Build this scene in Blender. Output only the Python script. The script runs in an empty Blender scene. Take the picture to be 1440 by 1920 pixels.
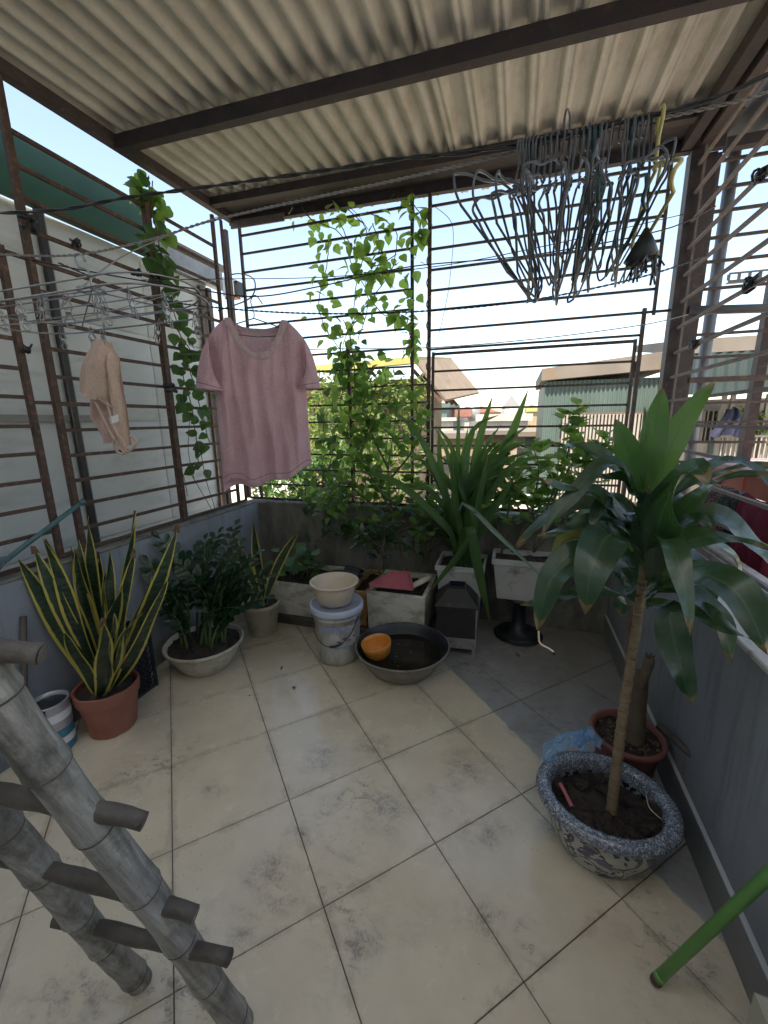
import bpy, math, random
from mathutils import Vector, Matrix, Quaternion, noise as mnoise
random.seed(7)
SC = bpy.context.scene
COL = SC.collection
V3 = Vector
PI = math.pi

# ------------------------------------------------------------------ camera
F_PX = 765.446
EYE = V3((0.0, 0.0, 1.4114))
R_ = V3((0.9529625, 0.3026761, -0.0158002))
U_ = V3((-0.0512242, 0.2122196, 0.9758785))
D_ = V3((-0.2987282, 0.9291663, -0.2177417))
cam_d = bpy.data.cameras.new('camera')
cam = bpy.data.objects.new('camera', cam_d)
COL.objects.link(cam)
cam_d.sensor_fit = 'HORIZONTAL'
cam_d.sensor_width = 36.0
cam_d.lens = 36.0 * F_PX / 1440.0
cam_d.clip_start = 0.02
cam_d.clip_end = 800
mw = Matrix(((R_.x, U_.x, -D_.x, EYE.x), (R_.y, U_.y, -D_.y, EYE.y), (R_.z, U_.z, -D_.z, EYE.z), (0, 0, 0, 1)))
cam.matrix_world = mw
SC.camera = cam

# ------------------------------------------------------------------ light
SUN_EL = math.radians(64)
SUN_AZ = math.radians(179)          # clockwise from +Y: behind the house
world = bpy.data.worlds.new('World')
SC.world = world
world.use_nodes = True
wn = world.node_tree
bg = wn.nodes['Background']
sky = wn.nodes.new('ShaderNodeTexSky')
sky.sky_type = 'NISHITA'
sky.sun_disc = False
sky.sun_elevation = SUN_EL
sky.sun_rotation = SUN_AZ
sky.altitude = 10
sky.air_density = 1.0
sky.dust_density = 1.0
sky.ozone_density = 1.0
wn.links.new(sky.outputs[0], bg.inputs[0])
bg.inputs[1].default_value = 0.135
sun_d = bpy.data.lights.new('sun', 'SUN')
sun_d.energy = 4.5
sun_d.angle = math.radians(0.5)
sun_d.color = (1.0, 0.95, 0.87)
sun = bpy.data.objects.new('sun', sun_d)
COL.objects.link(sun)
sdir = V3((math.sin(SUN_AZ) * math.cos(SUN_EL), math.cos(SUN_AZ) * math.cos(SUN_EL), math.sin(SUN_EL)))
sun.rotation_euler = sdir.to_track_quat('Z', 'Y').to_euler()
sun.location = (0, -2, 8)
SC.view_settings.view_transform = 'Standard'
SC.view_settings.look = 'None'
SC.view_settings.gamma = 1.0
SC.view_settings.use_curve_mapping = False
SC.view_settings.use_white_balance = True
SC.view_settings.white_balance_temperature = 7700
SC.view_settings.white_balance_tint = 10
SC.view_settings.exposure = 1.75
SC.cycles.max_bounces = 10
SC.cycles.diffuse_bounces = 6
SC.cycles.transparent_max_bounces = 16

# ------------------------------------------------------------------ helpers
def ray(u, v):
    return R_ * ((u - 720) / F_PX) + U_ * (-(v - 960) / F_PX) + D_

def at(u, v, y=None, x=None, z=None, d=None):
    """the point of the place seen along one line of sight, on a plane of known x, y or z"""
    r = ray(u, v)
    if y is not None: k = (y - EYE.y) / r.y
    elif x is not None: k = (x - EYE.x) / r.x
    elif z is not None: k = (z - EYE.z) / r.z
    else: k = d
    return EYE + r * k

def wloc(o):
    p = V3((0, 0, 0))
    while o is not None:
        p = p + o.location
        o = o.parent
    return p

class MB:
    def __init__(s):
        s.v = []; s.f = []; s.uv = {}
    def add(s, vs, fs):
        b = len(s.v)
        s.v.extend([tuple(x) for x in vs])
        s.f.extend([tuple(i + b for i in f) for f in fs])
        return b
    def box(s, lo, hi, b=0.0):
        x0, y0, z0 = lo; x1, y1, z1 = hi
        if b <= 0:
            s.add([(x0,y0,z0),(x1,y0,z0),(x1,y1,z0),(x0,y1,z0),(x0,y0,z1),(x1,y0,z1),(x1,y1,z1),(x0,y1,z1)],
                  [(3,2,1,0),(4,5,6,7),(0,1,5,4),(1,2,6,5),(2,3,7,6),(3,0,4,7)])
            return s
        vs = []
        for (z, i) in ((z0, b), (z0 + b, 0), (z1 - b, 0), (z1, b)):
            vs += [(x0+i, y0+i, z), (x1-i, y0+i, z), (x1-i, y1-i, z), (x0+i, y1-i, z)]
        fs = [(3,2,1,0),(12,13,14,15)]
        for k in range(3):
            for j in range(4):
                a = k*4+j; c = k*4+(j+1)%4
                fs.append((a, c, c+4, a+4))
        s.add(vs, fs)
        return s
    def obox(s, p0, p1, w, h, up=V3((0,0,1))):
        """bar of rectangular section w (sideways) x h (along up) from p0 to p1"""
        p0 = V3(p0); p1 = V3(p1)
        t = (p1 - p0).normalized()
        sd = t.cross(up)
        if sd.length < 1e-5: sd = t.cross(V3((1,0,0)))
        sd.normalize()
        n = sd.cross(t)
        a = sd*(w/2); b = n*(h/2)
        vs = [p0-a-b, p0+a-b, p0+a+b, p0-a+b, p1-a-b, p1+a-b, p1+a+b, p1-a+b]
        s.add(vs, [(0,1,2,3),(7,6,5,4),(4,5,1,0),(5,6,2,1),(6,7,3,2),(7,4,0,3)])
        return s
    def tube(s, pts, r, n=6, cap=True):
        pts = [V3(p) for p in pts]
        m = len(pts)
        rr = r if isinstance(r, (list, tuple)) else [r]*m
        vs = []; prev = None
        for i in range(m):
            a = pts[max(i-1, 0)]; c = pts[min(i+1, m-1)]
            t = (c - a)
            if t.length < 1e-9: t = V3((0,0,1))
            t.normalize()
            if prev is None:
                h = V3((0,0,1)) if abs(t.z) < 0.9 else V3((1,0,0))
                sd = t.cross(h).normalized()
            else:
                sd = (prev - t*prev.dot(t))
                if sd.length < 1e-6: sd = t.cross(V3((0.3,0.5,0.8)))
                sd.normalize()
            prev = sd
            bn = t.cross(sd)
            for j in range(n):
                an = 2*PI*j/n
                vs.append(pts[i] + (sd*math.cos(an) + bn*math.sin(an))*rr[i])
        fs = []
        for i in range(m-1):
            for j in range(n):
                a = i*n+j; b = i*n+(j+1)%n
                fs.append((a, b, b+n, a+n))
        if cap:
            fs.append(tuple(range(n-1, -1, -1)))
            fs.append(tuple(range((m-1)*n, m*n)))
        s.add(vs, fs)
        return s
    def lathe(s, c, prof, n=32, wob=None, close=False):
        """prof: (radius, z) list; c: centre"""
        vs = []
        for k, (r, z) in enumerate(prof):
            for j in range(n):
                a = 2*PI*j/n
                q = r*(1 + (wob(a, k) if wob else 0))
                vs.append((c[0]+q*math.cos(a), c[1]+q*math.sin(a), c[2]+z))
        fs = []
        for k in range(len(prof)-1):
            for j in range(n):
                a = k*n+j; b = k*n+(j+1)%n
                fs.append((a, b, b+n, a+n))
        if close:
            fs.append(tuple(range(n-1, -1, -1)))
        s.add(vs, fs)
        return s
    def cap_end(s, n):
        L = len(s.v)
        s.f.append(tuple(range(L-n, L)))
        return s
    def grid(s, fn, nu, nv):
        vs = []; 
        b0 = len(s.v)
        for j in range(nv+1):
            for i in range(nu+1):
                vs.append(fn(i/nu, j/nv))
        fs = []
        for j in range(nv):
            for i in range(nu):
                a = j*(nu+1)+i
                fs.append((a, a+1, a+nu+2, a+nu+1))
        s.add(vs, fs)
        for j in range(nv+1):
            for i in range(nu+1):
                s.uv[b0 + j*(nu+1)+i] = (i/nu, j/nv)
        return s
    def mesh(s, name, mat, smooth=False, off=V3((0,0,0))):
        me = bpy.data.meshes.new(name)
        me.from_pydata([(a[0]-off.x, a[1]-off.y, a[2]-off.z) for a in s.v], [], s.f)
        if s.uv:
            ul = me.uv_layers.new(name='UVMap')
            vi = [0]*len(me.loops)
            me.loops.foreach_get('vertex_index', vi)
            flat = []
            for i in vi:
                flat.extend(s.uv.get(i, (0.5, 0.5)))
            ul.data.foreach_set('uv', flat)
        mats = mat if isinstance(mat, (list, tuple)) else [mat]
        for m in mats: me.materials.append(m)
        if smooth:
            me.polygons.foreach_set('use_smooth', [True]*len(me.polygons))
        me.update()
        return me

def part(name, mb, mat, parent=None, smooth=False, kind=None, label=None):
    """links one mesh object; its points are given in world coordinates"""
    off = wloc(parent) if parent is not None else None
    if off is None:
        n = len(mb.v)
        off = V3((sum(a[0] for a in mb.v)/n, sum(a[1] for a in mb.v)/n, min(a[2] for a in mb.v)))
    me = mb.mesh(name, mat, smooth, off)
    o = bpy.data.objects.new(name, me)
    COL.objects.link(o)
    if parent is not None: o.parent = parent
    else: o.location = off
    if kind: o['kind'] = kind
    if label: o['label'] = label
    return o

def thing(name, label, cat, loc, group=None):
    o = bpy.data.objects.new(name, None)
    o.empty_display_size = 0.05
    COL.objects.link(o)
    o.location = V3(loc)
    o['label'] = label; o['category'] = cat
    if group: o['group'] = group
    return o

def tag(o, label, cat, group=None):
    o['label'] = label; o['category'] = cat
    if group: o['group'] = group
    return o

def inst(name, me, parent, mat4):
    """one object that shares a mesh, placed by a world matrix under an unrotated parent"""
    o = bpy.data.objects.new(name, me)
    COL.objects.link(o)
    m = mat4.copy()
    if parent is not None:
        w = wloc(parent)
        m.translation = m.translation - w
        o.parent = parent
    o.matrix_basis = m
    return o

def frame(pos, fwd, nrm, size, width=None):
    f = V3(fwd).normalized()
    s_ = f.cross(V3(nrm))
    if s_.length < 1e-4: s_ = f.cross(V3((0.31, 0.2, 0.9)))
    s_.normalize()
    n = s_.cross(f)
    w = size if width is None else width
    return Matrix(((s_.x*w, f.x*size, n.x*size, pos[0]), (s_.y*w, f.y*size, n.y*size, pos[1]),
                   (s_.z*w, f.z*size, n.z*size, pos[2]), (0, 0, 0, 1)))

def bez(p0, p1, p2, n):
    out = []
    for i in range(n+1):
        t = i/n
        out.append(p0*((1-t)**2) + p1*(2*t*(1-t)) + p2*(t*t))
    return out

def through(p0, pm, p2, n):
    """curve through three points"""
    return bez(p0, pm*2 - (p0+p2)*0.5, p2, n)

def smoothpath(pts, sub=6):
    pts = [V3(p) for p in pts]
    out = []
    m = len(pts)
    for i in range(m-1):
        a = pts[max(i-1, 0)]; b = pts[i]; c = pts[i+1]; d = pts[min(i+2, m-1)]
        for k in range(sub):
            t = k/sub
            out.append(0.5*((2*b) + (c-a)*t + (2*a-5*b+4*c-d)*t*t + (3*b-a-3*c+d)*t**3))
    out.append(pts[-1])
    return out

def rnd(a, b): return random.uniform(a, b)

# ------------------------------------------------------------------ materials
def newmat(name):
    m = bpy.data.materials.new(name)
    m.use_nodes = True
    nt = m.node_tree
    p = nt.nodes['Principled BSDF']
    return m, nt, p

def nodes_pos(nt):
    g = nt.nodes.new('ShaderNodeNewGeometry')
    return g.outputs['Position']

def add_noise(nt, vec, scale, detail=4, rough=0.55, dist=0.0):
    n = nt.nodes.new('ShaderNodeTexNoise')
    n.inputs['Scale'].default_value = scale
    n.inputs['Detail'].default_value = detail
    n.inputs['Roughness'].default_value = rough
    n.inputs['Distortion'].default_value = dist
    nt.links.new(vec, n.inputs['Vector'])
    return n.outputs['Fac']

def ramp(nt, fac, stops):
    r = nt.nodes.new('ShaderNodeValToRGB')
    e = r.color_ramp.elements
    while len(e) < len(stops): e.new(0.5)
    for k, (p, c) in enumerate(stops):
        e[k].position = p
        e[k].color = (c[0], c[1], c[2], 1) if not isinstance(c, (int, float)) else (c, c, c, 1)
    nt.links.new(fac, r.inputs[0])
    return r.outputs[0]

def mix(nt, fac, a, b, mode='MIX'):
    m = nt.nodes.new('ShaderNodeMix')
    m.data_type = 'RGBA'; m.blend_type = mode
    for sock, v in ((m.inputs[0], fac), (m.inputs[6], a), (m.inputs[7], b)):
        if isinstance(v, (int, float)): sock.default_value = v
        elif isinstance(v, tuple): sock.default_value = (v[0], v[1], v[2], 1)
        else: nt.links.new(v, sock)
    return m.outputs[2]

def mth(nt, op, a, b=None, c=None):
    m = nt.nodes.new('ShaderNodeMath'); m.operation = op
    for i, v in enumerate((a, b, c)):
        if v is None: continue
        if isinstance(v, (int, float)): m.inputs[i].default_value = v
        else: nt.links.new(v, m.inputs[i])
    return m.outputs[0]

def scaled(nt, vec, s):
    m = nt.nodes.new('ShaderNodeMapping')
    m.inputs['Scale'].default_value = s
    nt.links.new(vec, m.inputs['Vector'])
    return m.outputs[0]

def bump(nt, p, h, strength=0.3, dist=0.01):
    b = nt.nodes.new('ShaderNodeBump')
    b.inputs['Strength'].default_value = strength
    b.inputs['Distance'].default_value = dist
    nt.links.new(h, b.inputs['Height'])
    nt.links.new(b.outputs[0], p.inputs['Normal'])

def pm(name, c1, c2=None, scale=8, rough=0.6, bmp=0.0, metal=0.0, c3=None, s3=30, t3=(0.55, 0.7), stretch=None, bs=None, spec=0.5):
    """weathered surface: two tones by noise, an optional third colour in patches"""
    m, nt, p = newmat(name)
    pos = nodes_pos(nt)
    if stretch: pos = scaled(nt, pos, stretch)
    f = add_noise(nt, pos, scale, 6)
    col = ramp(nt, f, [(0.3, c1), (0.7, c2 or c1)])
    if c3:
        f3 = add_noise(nt, pos, s3, 8, 0.65, 0.3)
        k = ramp(nt, f3, [(t3[0], 0.0), (t3[1], 1.0)])
        col = mix(nt, k, col, c3)
    nt.links.new(col, p.inputs['Base Color'])
    p.inputs['Roughness'].default_value = rough
    p.inputs['Metallic'].default_value = metal
    p.inputs['Specular IOR Level'].default_value = spec
    if bmp > 0:
        fb = add_noise(nt, pos, bs or scale*4, 6, 0.6)
        bump(nt, p, fb, bmp, 0.008)
    return m

def leafmat(name, c1, c2, trans=0.35, rough=0.4, tcol=None, kind=None, edge=None, spec=0.5):
    m, nt, p = newmat(name)
    oi = nt.nodes.new('ShaderNodeObjectInfo')
    pos = nodes_pos(nt)
    n = add_noise(nt, pos, 14, 4)
    f = mth(nt, 'MULTIPLY_ADD', n, 0.6, mth(nt, 'MULTIPLY', oi.outputs['Random'], 0.5))
    col = ramp(nt, f, [(0.25, c1), (0.8, c2)])
    if kind:
        uv = nt.nodes.new('ShaderNodeUVMap'); uv.uv_map = 'UVMap'
        sp = nt.nodes.new('ShaderNodeSeparateXYZ')
        nt.links.new(uv.outputs[0], sp.inputs[0])
        uu, vv = sp.outputs[0], sp.outputs[1]
        a = mth(nt, 'ABSOLUTE', mth(nt, 'SUBTRACT', uu, 0.5))
        if kind == 'snake':
            w = add_noise(nt, scaled(nt, pos, (20, 20, 60)), 1.0, 3)
            band = ramp(nt, w, [(0.42, 0.0), (0.6, 1.0)])
            col = mix(nt, mth(nt, 'MULTIPLY', band, 0.6), col, (0.05, 0.085, 0.045))
            en = mth(nt, 'MULTIPLY_ADD', add_noise(nt, pos, 25, 3), 0.12, a)
            e = ramp(nt, en, [(0.405, 0.0), (0.432, 1.0)])
            col = mix(nt, e, col, edge)
        elif kind == 'rib':
            e = ramp(nt, a, [(0.0, 1.0), (0.05, 0.0)])
            col = mix(nt, mth(nt, 'MULTIPLY', e, 0.55), col, edge or c2)
            st = nt.nodes.new('ShaderNodeTexWave')
            st.bands_direction = 'X'
            st.inputs['Scale'].default_value = 6
            st.inputs['Distortion'].default_value = 1.0
            nt.links.new(uv.outputs[0], st.inputs['Vector'])
            bump(nt, p, st.outputs['Fac'], 0.18, 0.004)
            tn_ = mth(nt, 'MULTIPLY_ADD', add_noise(nt, pos, 30, 4), 0.10, mth(nt, 'MULTIPLY_ADD', a, 0.06, vv))
            col = mix(nt, ramp(nt, tn_, [(0.995, 0.0), (1.03, 1.0)]), col, (0.16, 0.10, 0.045))
            du = ramp(nt, add_noise(nt, pos, 50, 6, 0.7), [(0.5, 0.0), (0.75, 1.0)])
            col = mix(nt, mth(nt, 'MULTIPLY', du, 0.14), col, (0.22, 0.22, 0.18))
    nt.links.new(col, p.inputs['Base Color'])
    p.inputs['Roughness'].default_value = rough
    p.inputs['Specular IOR Level'].default_value = spec
    if trans > 0:
        t = nt.nodes.new('ShaderNodeBsdfTranslucent')
        if tcol: tc = mix(nt, 0.65, col, tcol)
        else: tc = col
        nt.links.new(tc, t.inputs[0])
        ms = nt.nodes.new('ShaderNodeMixShader')
        ms.inputs[0].default_value = trans
        nt.links.new(p.outputs[0], ms.inputs[1])
        nt.links.new(t.outputs[0], ms.inputs[2])
        nt.links.new(ms.outputs[0], nt.nodes['Material Output'].inputs[0])
    return m

def clothmat(name, c1, c2, trans=0.25, scale=180):
    m, nt, p = newmat(name)
    pos = nodes_pos(nt)
    n = add_noise(nt, pos, scale, 3, 0.6)
    n2 = add_noise(nt, pos, 9, 4)
    f = mth(nt, 'MULTIPLY_ADD', n, 0.6, mth(nt, 'MULTIPLY', n2, 0.4))
    col = ramp(nt, f, [(0.35, c1), (0.65, c2)])
    nt.links.new(col, p.inputs['Base Color'])
    p.inputs['Roughness'].default_value = 0.9
    p.inputs['Specular IOR Level'].default_value = 0.2
    cr_ = add_noise(nt, scaled(nt, pos, (1.6, 1.6, 0.7)), 38, 5, 0.6, 0.6)
    bump(nt, p, mth(nt, 'MULTIPLY_ADD', cr_, 3.0, n), 0.55, 0.004)
    t = nt.nodes.new('ShaderNodeBsdfTranslucent')
    nt.links.new(col, t.inputs[0])
    ms = nt.nodes.new('ShaderNodeMixShader')
    ms.inputs[0].default_value = trans
    nt.links.new(p.outputs[0], ms.inputs[1]); nt.links.new(t.outputs[0], ms.inputs[2])
    nt.links.new(ms.outputs[0], nt.nodes['Material Output'].inputs[0])
    return m

M = {}
def tile_material():
    m, nt, p = newmat('cream_tile')
    pos = nodes_pos(nt)
    oi = nt.nodes.new('ShaderNodeObjectInfo')
    n1 = add_noise(nt, pos, 5, 5)
    base = ramp(nt, n1, [(0.3, (0.64, 0.545, 0.395)), (0.7, (0.73, 0.64, 0.48))])
    base = mix(nt, mth(nt, 'MULTIPLY', oi.outputs['Random'], 0.2), base, (0.50, 0.45, 0.35))
    # grey cement wash over the tiles along the right wall
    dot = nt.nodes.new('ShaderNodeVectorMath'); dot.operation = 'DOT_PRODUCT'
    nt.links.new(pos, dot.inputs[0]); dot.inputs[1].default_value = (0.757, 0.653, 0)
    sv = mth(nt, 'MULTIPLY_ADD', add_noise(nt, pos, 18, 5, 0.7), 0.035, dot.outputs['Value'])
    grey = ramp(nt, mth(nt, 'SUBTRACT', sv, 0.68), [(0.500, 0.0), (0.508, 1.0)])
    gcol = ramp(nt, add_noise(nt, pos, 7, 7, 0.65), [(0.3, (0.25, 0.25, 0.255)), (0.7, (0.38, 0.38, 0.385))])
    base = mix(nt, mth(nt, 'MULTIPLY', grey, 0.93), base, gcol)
    # shoe scuffs and mud: large patches broken up by fine grain
    big = ramp(nt, add_noise(nt, pos, 3.1, 3, 0.5), [(0.50, 0.0), (0.66, 1.0)])
    mid = ramp(nt, add_noise(nt, scaled(nt, pos, (1, 1.6, 1)), 22, 6, 0.7, 0.6), [(0.49, 0.0), (0.60, 1.0)])
    fine = ramp(nt, add_noise(nt, pos, 120, 4, 0.7), [(0.42, 0.0), (0.6, 1.0)])
    dm = mth(nt, 'MULTIPLY', mth(nt, 'MULTIPLY', big, mid), mth(nt, 'MULTIPLY_ADD', fine, 0.6, 0.4))
    base = mix(nt, mth(nt, 'MULTIPLY', dm, 0.75), base, (0.12, 0.11, 0.10))
    fld = None
    warp = nt.nodes.new('ShaderNodeTexNoise'); warp.inputs['Scale'].default_value = 9; warp.inputs['Detail'].default_value = 5
    nt.links.new(pos, warp.inputs['Vector'])
    wv = nt.nodes.new('ShaderNodeVectorMath'); wv.operation = 'MULTIPLY_ADD'
    nt.links.new(warp.outputs['Color'], wv.inputs[0]); wv.inputs[1].default_value = (0.16, 0.16, 0); wv.inputs[2].default_value = (-0.08, -0.08, 0)
    wp_ = nt.nodes.new('ShaderNodeVectorMath'); wp_.operation = 'ADD'
    nt.links.new(pos, wp_.inputs[0]); nt.links.new(wv.outputs[0], wp_.inputs[1])
    for (u, v, rad) in ((505, 1640, .10), (520, 1690, .08), (455, 1755, .07), (672, 1790, .085), (105, 1872, .06), (195, 1878, .035), (205, 1470, .06), (985, 1370, .10), (1010, 1400, .07), (600, 1420, .11), (720, 1520, .12), (870, 1440, .12), (920, 1560, .08), (900, 1720, .09), (400, 1480, .05), (640, 1330, .08), (700, 1400, .1), (560, 1570, .06), (1040, 1560, .06)):
        c_ = at(u, v, z=0.0)
        dn = nt.nodes.new('ShaderNodeVectorMath'); dn.operation = 'DISTANCE'
        nt.links.new(wp_.outputs[0], dn.inputs[0]); dn.inputs[1].default_value = c_
        q_ = mth(nt, 'SUBTRACT', 1.0, mth(nt, 'DIVIDE', dn.outputs['Value'], rad))
        fld = q_ if fld is None else mth(nt, 'MAXIMUM', fld, q_)
    smg = ramp(nt, fld, [(0.0, 0.0), (0.8, 1.0)])
    brk = mth(nt, 'MULTIPLY', ramp(nt, add_noise(nt, scaled(nt, pos, (1, 1.5, 1)), 15, 10, 0.72, 0.2), [(0.40, 0.0), (0.66, 1.0)]), ramp(nt, add_noise(nt, scaled(nt, pos, (2.2, 1, 1)), 70, 5, 0.7), [(0.36, 0.15), (0.6, 1.0)]))
    sm_ = mth(nt, 'MULTIPLY', smg, mth(nt, 'MULTIPLY_ADD', brk, 0.95, 0.05))
    base = mix(nt, mth(nt, 'MULTIPLY', sm_, 0.95), base, (0.15, 0.135, 0.115))
    vor = nt.nodes.new('ShaderNodeTexVoronoi'); vor.inputs['Scale'].default_value = 42
    nt.links.new(pos, vor.inputs['Vector'])
    spk = ramp(nt, vor.outputs['Distance'], [(0.04, 1.0), (0.11, 0.0)])
    spm = mth(nt, 'MULTIPLY', spk, ramp(nt, add_noise(nt, pos, 2.3, 2), [(0.45, 0.0), (0.6, 1.0)]))
    base = mix(nt, mth(nt, 'MULTIPLY', spm, 0.7), base, (0.13, 0.115, 0.10))
    eds = []
    for (ax, s0) in (((0.70711, 0.70711, 0), -0.1509), ((0.70711, -0.70711, 0), -2.1203)):
        dd = nt.nodes.new('ShaderNodeVectorMath'); dd.operation = 'DOT_PRODUCT'
        nt.links.new(pos, dd.inputs[0]); dd.inputs[1].default_value = ax
        fr_ = mth(nt, 'FRACT', mth(nt, 'DIVIDE', mth(nt, 'SUBTRACT', dd.outputs['Value'], s0-4.0), 0.4))
        eds.append(mth(nt, 'MULTIPLY', mth(nt, 'MINIMUM', fr_, mth(nt, 'SUBTRACT', 1.0, fr_)), 0.4))
    ed = mth(nt, 'MINIMUM', eds[0], eds[1])
    edn = mth(nt, 'MULTIPLY_ADD', mth(nt, 'SUBTRACT', add_noise(nt, pos, 8, 8, 0.75), 0.50), -0.16, ed)
    edm = ramp(nt, edn, [(0.0, 1.0), (0.016, 0.0)])
    base = mix(nt, mth(nt, 'MULTIPLY', edm, 0.30), base, (0.24, 0.20, 0.15))
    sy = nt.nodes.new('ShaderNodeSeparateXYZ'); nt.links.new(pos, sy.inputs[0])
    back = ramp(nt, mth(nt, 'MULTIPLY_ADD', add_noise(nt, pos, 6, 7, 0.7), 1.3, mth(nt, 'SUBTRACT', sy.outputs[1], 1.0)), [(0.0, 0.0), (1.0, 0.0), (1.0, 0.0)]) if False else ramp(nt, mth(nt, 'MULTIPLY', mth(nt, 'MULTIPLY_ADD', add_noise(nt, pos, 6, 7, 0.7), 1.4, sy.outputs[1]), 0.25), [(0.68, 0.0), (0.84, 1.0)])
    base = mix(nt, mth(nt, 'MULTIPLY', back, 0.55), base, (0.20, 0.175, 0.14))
    film = ramp(nt, add_noise(nt, pos, 9, 8, 0.7), [(0.4, 0.0), (0.75, 1.0)])
    base = mix(nt, mth(nt, 'MULTIPLY', film, 0.14), base, (0.30, 0.28, 0.24))
    nt.links.new(base, p.inputs['Base Color'])
    rg = ramp(nt, add_noise(nt, pos, 11, 7, 0.7), [(0.3, 0.11), (0.75, 0.34)])
    rg2 = mix(nt, grey, rg, (0.30, 0.30, 0.30))
    rg2 = mix(nt, dm, rg2, (0.7, 0.7, 0.7))
    nt.links.new(rg2, p.inputs['Roughness'])
    p.inputs['Coat Weight'].default_value = 0.6
    p.inputs['Coat Roughness'].default_value = 0.16
    bump(nt, p, add_noise(nt, pos, 160, 3), 0.06, 0.002)
    return m
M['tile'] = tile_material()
M['grout'] = pm('grout', (0.17, 0.13, 0.10), (0.09, 0.07, 0.06), 30, 0.9)
M['cement'] = pm('stained_cement', (0.17, 0.16, 0.135), (0.27, 0.255, 0.22), 4, 0.9, 0.35, c3=(0.075, 0.072, 0.055), s3=5, t3=(0.42, 0.72), stretch=(1.6, 1.6, 0.7))
def wall_material():
    m, nt, p = newmat('grey_paint')
    pos = nodes_pos(nt)
    base = ramp(nt, add_noise(nt, pos, 3, 6, 0.6), [(0.3, (0.225, 0.24, 0.26)), (0.7, (0.295, 0.31, 0.33))])
    st = ramp(nt, add_noise(nt, scaled(nt, pos, (9, 9, 0.9)), 2.2, 6, 0.65), [(0.50, 0.0), (0.72, 1.0)])
    base = mix(nt, mth(nt, 'MULTIPLY', st, 0.65), base, (0.13, 0.13, 0.125))
    sp = nt.nodes.new('ShaderNodeSeparateXYZ'); nt.links.new(pos, sp.inputs[0])
    low = ramp(nt, mth(nt, 'MULTIPLY_ADD', add_noise(nt, pos, 7, 5), 0.35, sp.outputs[2]), [(0.22, 1.0), (0.48, 0.0)])
    base = mix(nt, mth(nt, 'MULTIPLY', low, 0.6), base, (0.13, 0.125, 0.115))
    ch = ramp(nt, add_noise(nt, pos, 26, 6, 0.7), [(0.64, 0.0), (0.70, 1.0)])
    base = mix(nt, mth(nt, 'MULTIPLY', ch, 0.5), base, (0.40, 0.39, 0.37))
    nt.links.new(base, p.inputs['Base Color']); p.inputs['Roughness'].default_value = 0.7
    bump(nt, p, add_noise(nt, pos, 45, 6, 0.65), 0.2, 0.006)
    return m
M['greywall'] = wall_material()
M['ledge'] = pm('pale_cement_ledge', (0.50, 0.49, 0.46), (0.64, 0.63, 0.60), 9, 0.8, 0.2, c3=(0.25, 0.24, 0.21), s3=20, t3=(0.55, 0.72))
M['skirt'] = pm('skirting_tile', (0.16, 0.16, 0.165), (0.22, 0.215, 0.21), 6, 0.45)
M['caulk'] = pm('caulk', (0.42, 0.44, 0.46), (0.5, 0.5, 0.5), 20, 0.8)
def sheet_material():
    m, nt, p = newmat('roof_sheet_underside')
    pos = nodes_pos(nt)
    st = scaled(nt, pos, (6, 0.6, 1))
    n = add_noise(nt, st, 3, 6, 0.6)
    base = ramp(nt, n, [(0.25, (0.44, 0.415, 0.36)), (0.75, (0.64, 0.61, 0.545))])
    r = ramp(nt, add_noise(nt, scaled(nt, pos, (1.6, 0.8, 1)), 7, 7, 0.7), [(0.46, 0.0), (0.74, 1.0)])
    base = mix(nt, mth(nt, 'MULTIPLY', r, 0.5), base, (0.26, 0.19, 0.12))
    spot = ramp(nt, add_noise(nt, pos, 55, 4, 0.7), [(0.66, 0.0), (0.74, 1.0)])
    base = mix(nt, mth(nt, 'MULTIPLY', spot, 0.4), base, (0.10, 0.075, 0.05))
    nt.links.new(base, p.inputs['Base Color'])
    p.inputs['Roughness'].default_value = 0.5
    bump(nt, p, add_noise(nt, scaled(nt, pos, (1, 0.5, 1)), 16, 4), 0.15, 0.006)
    return m
M['sheet'] = sheet_material()
M['rust'] = pm('rusty_steel', (0.05, 0.033, 0.028), (0.10, 0.056, 0.042), 14, 0.75, 0.35, c3=(0.21, 0.10, 0.06), s3=45, t3=(0.52, 0.7))
M['bar'] = pm('weathered_bar', (0.06, 0.046, 0.04), (0.11, 0.08, 0.066), 22, 0.7, 0.3, c3=(0.19, 0.12, 0.09), s3=70, t3=(0.55, 0.72))
M['barpale'] = pm('weathered_pale_bar', (0.15, 0.12, 0.105), (0.22, 0.185, 0.165), 22, 0.65, 0.3, c3=(0.16, 0.10, 0.075), s3=60, t3=(0.55, 0.72))
M['beam'] = pm('beam_primer', (0.035, 0.03, 0.036), (0.065, 0.047, 0.047), 9, 0.7, 0.25, c3=(0.15, 0.075, 0.055), s3=28, t3=(0.58, 0.76))
M['post'] = pm('post_primer', (0.045, 0.034, 0.036), (0.075, 0.055, 0.052), 11, 0.6, 0.2, c3=(0.16, 0.095, 0.075), s3=40, t3=(0.56, 0.72))
M['galv'] = pm('dull_galvanised', (0.20, 0.21, 0.22), (0.28, 0.29, 0.30), 16, 0.5, 0.1, metal=0.3)
M['darkroof'] = pm('dark_blue_sheet', (0.045, 0.055, 0.075), (0.075, 0.085, 0.11), 5, 0.6)
M['cable'] = pm('black_cable', (0.015, 0.015, 0.018), (0.03, 0.03, 0.034), 40, 0.45)
M['rope'] = pm('grey_rope', (0.22, 0.21, 0.20), (0.34, 0.33, 0.31), 90, 0.9, 0.4)
M['wire'] = pm('steel_wire', (0.22, 0.22, 0.22), (0.34, 0.34, 0.34), 60, 0.35, metal=0.8)
M['hanger'] = pm('dark_coated_wire', (0.06, 0.062, 0.068), (0.13, 0.132, 0.14), 30, 0.35)
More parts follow.
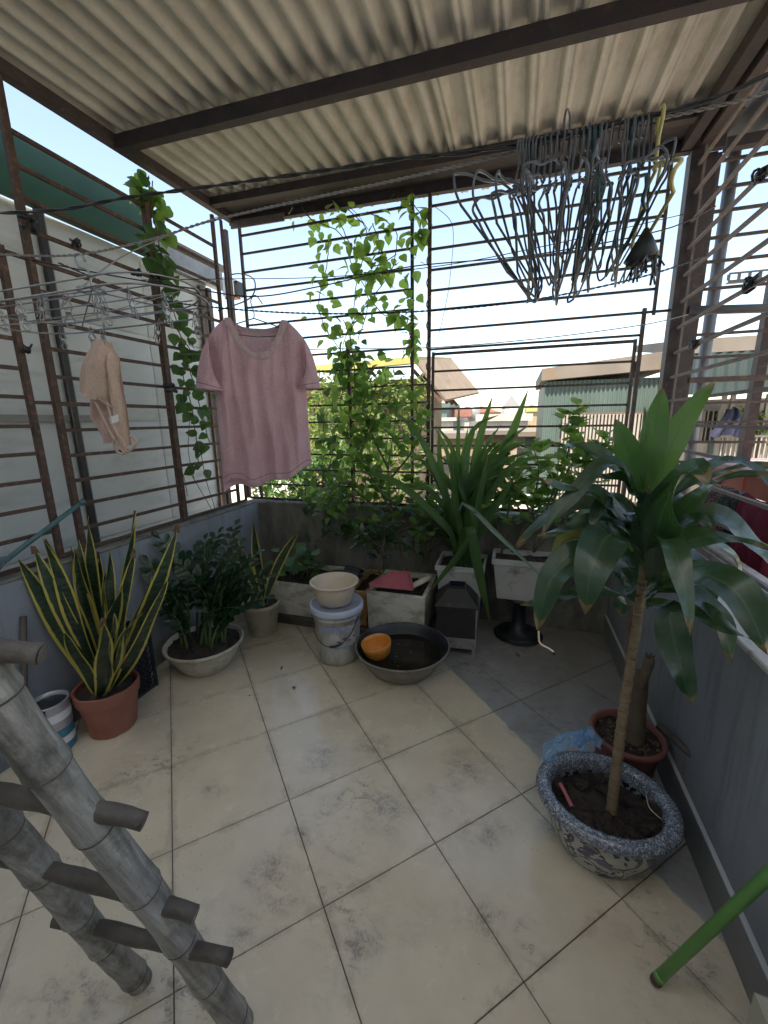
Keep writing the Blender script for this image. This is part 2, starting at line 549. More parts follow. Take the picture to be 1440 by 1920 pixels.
M['hangergreen'] = pm('dark_green_plastic', (0.012, 0.045, 0.045), (0.02, 0.065, 0.06), 30, 0.4)
M['hangeryellow'] = pm('faded_yellow_plastic', (0.42, 0.36, 0.14), (0.55, 0.46, 0.14), 30, 0.45)
M['blackplastic'] = pm('black_plastic', (0.012, 0.014, 0.017), (0.025, 0.028, 0.03), 20, 0.42)
M['shirt'] = clothmat('pink_jersey', (0.56, 0.35, 0.395), (0.74, 0.52, 0.55), 0.30)
M['shirtrib'] = clothmat('pink_rib', (0.46, 0.33, 0.335), (0.60, 0.45, 0.45), 0.15)
M['stitch'] = pm('dark_stitching', (0.22, 0.12, 0.14), None, 30, 0.9)
M['nude'] = clothmat('beige_fabric', (0.52, 0.37, 0.29), (0.60, 0.45, 0.36), 0.2)
M['blush'] = clothmat('blush_fabric', (0.60, 0.40, 0.36), (0.68, 0.50, 0.45), 0.3)
M['taupe'] = pm('taupe_binding', (0.30, 0.20, 0.16), (0.36, 0.25, 0.20), 40, 0.9)
M['white'] = pm('white_label', (0.72, 0.72, 0.70), None, 20, 0.8)
M['terracotta'] = pm('terracotta_plastic', (0.26, 0.085, 0.055), (0.34, 0.125, 0.085), 7, 0.55, 0.08, c3=(0.25, 0.16, 0.12), s3=18, t3=(0.6, 0.8))
M['brownpot'] = pm('red_brown_plastic', (0.22, 0.075, 0.06), (0.30, 0.11, 0.09), 9, 0.5)
M['creampot'] = pm('dirty_cream_pot', (0.46, 0.43, 0.33), (0.56, 0.53, 0.43), 8, 0.5, 0.12, c3=(0.17, 0.14, 0.09), s3=14, t3=(0.54, 0.74))
M['soil'] = pm('dark_soil', (0.022, 0.016, 0.012), (0.06, 0.043, 0.032), 25, 0.95, 0.6)
M['clod'] = pm('clod', (0.018, 0.013, 0.011), (0.05, 0.036, 0.03), 30, 0.95, 0.6)
M['foam'] = pm('dirty_foam', (0.60, 0.57, 0.49), (0.72, 0.69, 0.61), 6, 0.7, 0.15, c3=(0.19, 0.155, 0.10), s3=8, t3=(0.46, 0.74), stretch=(1, 1, 1.8), bs=90)
M['orangefoam'] = pm('orange_stained_foam', (0.42, 0.23, 0.07), (0.52, 0.32, 0.13), 8, 0.7, 0.15, c3=(0.08, 0.05, 0.025), s3=13, t3=(0.5, 0.66))
M['brick'] = pm('dark_red_brick', (0.12, 0.05, 0.04), (0.18, 0.08, 0.06), 16, 0.9, 0.4)
M['redplastic'] = pm('faded_red_plastic', (0.42, 0.10, 0.12), (0.50, 0.15, 0.165), 12, 0.45)
M['planter'] = pm('grey_white_planter', (0.42, 0.42, 0.40), (0.54, 0.53, 0.50), 6, 0.6, 0.1, c3=(0.2, 0.18, 0.15), s3=10, t3=(0.56, 0.74))
M['blackmetal'] = pm('sooty_metal', (0.018, 0.017, 0.018), (0.035, 0.031, 0.03), 9, 0.55, 0.15, c3=(0.08, 0.055, 0.04), s3=16, t3=(0.58, 0.75))
M['barestove'] = pm('bare_grey_metal', (0.24, 0.23, 0.22), (0.33, 0.32, 0.30), 12, 0.5, 0.15, c3=(0.1, 0.08, 0.065), s3=14, t3=(0.5, 0.7))
M['bucket'] = pm('dirty_white_bucket', (0.40, 0.39, 0.35), (0.56, 0.55, 0.52), 7, 0.5, 0.05, c3=(0.17, 0.15, 0.12), s3=12, t3=(0.45, 0.72), stretch=(1, 1, 0.5))
M['bluelid'] = pm('pale_blue_lid', (0.46, 0.52, 0.66), (0.55, 0.60, 0.72), 12, 0.4)
M['bluelabel'] = pm('faded_blue_print', (0.22, 0.27, 0.42), (0.34, 0.38, 0.50), 40, 0.55, c3=(0.48, 0.47, 0.44), s3=25, t3=(0.5, 0.62))
M['tub'] = pm('cream_tub', (0.66, 0.53, 0.40), (0.72, 0.60, 0.47), 6, 0.4, c3=(0.45, 0.34, 0.24), s3=15, t3=(0.6, 0.8))
M['basinout'] = pm('dull_grey_basin', (0.20, 0.185, 0.16), (0.28, 0.26, 0.23), 12, 0.45, 0.1, c3=(0.1, 0.085, 0.07), s3=20, t3=(0.55, 0.75))
M['basinin'] = pm('black_basin_inside', (0.012, 0.014, 0.018), (0.03, 0.033, 0.038), 12, 0.35)
M['orange'] = pm('orange_plastic', (0.68, 0.24, 0.045), (0.76, 0.30, 0.06), 8, 0.35)
def bamboo_material():
    m, nt, p = newmat('grey_bamboo')
    pos = nodes_pos(nt)
    d = V3((-0.20, -0.22, 0.955)).normalized(); a = d.cross(V3((1, 0, 0))).normalized(); c = d.cross(a)
    cb = nt.nodes.new('ShaderNodeCombineXYZ')
    for i, (ax, k) in enumerate(((a, 60), (c, 60), (d, 3.5))):
        dt = nt.nodes.new('ShaderNodeVectorMath'); dt.operation = 'DOT_PRODUCT'
        nt.links.new(pos, dt.inputs[0]); dt.inputs[1].default_value = ax*k
        nt.links.new(dt.outputs['Value'], cb.inputs[i])
    st = add_noise(nt, cb.outputs[0], 1.0, 6, 0.65)
    col = ramp(nt, st, [(0.28, (0.10, 0.09, 0.077)), (0.5, (0.26, 0.24, 0.21)), (0.72, (0.45, 0.425, 0.385))])
    bl = ramp(nt, add_noise(nt, pos, 10, 8, 0.72, 0.4), [(0.49, 0.0), (0.66, 1.0)])
    col = mix(nt, mth(nt, 'MULTIPLY', bl, 0.75), col, (0.05, 0.045, 0.038))
    sp = ramp(nt, add_noise(nt, pos, 75, 4, 0.7), [(0.60, 0.0), (0.68, 1.0)])
    col = mix(nt, mth(nt, 'MULTIPLY', sp, 0.5), col, (0.10, 0.09, 0.075))
    nt.links.new(col, p.inputs['Base Color'])
    p.inputs['Roughness'].default_value = 0.5
    bump(nt, p, st, 0.25, 0.006)
    return m
M['bamboo'] = bamboo_material()
M['bambooplain'] = pm('grey_bamboo', (0.23, 0.22, 0.20), (0.40, 0.385, 0.36), 6, 0.55, 0.15, c3=(0.075, 0.07, 0.062), s3=9, t3=(0.50, 0.72), bs=70)
M['bambooend'] = pm('dark_bamboo_end', (0.07, 0.06, 0.05), (0.13, 0.11, 0.09), 20, 0.9, 0.3)
M['rung'] = pm('dark_wood_rung', (0.06, 0.048, 0.038), (0.14, 0.115, 0.09), 10, 0.6, 0.6, c3=(0.06, 0.05, 0.04), s3=16, t3=(0.5, 0.72))
M['greenpole'] = pm('green_plastic_pole', (0.11, 0.33, 0.075), (0.15, 0.40, 0.10), 10, 0.4)
M['trunk'] = pm('tan_trunk', (0.21, 0.145, 0.085), (0.31, 0.225, 0.14), 20, 0.85, 0.4, c3=(0.12, 0.085, 0.055), s3=30, t3=(0.5, 0.66), stretch=(1, 1, 3))
M['stump'] = pm('brown_stump', (0.12, 0.085, 0.06), (0.20, 0.15, 0.105), 15, 0.9, 0.5)
M['stem'] = pm('brown_stem', (0.10, 0.075, 0.05), (0.17, 0.13, 0.085), 25, 0.9)
M['greenstem'] = pm('green_stem', (0.06, 0.11, 0.035), (0.09, 0.15, 0.05), 25, 0.6)
M['bluebag'] = None
M['dracaena'] = leafmat('dracaena_leaf', (0.012, 0.036, 0.02), (0.028, 0.068, 0.03), 0.18, 0.24, (0.12, 0.30, 0.05), 'rib', (0.07, 0.14, 0.06))
M['dracaena'].node_tree.nodes['Principled BSDF'].inputs['Coat Weight'].default_value = 0.35
M['dracaena'].node_tree.nodes['Principled BSDF'].inputs['Coat Roughness'].default_value = 0.18
M['dracaenabright'] = leafmat('dracaena_young_leaf', (0.045, 0.115, 0.035), (0.08, 0.17, 0.05), 0.34, 0.36, (0.2, 0.42, 0.08), 'rib', (0.03, 0.08, 0.03))
M['dracaenayellow'] = leafmat('dracaena_ageing_leaf', (0.16, 0.17, 0.04), (0.28, 0.22, 0.05), 0.35, 0.5, (0.4, 0.4, 0.08))
M['strap'] = leafmat('strap_leaf', (0.035, 0.09, 0.032), (0.07, 0.145, 0.045), 0.4, 0.40, (0.22, 0.46, 0.07), 'rib', (0.06, 0.13, 0.05))
M['straplight'] = leafmat('pale_strap_leaf', (0.14, 0.20, 0.15), (0.20, 0.27, 0.20), 0.2, 0.4)
M['snake'] = leafmat('snake_leaf', (0.007, 0.021, 0.011), (0.018, 0.042, 0.02), 0.08, 0.38, None, 'snake', (0.50, 0.42, 0.09))
M['zz'] = leafmat('zz_leaf', (0.010, 0.034, 0.018), (0.024, 0.06, 0.028), 0.12, 0.2, (0.1, 0.25, 0.06))
M['vine'] = leafmat('vine_leaf', (0.085, 0.17, 0.04), (0.16, 0.26, 0.065), 0.6, 0.45, (0.42, 0.68, 0.14))
M['vinedark'] = leafmat('dark_vine_leaf', (0.03, 0.085, 0.03), (0.065, 0.14, 0.04), 0.4, 0.42, (0.15, 0.35, 0.05))
M['shrub'] = leafmat('shrub_leaf', (0.035, 0.09, 0.03), (0.10, 0.185, 0.05), 0.5, 0.42, (0.3, 0.55, 0.08))
M['shrublight'] = leafmat('shrub_young_leaf', (0.11, 0.22, 0.05), (0.19, 0.30, 0.07), 0.5, 0.45, (0.35, 0.55, 0.08))
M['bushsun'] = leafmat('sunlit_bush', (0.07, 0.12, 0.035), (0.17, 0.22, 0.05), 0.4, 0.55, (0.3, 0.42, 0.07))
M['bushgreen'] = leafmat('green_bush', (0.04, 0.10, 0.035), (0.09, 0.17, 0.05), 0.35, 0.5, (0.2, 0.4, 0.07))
M['pothos'] = leafmat('pothos_leaf', (0.05, 0.14, 0.04), (0.10, 0.21, 0.055), 0.35, 0.38, (0.2, 0.45, 0.07))
M['witheredleaf'] = pm('withered_tip', (0.10, 0.055, 0.03), (0.17, 0.10, 0.06), 30, 0.9)
M['neigh'] = pm('pale_metal_panel', (0.52, 0.545, 0.53), (0.62, 0.64, 0.62), 3, 0.55, 0.0, c3=(0.43, 0.45, 0.435), s3=5, t3=(0.5, 0.7), stretch=(1, 0.6, 2))
M['greentrim'] = pm('dark_green_trim', (0.006, 0.052, 0.024), (0.010, 0.068, 0.032), 5, 0.5)
M['teal'] = pm('pale_teal_sheet', (0.055, 0.09, 0.087), (0.075, 0.115, 0.11), 4, 0.55, stretch=(1, 1, 0.3))
M['darkteal'] = pm('dark_teal_awning', (0.004, 0.016, 0.018), (0.007, 0.023, 0.025), 4, 0.6)
M['fascia'] = pm('weathered_fascia', (0.12, 0.105, 0.095), (0.155, 0.14, 0.125), 3, 0.7, c3=(0.16, 0.105, 0.06), s3=4, t3=(0.55, 0.7))
M['slat'] = pm('pale_slat', (0.22, 0.205, 0.19), (0.28, 0.265, 0.25), 6, 0.6)
M['dark'] = pm('dark_interior', (0.02, 0.02, 0.022), (0.035, 0.035, 0.035), 6, 0.9)
M['yellow'] = pm('yellow_sheet', (0.30, 0.265, 0.075), (0.36, 0.32, 0.11), 4, 0.6, c3=(0.28, 0.25, 0.13), s3=6, t3=(0.5, 0.7))
M['beige'] = pm('beige_render', (0.20, 0.155, 0.10), (0.26, 0.205, 0.14), 4, 0.9, c3=(0.35, 0.27, 0.18), s3=6, t3=(0.5, 0.75))
M['whitewall'] = pm('white_render', (0.30, 0.285, 0.26), (0.38, 0.365, 0.34), 4, 0.85, c3=(0.5, 0.48, 0.44), s3=4, t3=(0.55, 0.8))
M['redroof'] = pm('red_roof', (0.20, 0.085, 0.07), (0.25, 0.115, 0.10), 6, 0.8)
M['terrace'] = pm('pale_terrace', (0.36, 0.33, 0.28), (0.46, 0.43, 0.37), 3, 0.9, c3=(0.35, 0.33, 0.28), s3=4, t3=(0.55, 0.75))
M['farbrown'] = pm('weathered_underside', (0.13, 0.10, 0.075), (0.17, 0.135, 0.105), 5, 0.8)
M['farbrick'] = pm('far_brick', (0.20, 0.125, 0.10), (0.26, 0.165, 0.135), 3, 0.9, c3=(0.30, 0.27, 0.24), s3=3, t3=(0.5, 0.6))
M['ground'] = pm('dusty_ground', (0.30, 0.27, 0.22), (0.40, 0.37, 0.31), 0.3, 0.95)
M['maroon'] = clothmat('maroon_cloth', (0.16, 0.022, 0.045), (0.24, 0.045, 0.075), 0.1)
M['redwood'] = pm('red_painted_wood', (0.26, 0.045, 0.035), (0.34, 0.07, 0.05), 10, 0.6)
M['sunlittop'] = pm('sunlit_red_top', (0.42, 0.26, 0.28), (0.52, 0.34, 0.36), 10, 0.6, c3=(0.55, 0.25, 0.12), s3=14, t3=(0.56, 0.66))  # red tabletop coloured pale pink to carry the sunlight on it
M['house'] = pm('house_render', (0.70, 0.68, 0.63), (0.78, 0.76, 0.71), 3, 0.85)
M['crate'] = pm('dark_blue_crate', (0.018, 0.02, 0.03), (0.03, 0.034, 0.045), 10, 0.5)
M['tealcan'] = pm('teal_can', (0.03, 0.20, 0.28), (0.05, 0.26, 0.34), 12, 0.4)
M['navy'] = pm('navy_band', (0.014, 0.017, 0.045), None, 12, 0.4)
M['cansilver'] = pm('can_silver', (0.42, 0.43, 0.44), (0.52, 0.53, 0.54), 12, 0.35, metal=0.4)
M['broom'] = pm('blue_grey_bristle', (0.10, 0.15, 0.17), (0.16, 0.21, 0.23), 40, 0.8)
M['tealhandle'] = pm('teal_handle', (0.045, 0.12, 0.13), (0.07, 0.16, 0.165), 20, 0.5)
#@@STRUCT
# ================================================================== STRUCTURE
XL, XR, YB = -1.98, 0.63, 2.80          # inner faces of the three parapets
# ---- floor: base slab plus diagonal tiles, each its own piece
fl = MB(); fl.box((-2.12, -1.24, -0.14), (0.94, 2.96, -0.006))
floor = part('floor', fl, M['grout'], kind='structure')
def clip_poly(poly, ax, lim, keep_less):
    out = []
    for i in range(len(poly)):
        a = poly[i]; b = poly[(i+1) % len(poly)]
        ia = (a[ax] <= lim) if keep_less else (a[ax] >= lim)
        ib = (b[ax] <= lim) if keep_less else (b[ax] >= lim)
        if ia: out.append(a)
        if ia != ib:
            t = (lim - a[ax])/(b[ax]-a[ax])
            out.append((a[0]+(b[0]-a[0])*t, a[1]+(b[1]-a[1])*t))
    return out
E1 = (0.70711, 0.70711); E2 = (0.70711, -0.70711)
def inset(poly, d):
    n = len(poly); out = []
    for i in range(n):
        p = poly[i-1]; c = poly[i]; q = poly[(i+1) % n]
        def nrm(a, b):
            dx, dy = b[0]-a[0], b[1]-a[1]; L = math.hypot(dx, dy) or 1e-9
            return (-dy/L, dx/L)
        n1 = nrm(p, c); n2 = nrm(c, q)
        k = 1 + n1[0]*n2[0] + n1[1]*n2[1]
        k = max(k, 0.3)
        out.append((c[0]+(n1[0]+n2[0])/k*d, c[1]+(n1[1]+n2[1])/k*d))
    return out
def parea(p):
    return 0.5*sum(p[i-1][0]*p[i][1]-p[i][0]*p[i-1][1] for i in range(len(p)))
for i in range(-10, 12):
    for j in range(-8, 14):
        ox = -1.606 + 0.4*(i*E1[0]+j*E2[0]); oy = 1.3926 + 0.4*(i*E1[1]+j*E2[1])
        g = 0.0015
        cs = [(g, g), (g, 0.4-g), (0.4-g, 0.4-g), (0.4-g, g)]
        poly = [(ox+a*E1[0]+b*E2[0], oy+a*E1[1]+b*E2[1]) for a, b in cs]
        if parea(poly) < 0: poly = poly[::-1]
        for ax, lim, kl in ((0, XL, False), (0, XR, True), (1, -1.23, False), (1, YB, True)):
            if poly: poly = clip_poly(poly, ax, lim, kl)
        q = []
        for a in poly:
            if not q or math.hypot(a[0]-q[-1][0], a[1]-q[-1][1]) > 0.004: q.append(a)
        if len(q) > 2 and math.hypot(q[0][0]-q[-1][0], q[0][1]-q[-1][1]) < 0.004: q.pop()
        if len(q) < 3 or abs(parea(q)) < 0.0012: continue
        n = len(q); inn = inset(q, 0.0012)
        dz = rnd(-0.0006, 0.0006)
        vs = [(a[0], a[1], -0.008) for a in q] + [(a[0], a[1], -0.0012+dz) for a in q] + [(a[0], a[1], dz) for a in inn]
        fs = [tuple(range(2*n, 3*n))]
        for k in range(n):
            l = (k+1) % n
            fs += [(k, l, n+l, n+k), (n+k, n+l, 2*n+l, 2*n+k)]
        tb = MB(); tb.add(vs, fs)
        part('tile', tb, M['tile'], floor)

# ---- parapets
def wall_mesh(lo, hi, mat, name, label, bev=0.006):
    mb = MB(); mb.box(lo, hi, bev)
    o = part(name, mb, mat)
    return tag(o, label, 'wall')
wl = wall_mesh((-2.12, -1.23, -0.14), (XL, 2.797, 0.78), M['greywall'], 'parapet_wall', 'low grey painted parapet under the rusty grille facing the pale metal panels')
wb = wall_mesh((-2.12, YB, -0.14), (0.94, 2.95, 0.78), M['cement'], 'parapet_wall', 'low mould stained cement parapet behind the row of planter boxes')
wr = wall_mesh((XR, -1.23, -0.14), (0.94, 2.797, 0.785), M['greywall'], 'parapet_wall', 'low blue grey parapet with a broad pale ledge beside the blue and white pot')
lb = MB(); lb.box((XR-0.012, -1.23, 0.785), (0.945, 2.797, 0.803), 0.004)
part('ledge', lb, M['ledge'], wr)
y = 0.07
while y < 2.78:
    sk = MB(); y2 = min(y+0.4, 2.796)
    sk.box((XR-0.011, y, 0.0015), (XR-0.0005, y2-0.003, 0.135), 0.0015)
    part('skirting_tile', sk, M['skirt'], wr)
    y += 0.4
ck = MB(); ck.box((XR-0.013, -1.22, 0.1355), (XR+0.001, 2.795, 0.1445), 0.002)
part('sealant_line', ck, M['caulk'], wr)
for (a, b) in ((-1.9, -1.2), (-1.18, -0.5), (-0.48, 0.2), (0.22, 0.6)):
    cb = MB(); cb.box((a, YB-0.004, 0.755+rnd(-.003, .003)), (b, 2.955, 0.792), 0.008)
    part('coping', cb, M['ledge'] if a > -0.6 else M['cement'], wb)
cb = MB(); cb.box((-2.09, -1.22, 0.7805), (XL+0.004, 2.79, 0.792), 0.004)
part('coping', cb, M['cement'], wl)

# ---- unseen house, raised to block the sun, across an open strip added for skylight
hs = thing('house', 'unseen plain rendered house behind the viewpoint, made tall to block the sun', 'house', (0, -1.3, 0))
HT = 7.5
hb = MB()
hb.box((-4.2, -1.45, -3.4), (-0.5, -1.25, HT)); hb.box((0.5, -1.45, -3.4), (4.6, -1.25, HT)); hb.box((-0.5, -1.45, 2.25), (0.5, -1.25, HT)); hb.box((-0.5, -1.45, -3.4), (0.5, -1.25, 0.0))
part('wall', hb, M['house'], hs)
hb = MB(); hb.box((-4.2, -6.0, -3.4), (4.6, -5.8, HT)); hb.box((-4.2, -5.8, HT-0.2), (4.6, -1.45, HT)); hb.box((-4.2, -5.8, -3.4), (-4.0, -1.45, HT-0.2)); hb.box((4.4, -5.8, -3.4), (4.6, -1.45, HT-0.2))
part('house_shell', hb, M['house'], hs)
hb = MB(); hb.box((-0.5, -1.42, 0.0), (0.5, -1.36, 2.25)); dr_ = part('door', hb, M['rung'], hs)
hb = MB(); hb.tube([(0.38, -1.35, 1.0), (0.38, -1.31, 1.0), (0.28, -1.31, 1.0)], 0.01, 6); part('handle', hb, M['galv'], dr_)
hb = MB(); hb.box((-2.6, -1.24, -3.4), (0.94, 2.95, -0.15)); part('lower_storey', hb, M['house'], hs)

# ---- roof
def zroof(x, y): return 2.838 - 0.02*(x+0.6) + 0.03*(y-1.95)
rf = thing('sheet_roof', 'corrugated metal roof sheets on rusty purlins over the far part of the terrace', 'roof', (-0.7, 1.6, 2.84))
def prof(x, flat):
    if not flat:
        return 0.017*(1 + math.sin(2*PI*x/0.093))
    t = (x/0.135) % 1.0
    up = max(0.0, min(1.0, (0.33-abs(t-0.5))/0.11))
    rib = 0.004 if abs(((x/0.135+0.5) % 1.0)-0.5) < 0.07 else 0
    return 0.026*up + rib
def sheet(x0, x1, dz, flat):
    nx = int((x1-x0)/(0.0075 if flat else 0.0095)); ny = 26
    def f(u, v):
        x = x0 + (x1-x0)*u; y = 0.70 + (3.10-0.70)*v  # unseen near edge cut back to let skylight in from behind
        d = 0.006*mnoise.noise(V3((x*5, y*3.0, 3+x0))) if flat else 0.0025*mnoise.noise(V3((x*3, y*2.5, 1)))
        if flat:
            n2 = mnoise.noise(V3((x*9, y*7, 11)))
            if n2 > 0.45: d -= 0.03*(n2-0.45)
        return V3((x, y, zroof(x, y) + dz + prof(x, flat) + d))
    mb = MB(); mb.grid(f, nx, ny)
    b = len(mb.v); 
    mb.grid(lambda u, v: f(u, v) + V3((0, 0, 0.0015)), nx, ny)
    mb.uv = {}
    return part('roof_sheet', mb, M['sheet'], rf, smooth=not flat)
sheet(-2.13, -1.02, 0.0, False); sheet(-1.055, -0.40, 0.004, False); sheet(-0.44, 0.30, 0.0, True); sheet(0.27, 0.84, 0.004, True)
# purlin across the middle: C section with a lit lower lip
def cchan(y, zb_l, zb_r, x0, x1, h=0.065, w=0.045):
    mb = MB()
    for (dz0, dz1, ya, yb_) in ((0, 0.006, y, y+w), (0.006, h-0.004, y, y+0.005), (h-0.004, h, y, y+w)):
        mb.add([(x0, ya, zb_l+dz0), (x1, ya, zb_r+dz0), (x1, yb_, zb_r+dz0), (x0, yb_, zb_l+dz0),
                (x0, ya, zb_l+dz1), (x1, ya, zb_r+dz1), (x1, yb_, zb_r+dz1), (x0, yb_, zb_l+dz1)],
               [(3,2,1,0),(4,5,6,7),(0,1,5,4),(1,2,6,5),(2,3,7,6),(3,0,4,7)])
    return mb
def zl(y, h): return zroof(-2.05, y)-h, zroof(0.8, y)-h
a, b = zl(1.93, 0.068)
part('purlin', cchan(1.93, a, b, -2.05, 0.76), M['beam'], rf)
a, b = zl(2.62, 0.048)
part('purlin', cchan(2.62, a, b, -2.03, 0.74, 0.046, 0.05), M['beam'], rf)
a, b = zl(0.73, 0.068)
part('purlin', cchan(0.73, a, b, -2.05, 0.76), M['beam'], rf)
fb = MB(); fb.add([(-2.08, 2.70, zroof(-2.08, 2.7)-0.012), (0.95, 2.70, zroof(0.95, 2.7)-0.012), (0.95, 2.93, zroof(0.95, 2.9)-0.02), (-2.08, 2.93, zroof(-2.08, 2.9)-0.02),
                   (-2.08, 2.70, zroof(-2.08, 2.7)-0.004), (0.95, 2.70, zroof(0.95, 2.7)-0.004), (0.95, 2.93, zroof(0.95, 2.9)-0.006), (-2.08, 2.93, zroof(-2.08, 2.9)-0.006)],
                  [(0,1,2,3),(7,6,5,4),(4,5,1,0),(5,6,2,1),(6,7,3,2),(7,4,0,3)])
part('eaves_shade_plate', fb, M['beam'], rf)  # dark plate stands in for the shaded sheet behind the purlin
fb = MB(); fb.obox((-2.08, 2.90, zroof(-2.08, 2.9)-0.045), (0.95, 2.90, zroof(0.95, 2.9)-0.045), 0.04, 0.05)
part('eaves_beam', fb, M['beam'], rf)
fb = MB(); fb.obox((-2.06, 2.872, zroof(-2.06, 2.9)-0.075), (-1.62, 2.872, zroof(-1.62, 2.9)-0.075), 0.012, 0.05)
part('fascia_strip', fb, M['barpale'], rf)
fb = MB(); fb.obox((-2.055, 0.71, zroof(-2.05, 0.71)-0.028), (-2.055, 2.88, zroof(-2.05, 2.88)-0.028), 0.05, 0.052)
part('side_beam', fb, M['post'], rf)
fb = MB(); fb.obox((-2.10, 0.71, zroof(-2.05, 0.71)-0.006), (-2.10, 2.88, zroof(-2.05, 2.88)-0.006), 0.03, 0.012)
part('edge_angle', fb, M['barpale'], rf)
fb = MB(); fb.obox((0.775, 0.71, zroof(0.8, 0.71)-0.034), (0.775, 2.88, zroof(0.8, 2.88)-0.034), 0.05, 0.06)
part('side_beam', fb, M['beam'], rf)
fb = MB(); fb.obox((0.845, 0.71, zroof(0.8, 0.71)-0.05), (0.845, 2.84, zroof(0.8, 2.84)-0.05), 0.04, 0.05)
part('side_beam', fb, M['post'], rf)

# ---- grilles
def bar(mb, p0, p1, w=0.016, up=V3((0,0,1))):
    mb.obox(p0, p1, w, w, up)
def barpart(par, name, p0, p1, w, mat, up=V3((0,0,1)), sag=0.0, h=None):
    mb = MB()
    if sag or True:
        p0 = V3(p0); p1 = V3(p1)
        j = lambda: V3((rnd(-1, 1), rnd(-1, 1), rnd(-1, 1)))*0.0018
        p0 = p0+j(); p1 = p1+j()
    mb.obox(p0, p1, w, h or w, up)
    return part(name, mb, mat, par)
YG = 2.88
gb = thing('security_grille', 'rusty security grille of level bars across the back opening, vines climbing on it', 'grille', (-0.6, YG, 0.79))
zk = [2.747-0.1217*k for k in range(17)]
for (x, z0, z1, w, m) in ((-2.12, 0.80, 2.80, 0.030, 'post'), (-1.994, 0.80, 2.80, 0.018, 'bar'), (-1.172, 0.80, 1.95, 0.02, 'bar'), (-0.705, 0.80, 2.78, 0.02, 'bar'), (-0.59, 0.80, 2.79, 0.022, 'bar'), (0.668, 0.80, 2.02, 0.02, 'bar'), (0.715, 1.98, 2.79, 0.016, 'bar')):
    barpart(gb, 'upright', (x, YG, z0), (x, YG, z1), w, M[m], V3((0, 1, 0)))
for k, z in enumerate(zk):
    if z < 0.79: continue
    x1 = -0.705 if k < 9 else -0.59
    barpart(gb, 'bar', (-1.994, YG+0.004, z), (x1, YG+0.004, z), 0.013, M['bar'])
barpart(gb, 'rail', (-2.1, YG, 0.802), (0.8, YG, 0.802), 0.018, M['bar'])
for k in range(8):
    z = 2.725-0.1215*k
    barpart(gb, 'bar', (-0.59, YG+0.004, z), (0.715 if k < 6 else (0.81 if k == 6 else 0.668), YG+0.004, z), 0.013, M['bar'])
# hinged gate inside the right panel
for (p0, p1) in (((-0.561, 1.845), (0.636, 1.845)), ((-0.561, 0.85), (0.636, 0.85))):
    barpart(gb, 'gate_rail', (p0[0], YG, p0[1]), (p1[0], YG, p1[1]), 0.017, M['bar'])
for x in (-0.561, 0.636):
    barpart(gb, 'gate_stile', (x, YG, 0.84), (x, YG, 1.855), 0.017, M['bar'], V3((0, 1, 0)))
for k in range(7):
    z = 1.734-0.1245*k
    barpart(gb, 'bar', (-0.553, YG+0.003, z), (0.628, YG+0.003, z), 0.013, M['bar'])
for z in (1.70, 1.05):
    mb = MB(); mb.tube([(0.652, YG-0.004, z-0.03), (0.652, YG-0.004, z+0.03)], 0.011, 8)
    part('hinge', mb, M['bar'], gb)

XG = -2.05
gl = thing('security_grille', 'rusty brown grille on the parapet in front of the pale metal panels', 'grille', (XG, 1.4, 0.79))
for (yy, z0, z1, w) in ((0.45, 0.80, 2.14, 0.02), (1.305, 0.80, 2.14, 0.024), (1.415, 0.80, 2.79, 0.026), (2.09, 0.80, 2.66, 0.034), (2.655, 0.80, 2.80, 0.020), (2.745, 0.80, 2.80, 0.016)):
    barpart(gl, 'upright', (XG, yy, z0), (XG, yy, z1), w, M['rust'], V3((1, 0, 0)))
zz_ = [2.606-0.1213*k for k in range(15)]
for k, z in enumerate(zz_):
    barpart(gl, 'bar', (XG-0.004, 1.415, z), (XG-0.004, 2.655, z), 0.016, M['rust'])
for k in range(11):
    z = 2.142-0.1213*k
    barpart(gl, 'bar', (XG-0.003, 0.1, z), (XG-0.003, 1.305, z), 0.016, M['rust'])
barpart(gl, 'bar', (XG-0.006, 1.3, 2.12), (XG-0.006, 2.655, 2.12), 0.015, M['rust'])
barpart(gl, 'bar', (XG-0.006, 1.3, 1.517), (XG-0.006, 2.655, 1.517), 0.015, M['rust'])
barpart(gl, 'rail', (XG, 0.1, 0.803), (XG, 2.74, 0.803), 0.018, M['rust'])
# strips of cloth and cord tied round the bars
for (yy, z, s_) in ((1.43, 2.26, 1.3), (1.62, 2.255, 0.7), (1.95, 2.235, 0.8), (2.09, 1.63, 1.5), (2.09, 2.235, 1.1), (1.32, 1.74, 0.6)):
    mb = MB()
    for q in range(4):
        c = V3((XG+0.012, yy+rnd(-.012, .012), z+rnd(-.02, .02)*s_))
        pts = [c+V3((0.02*math.cos(t), 0.022*math.sin(t)*s_, 0.008*math.sin(2*t+q))) for t in [2*PI*i/10 for i in range(11)]]
        mb.tube(pts, 0.006*s_, 5)
    part('tied_cord', mb, M['cable'], gl)

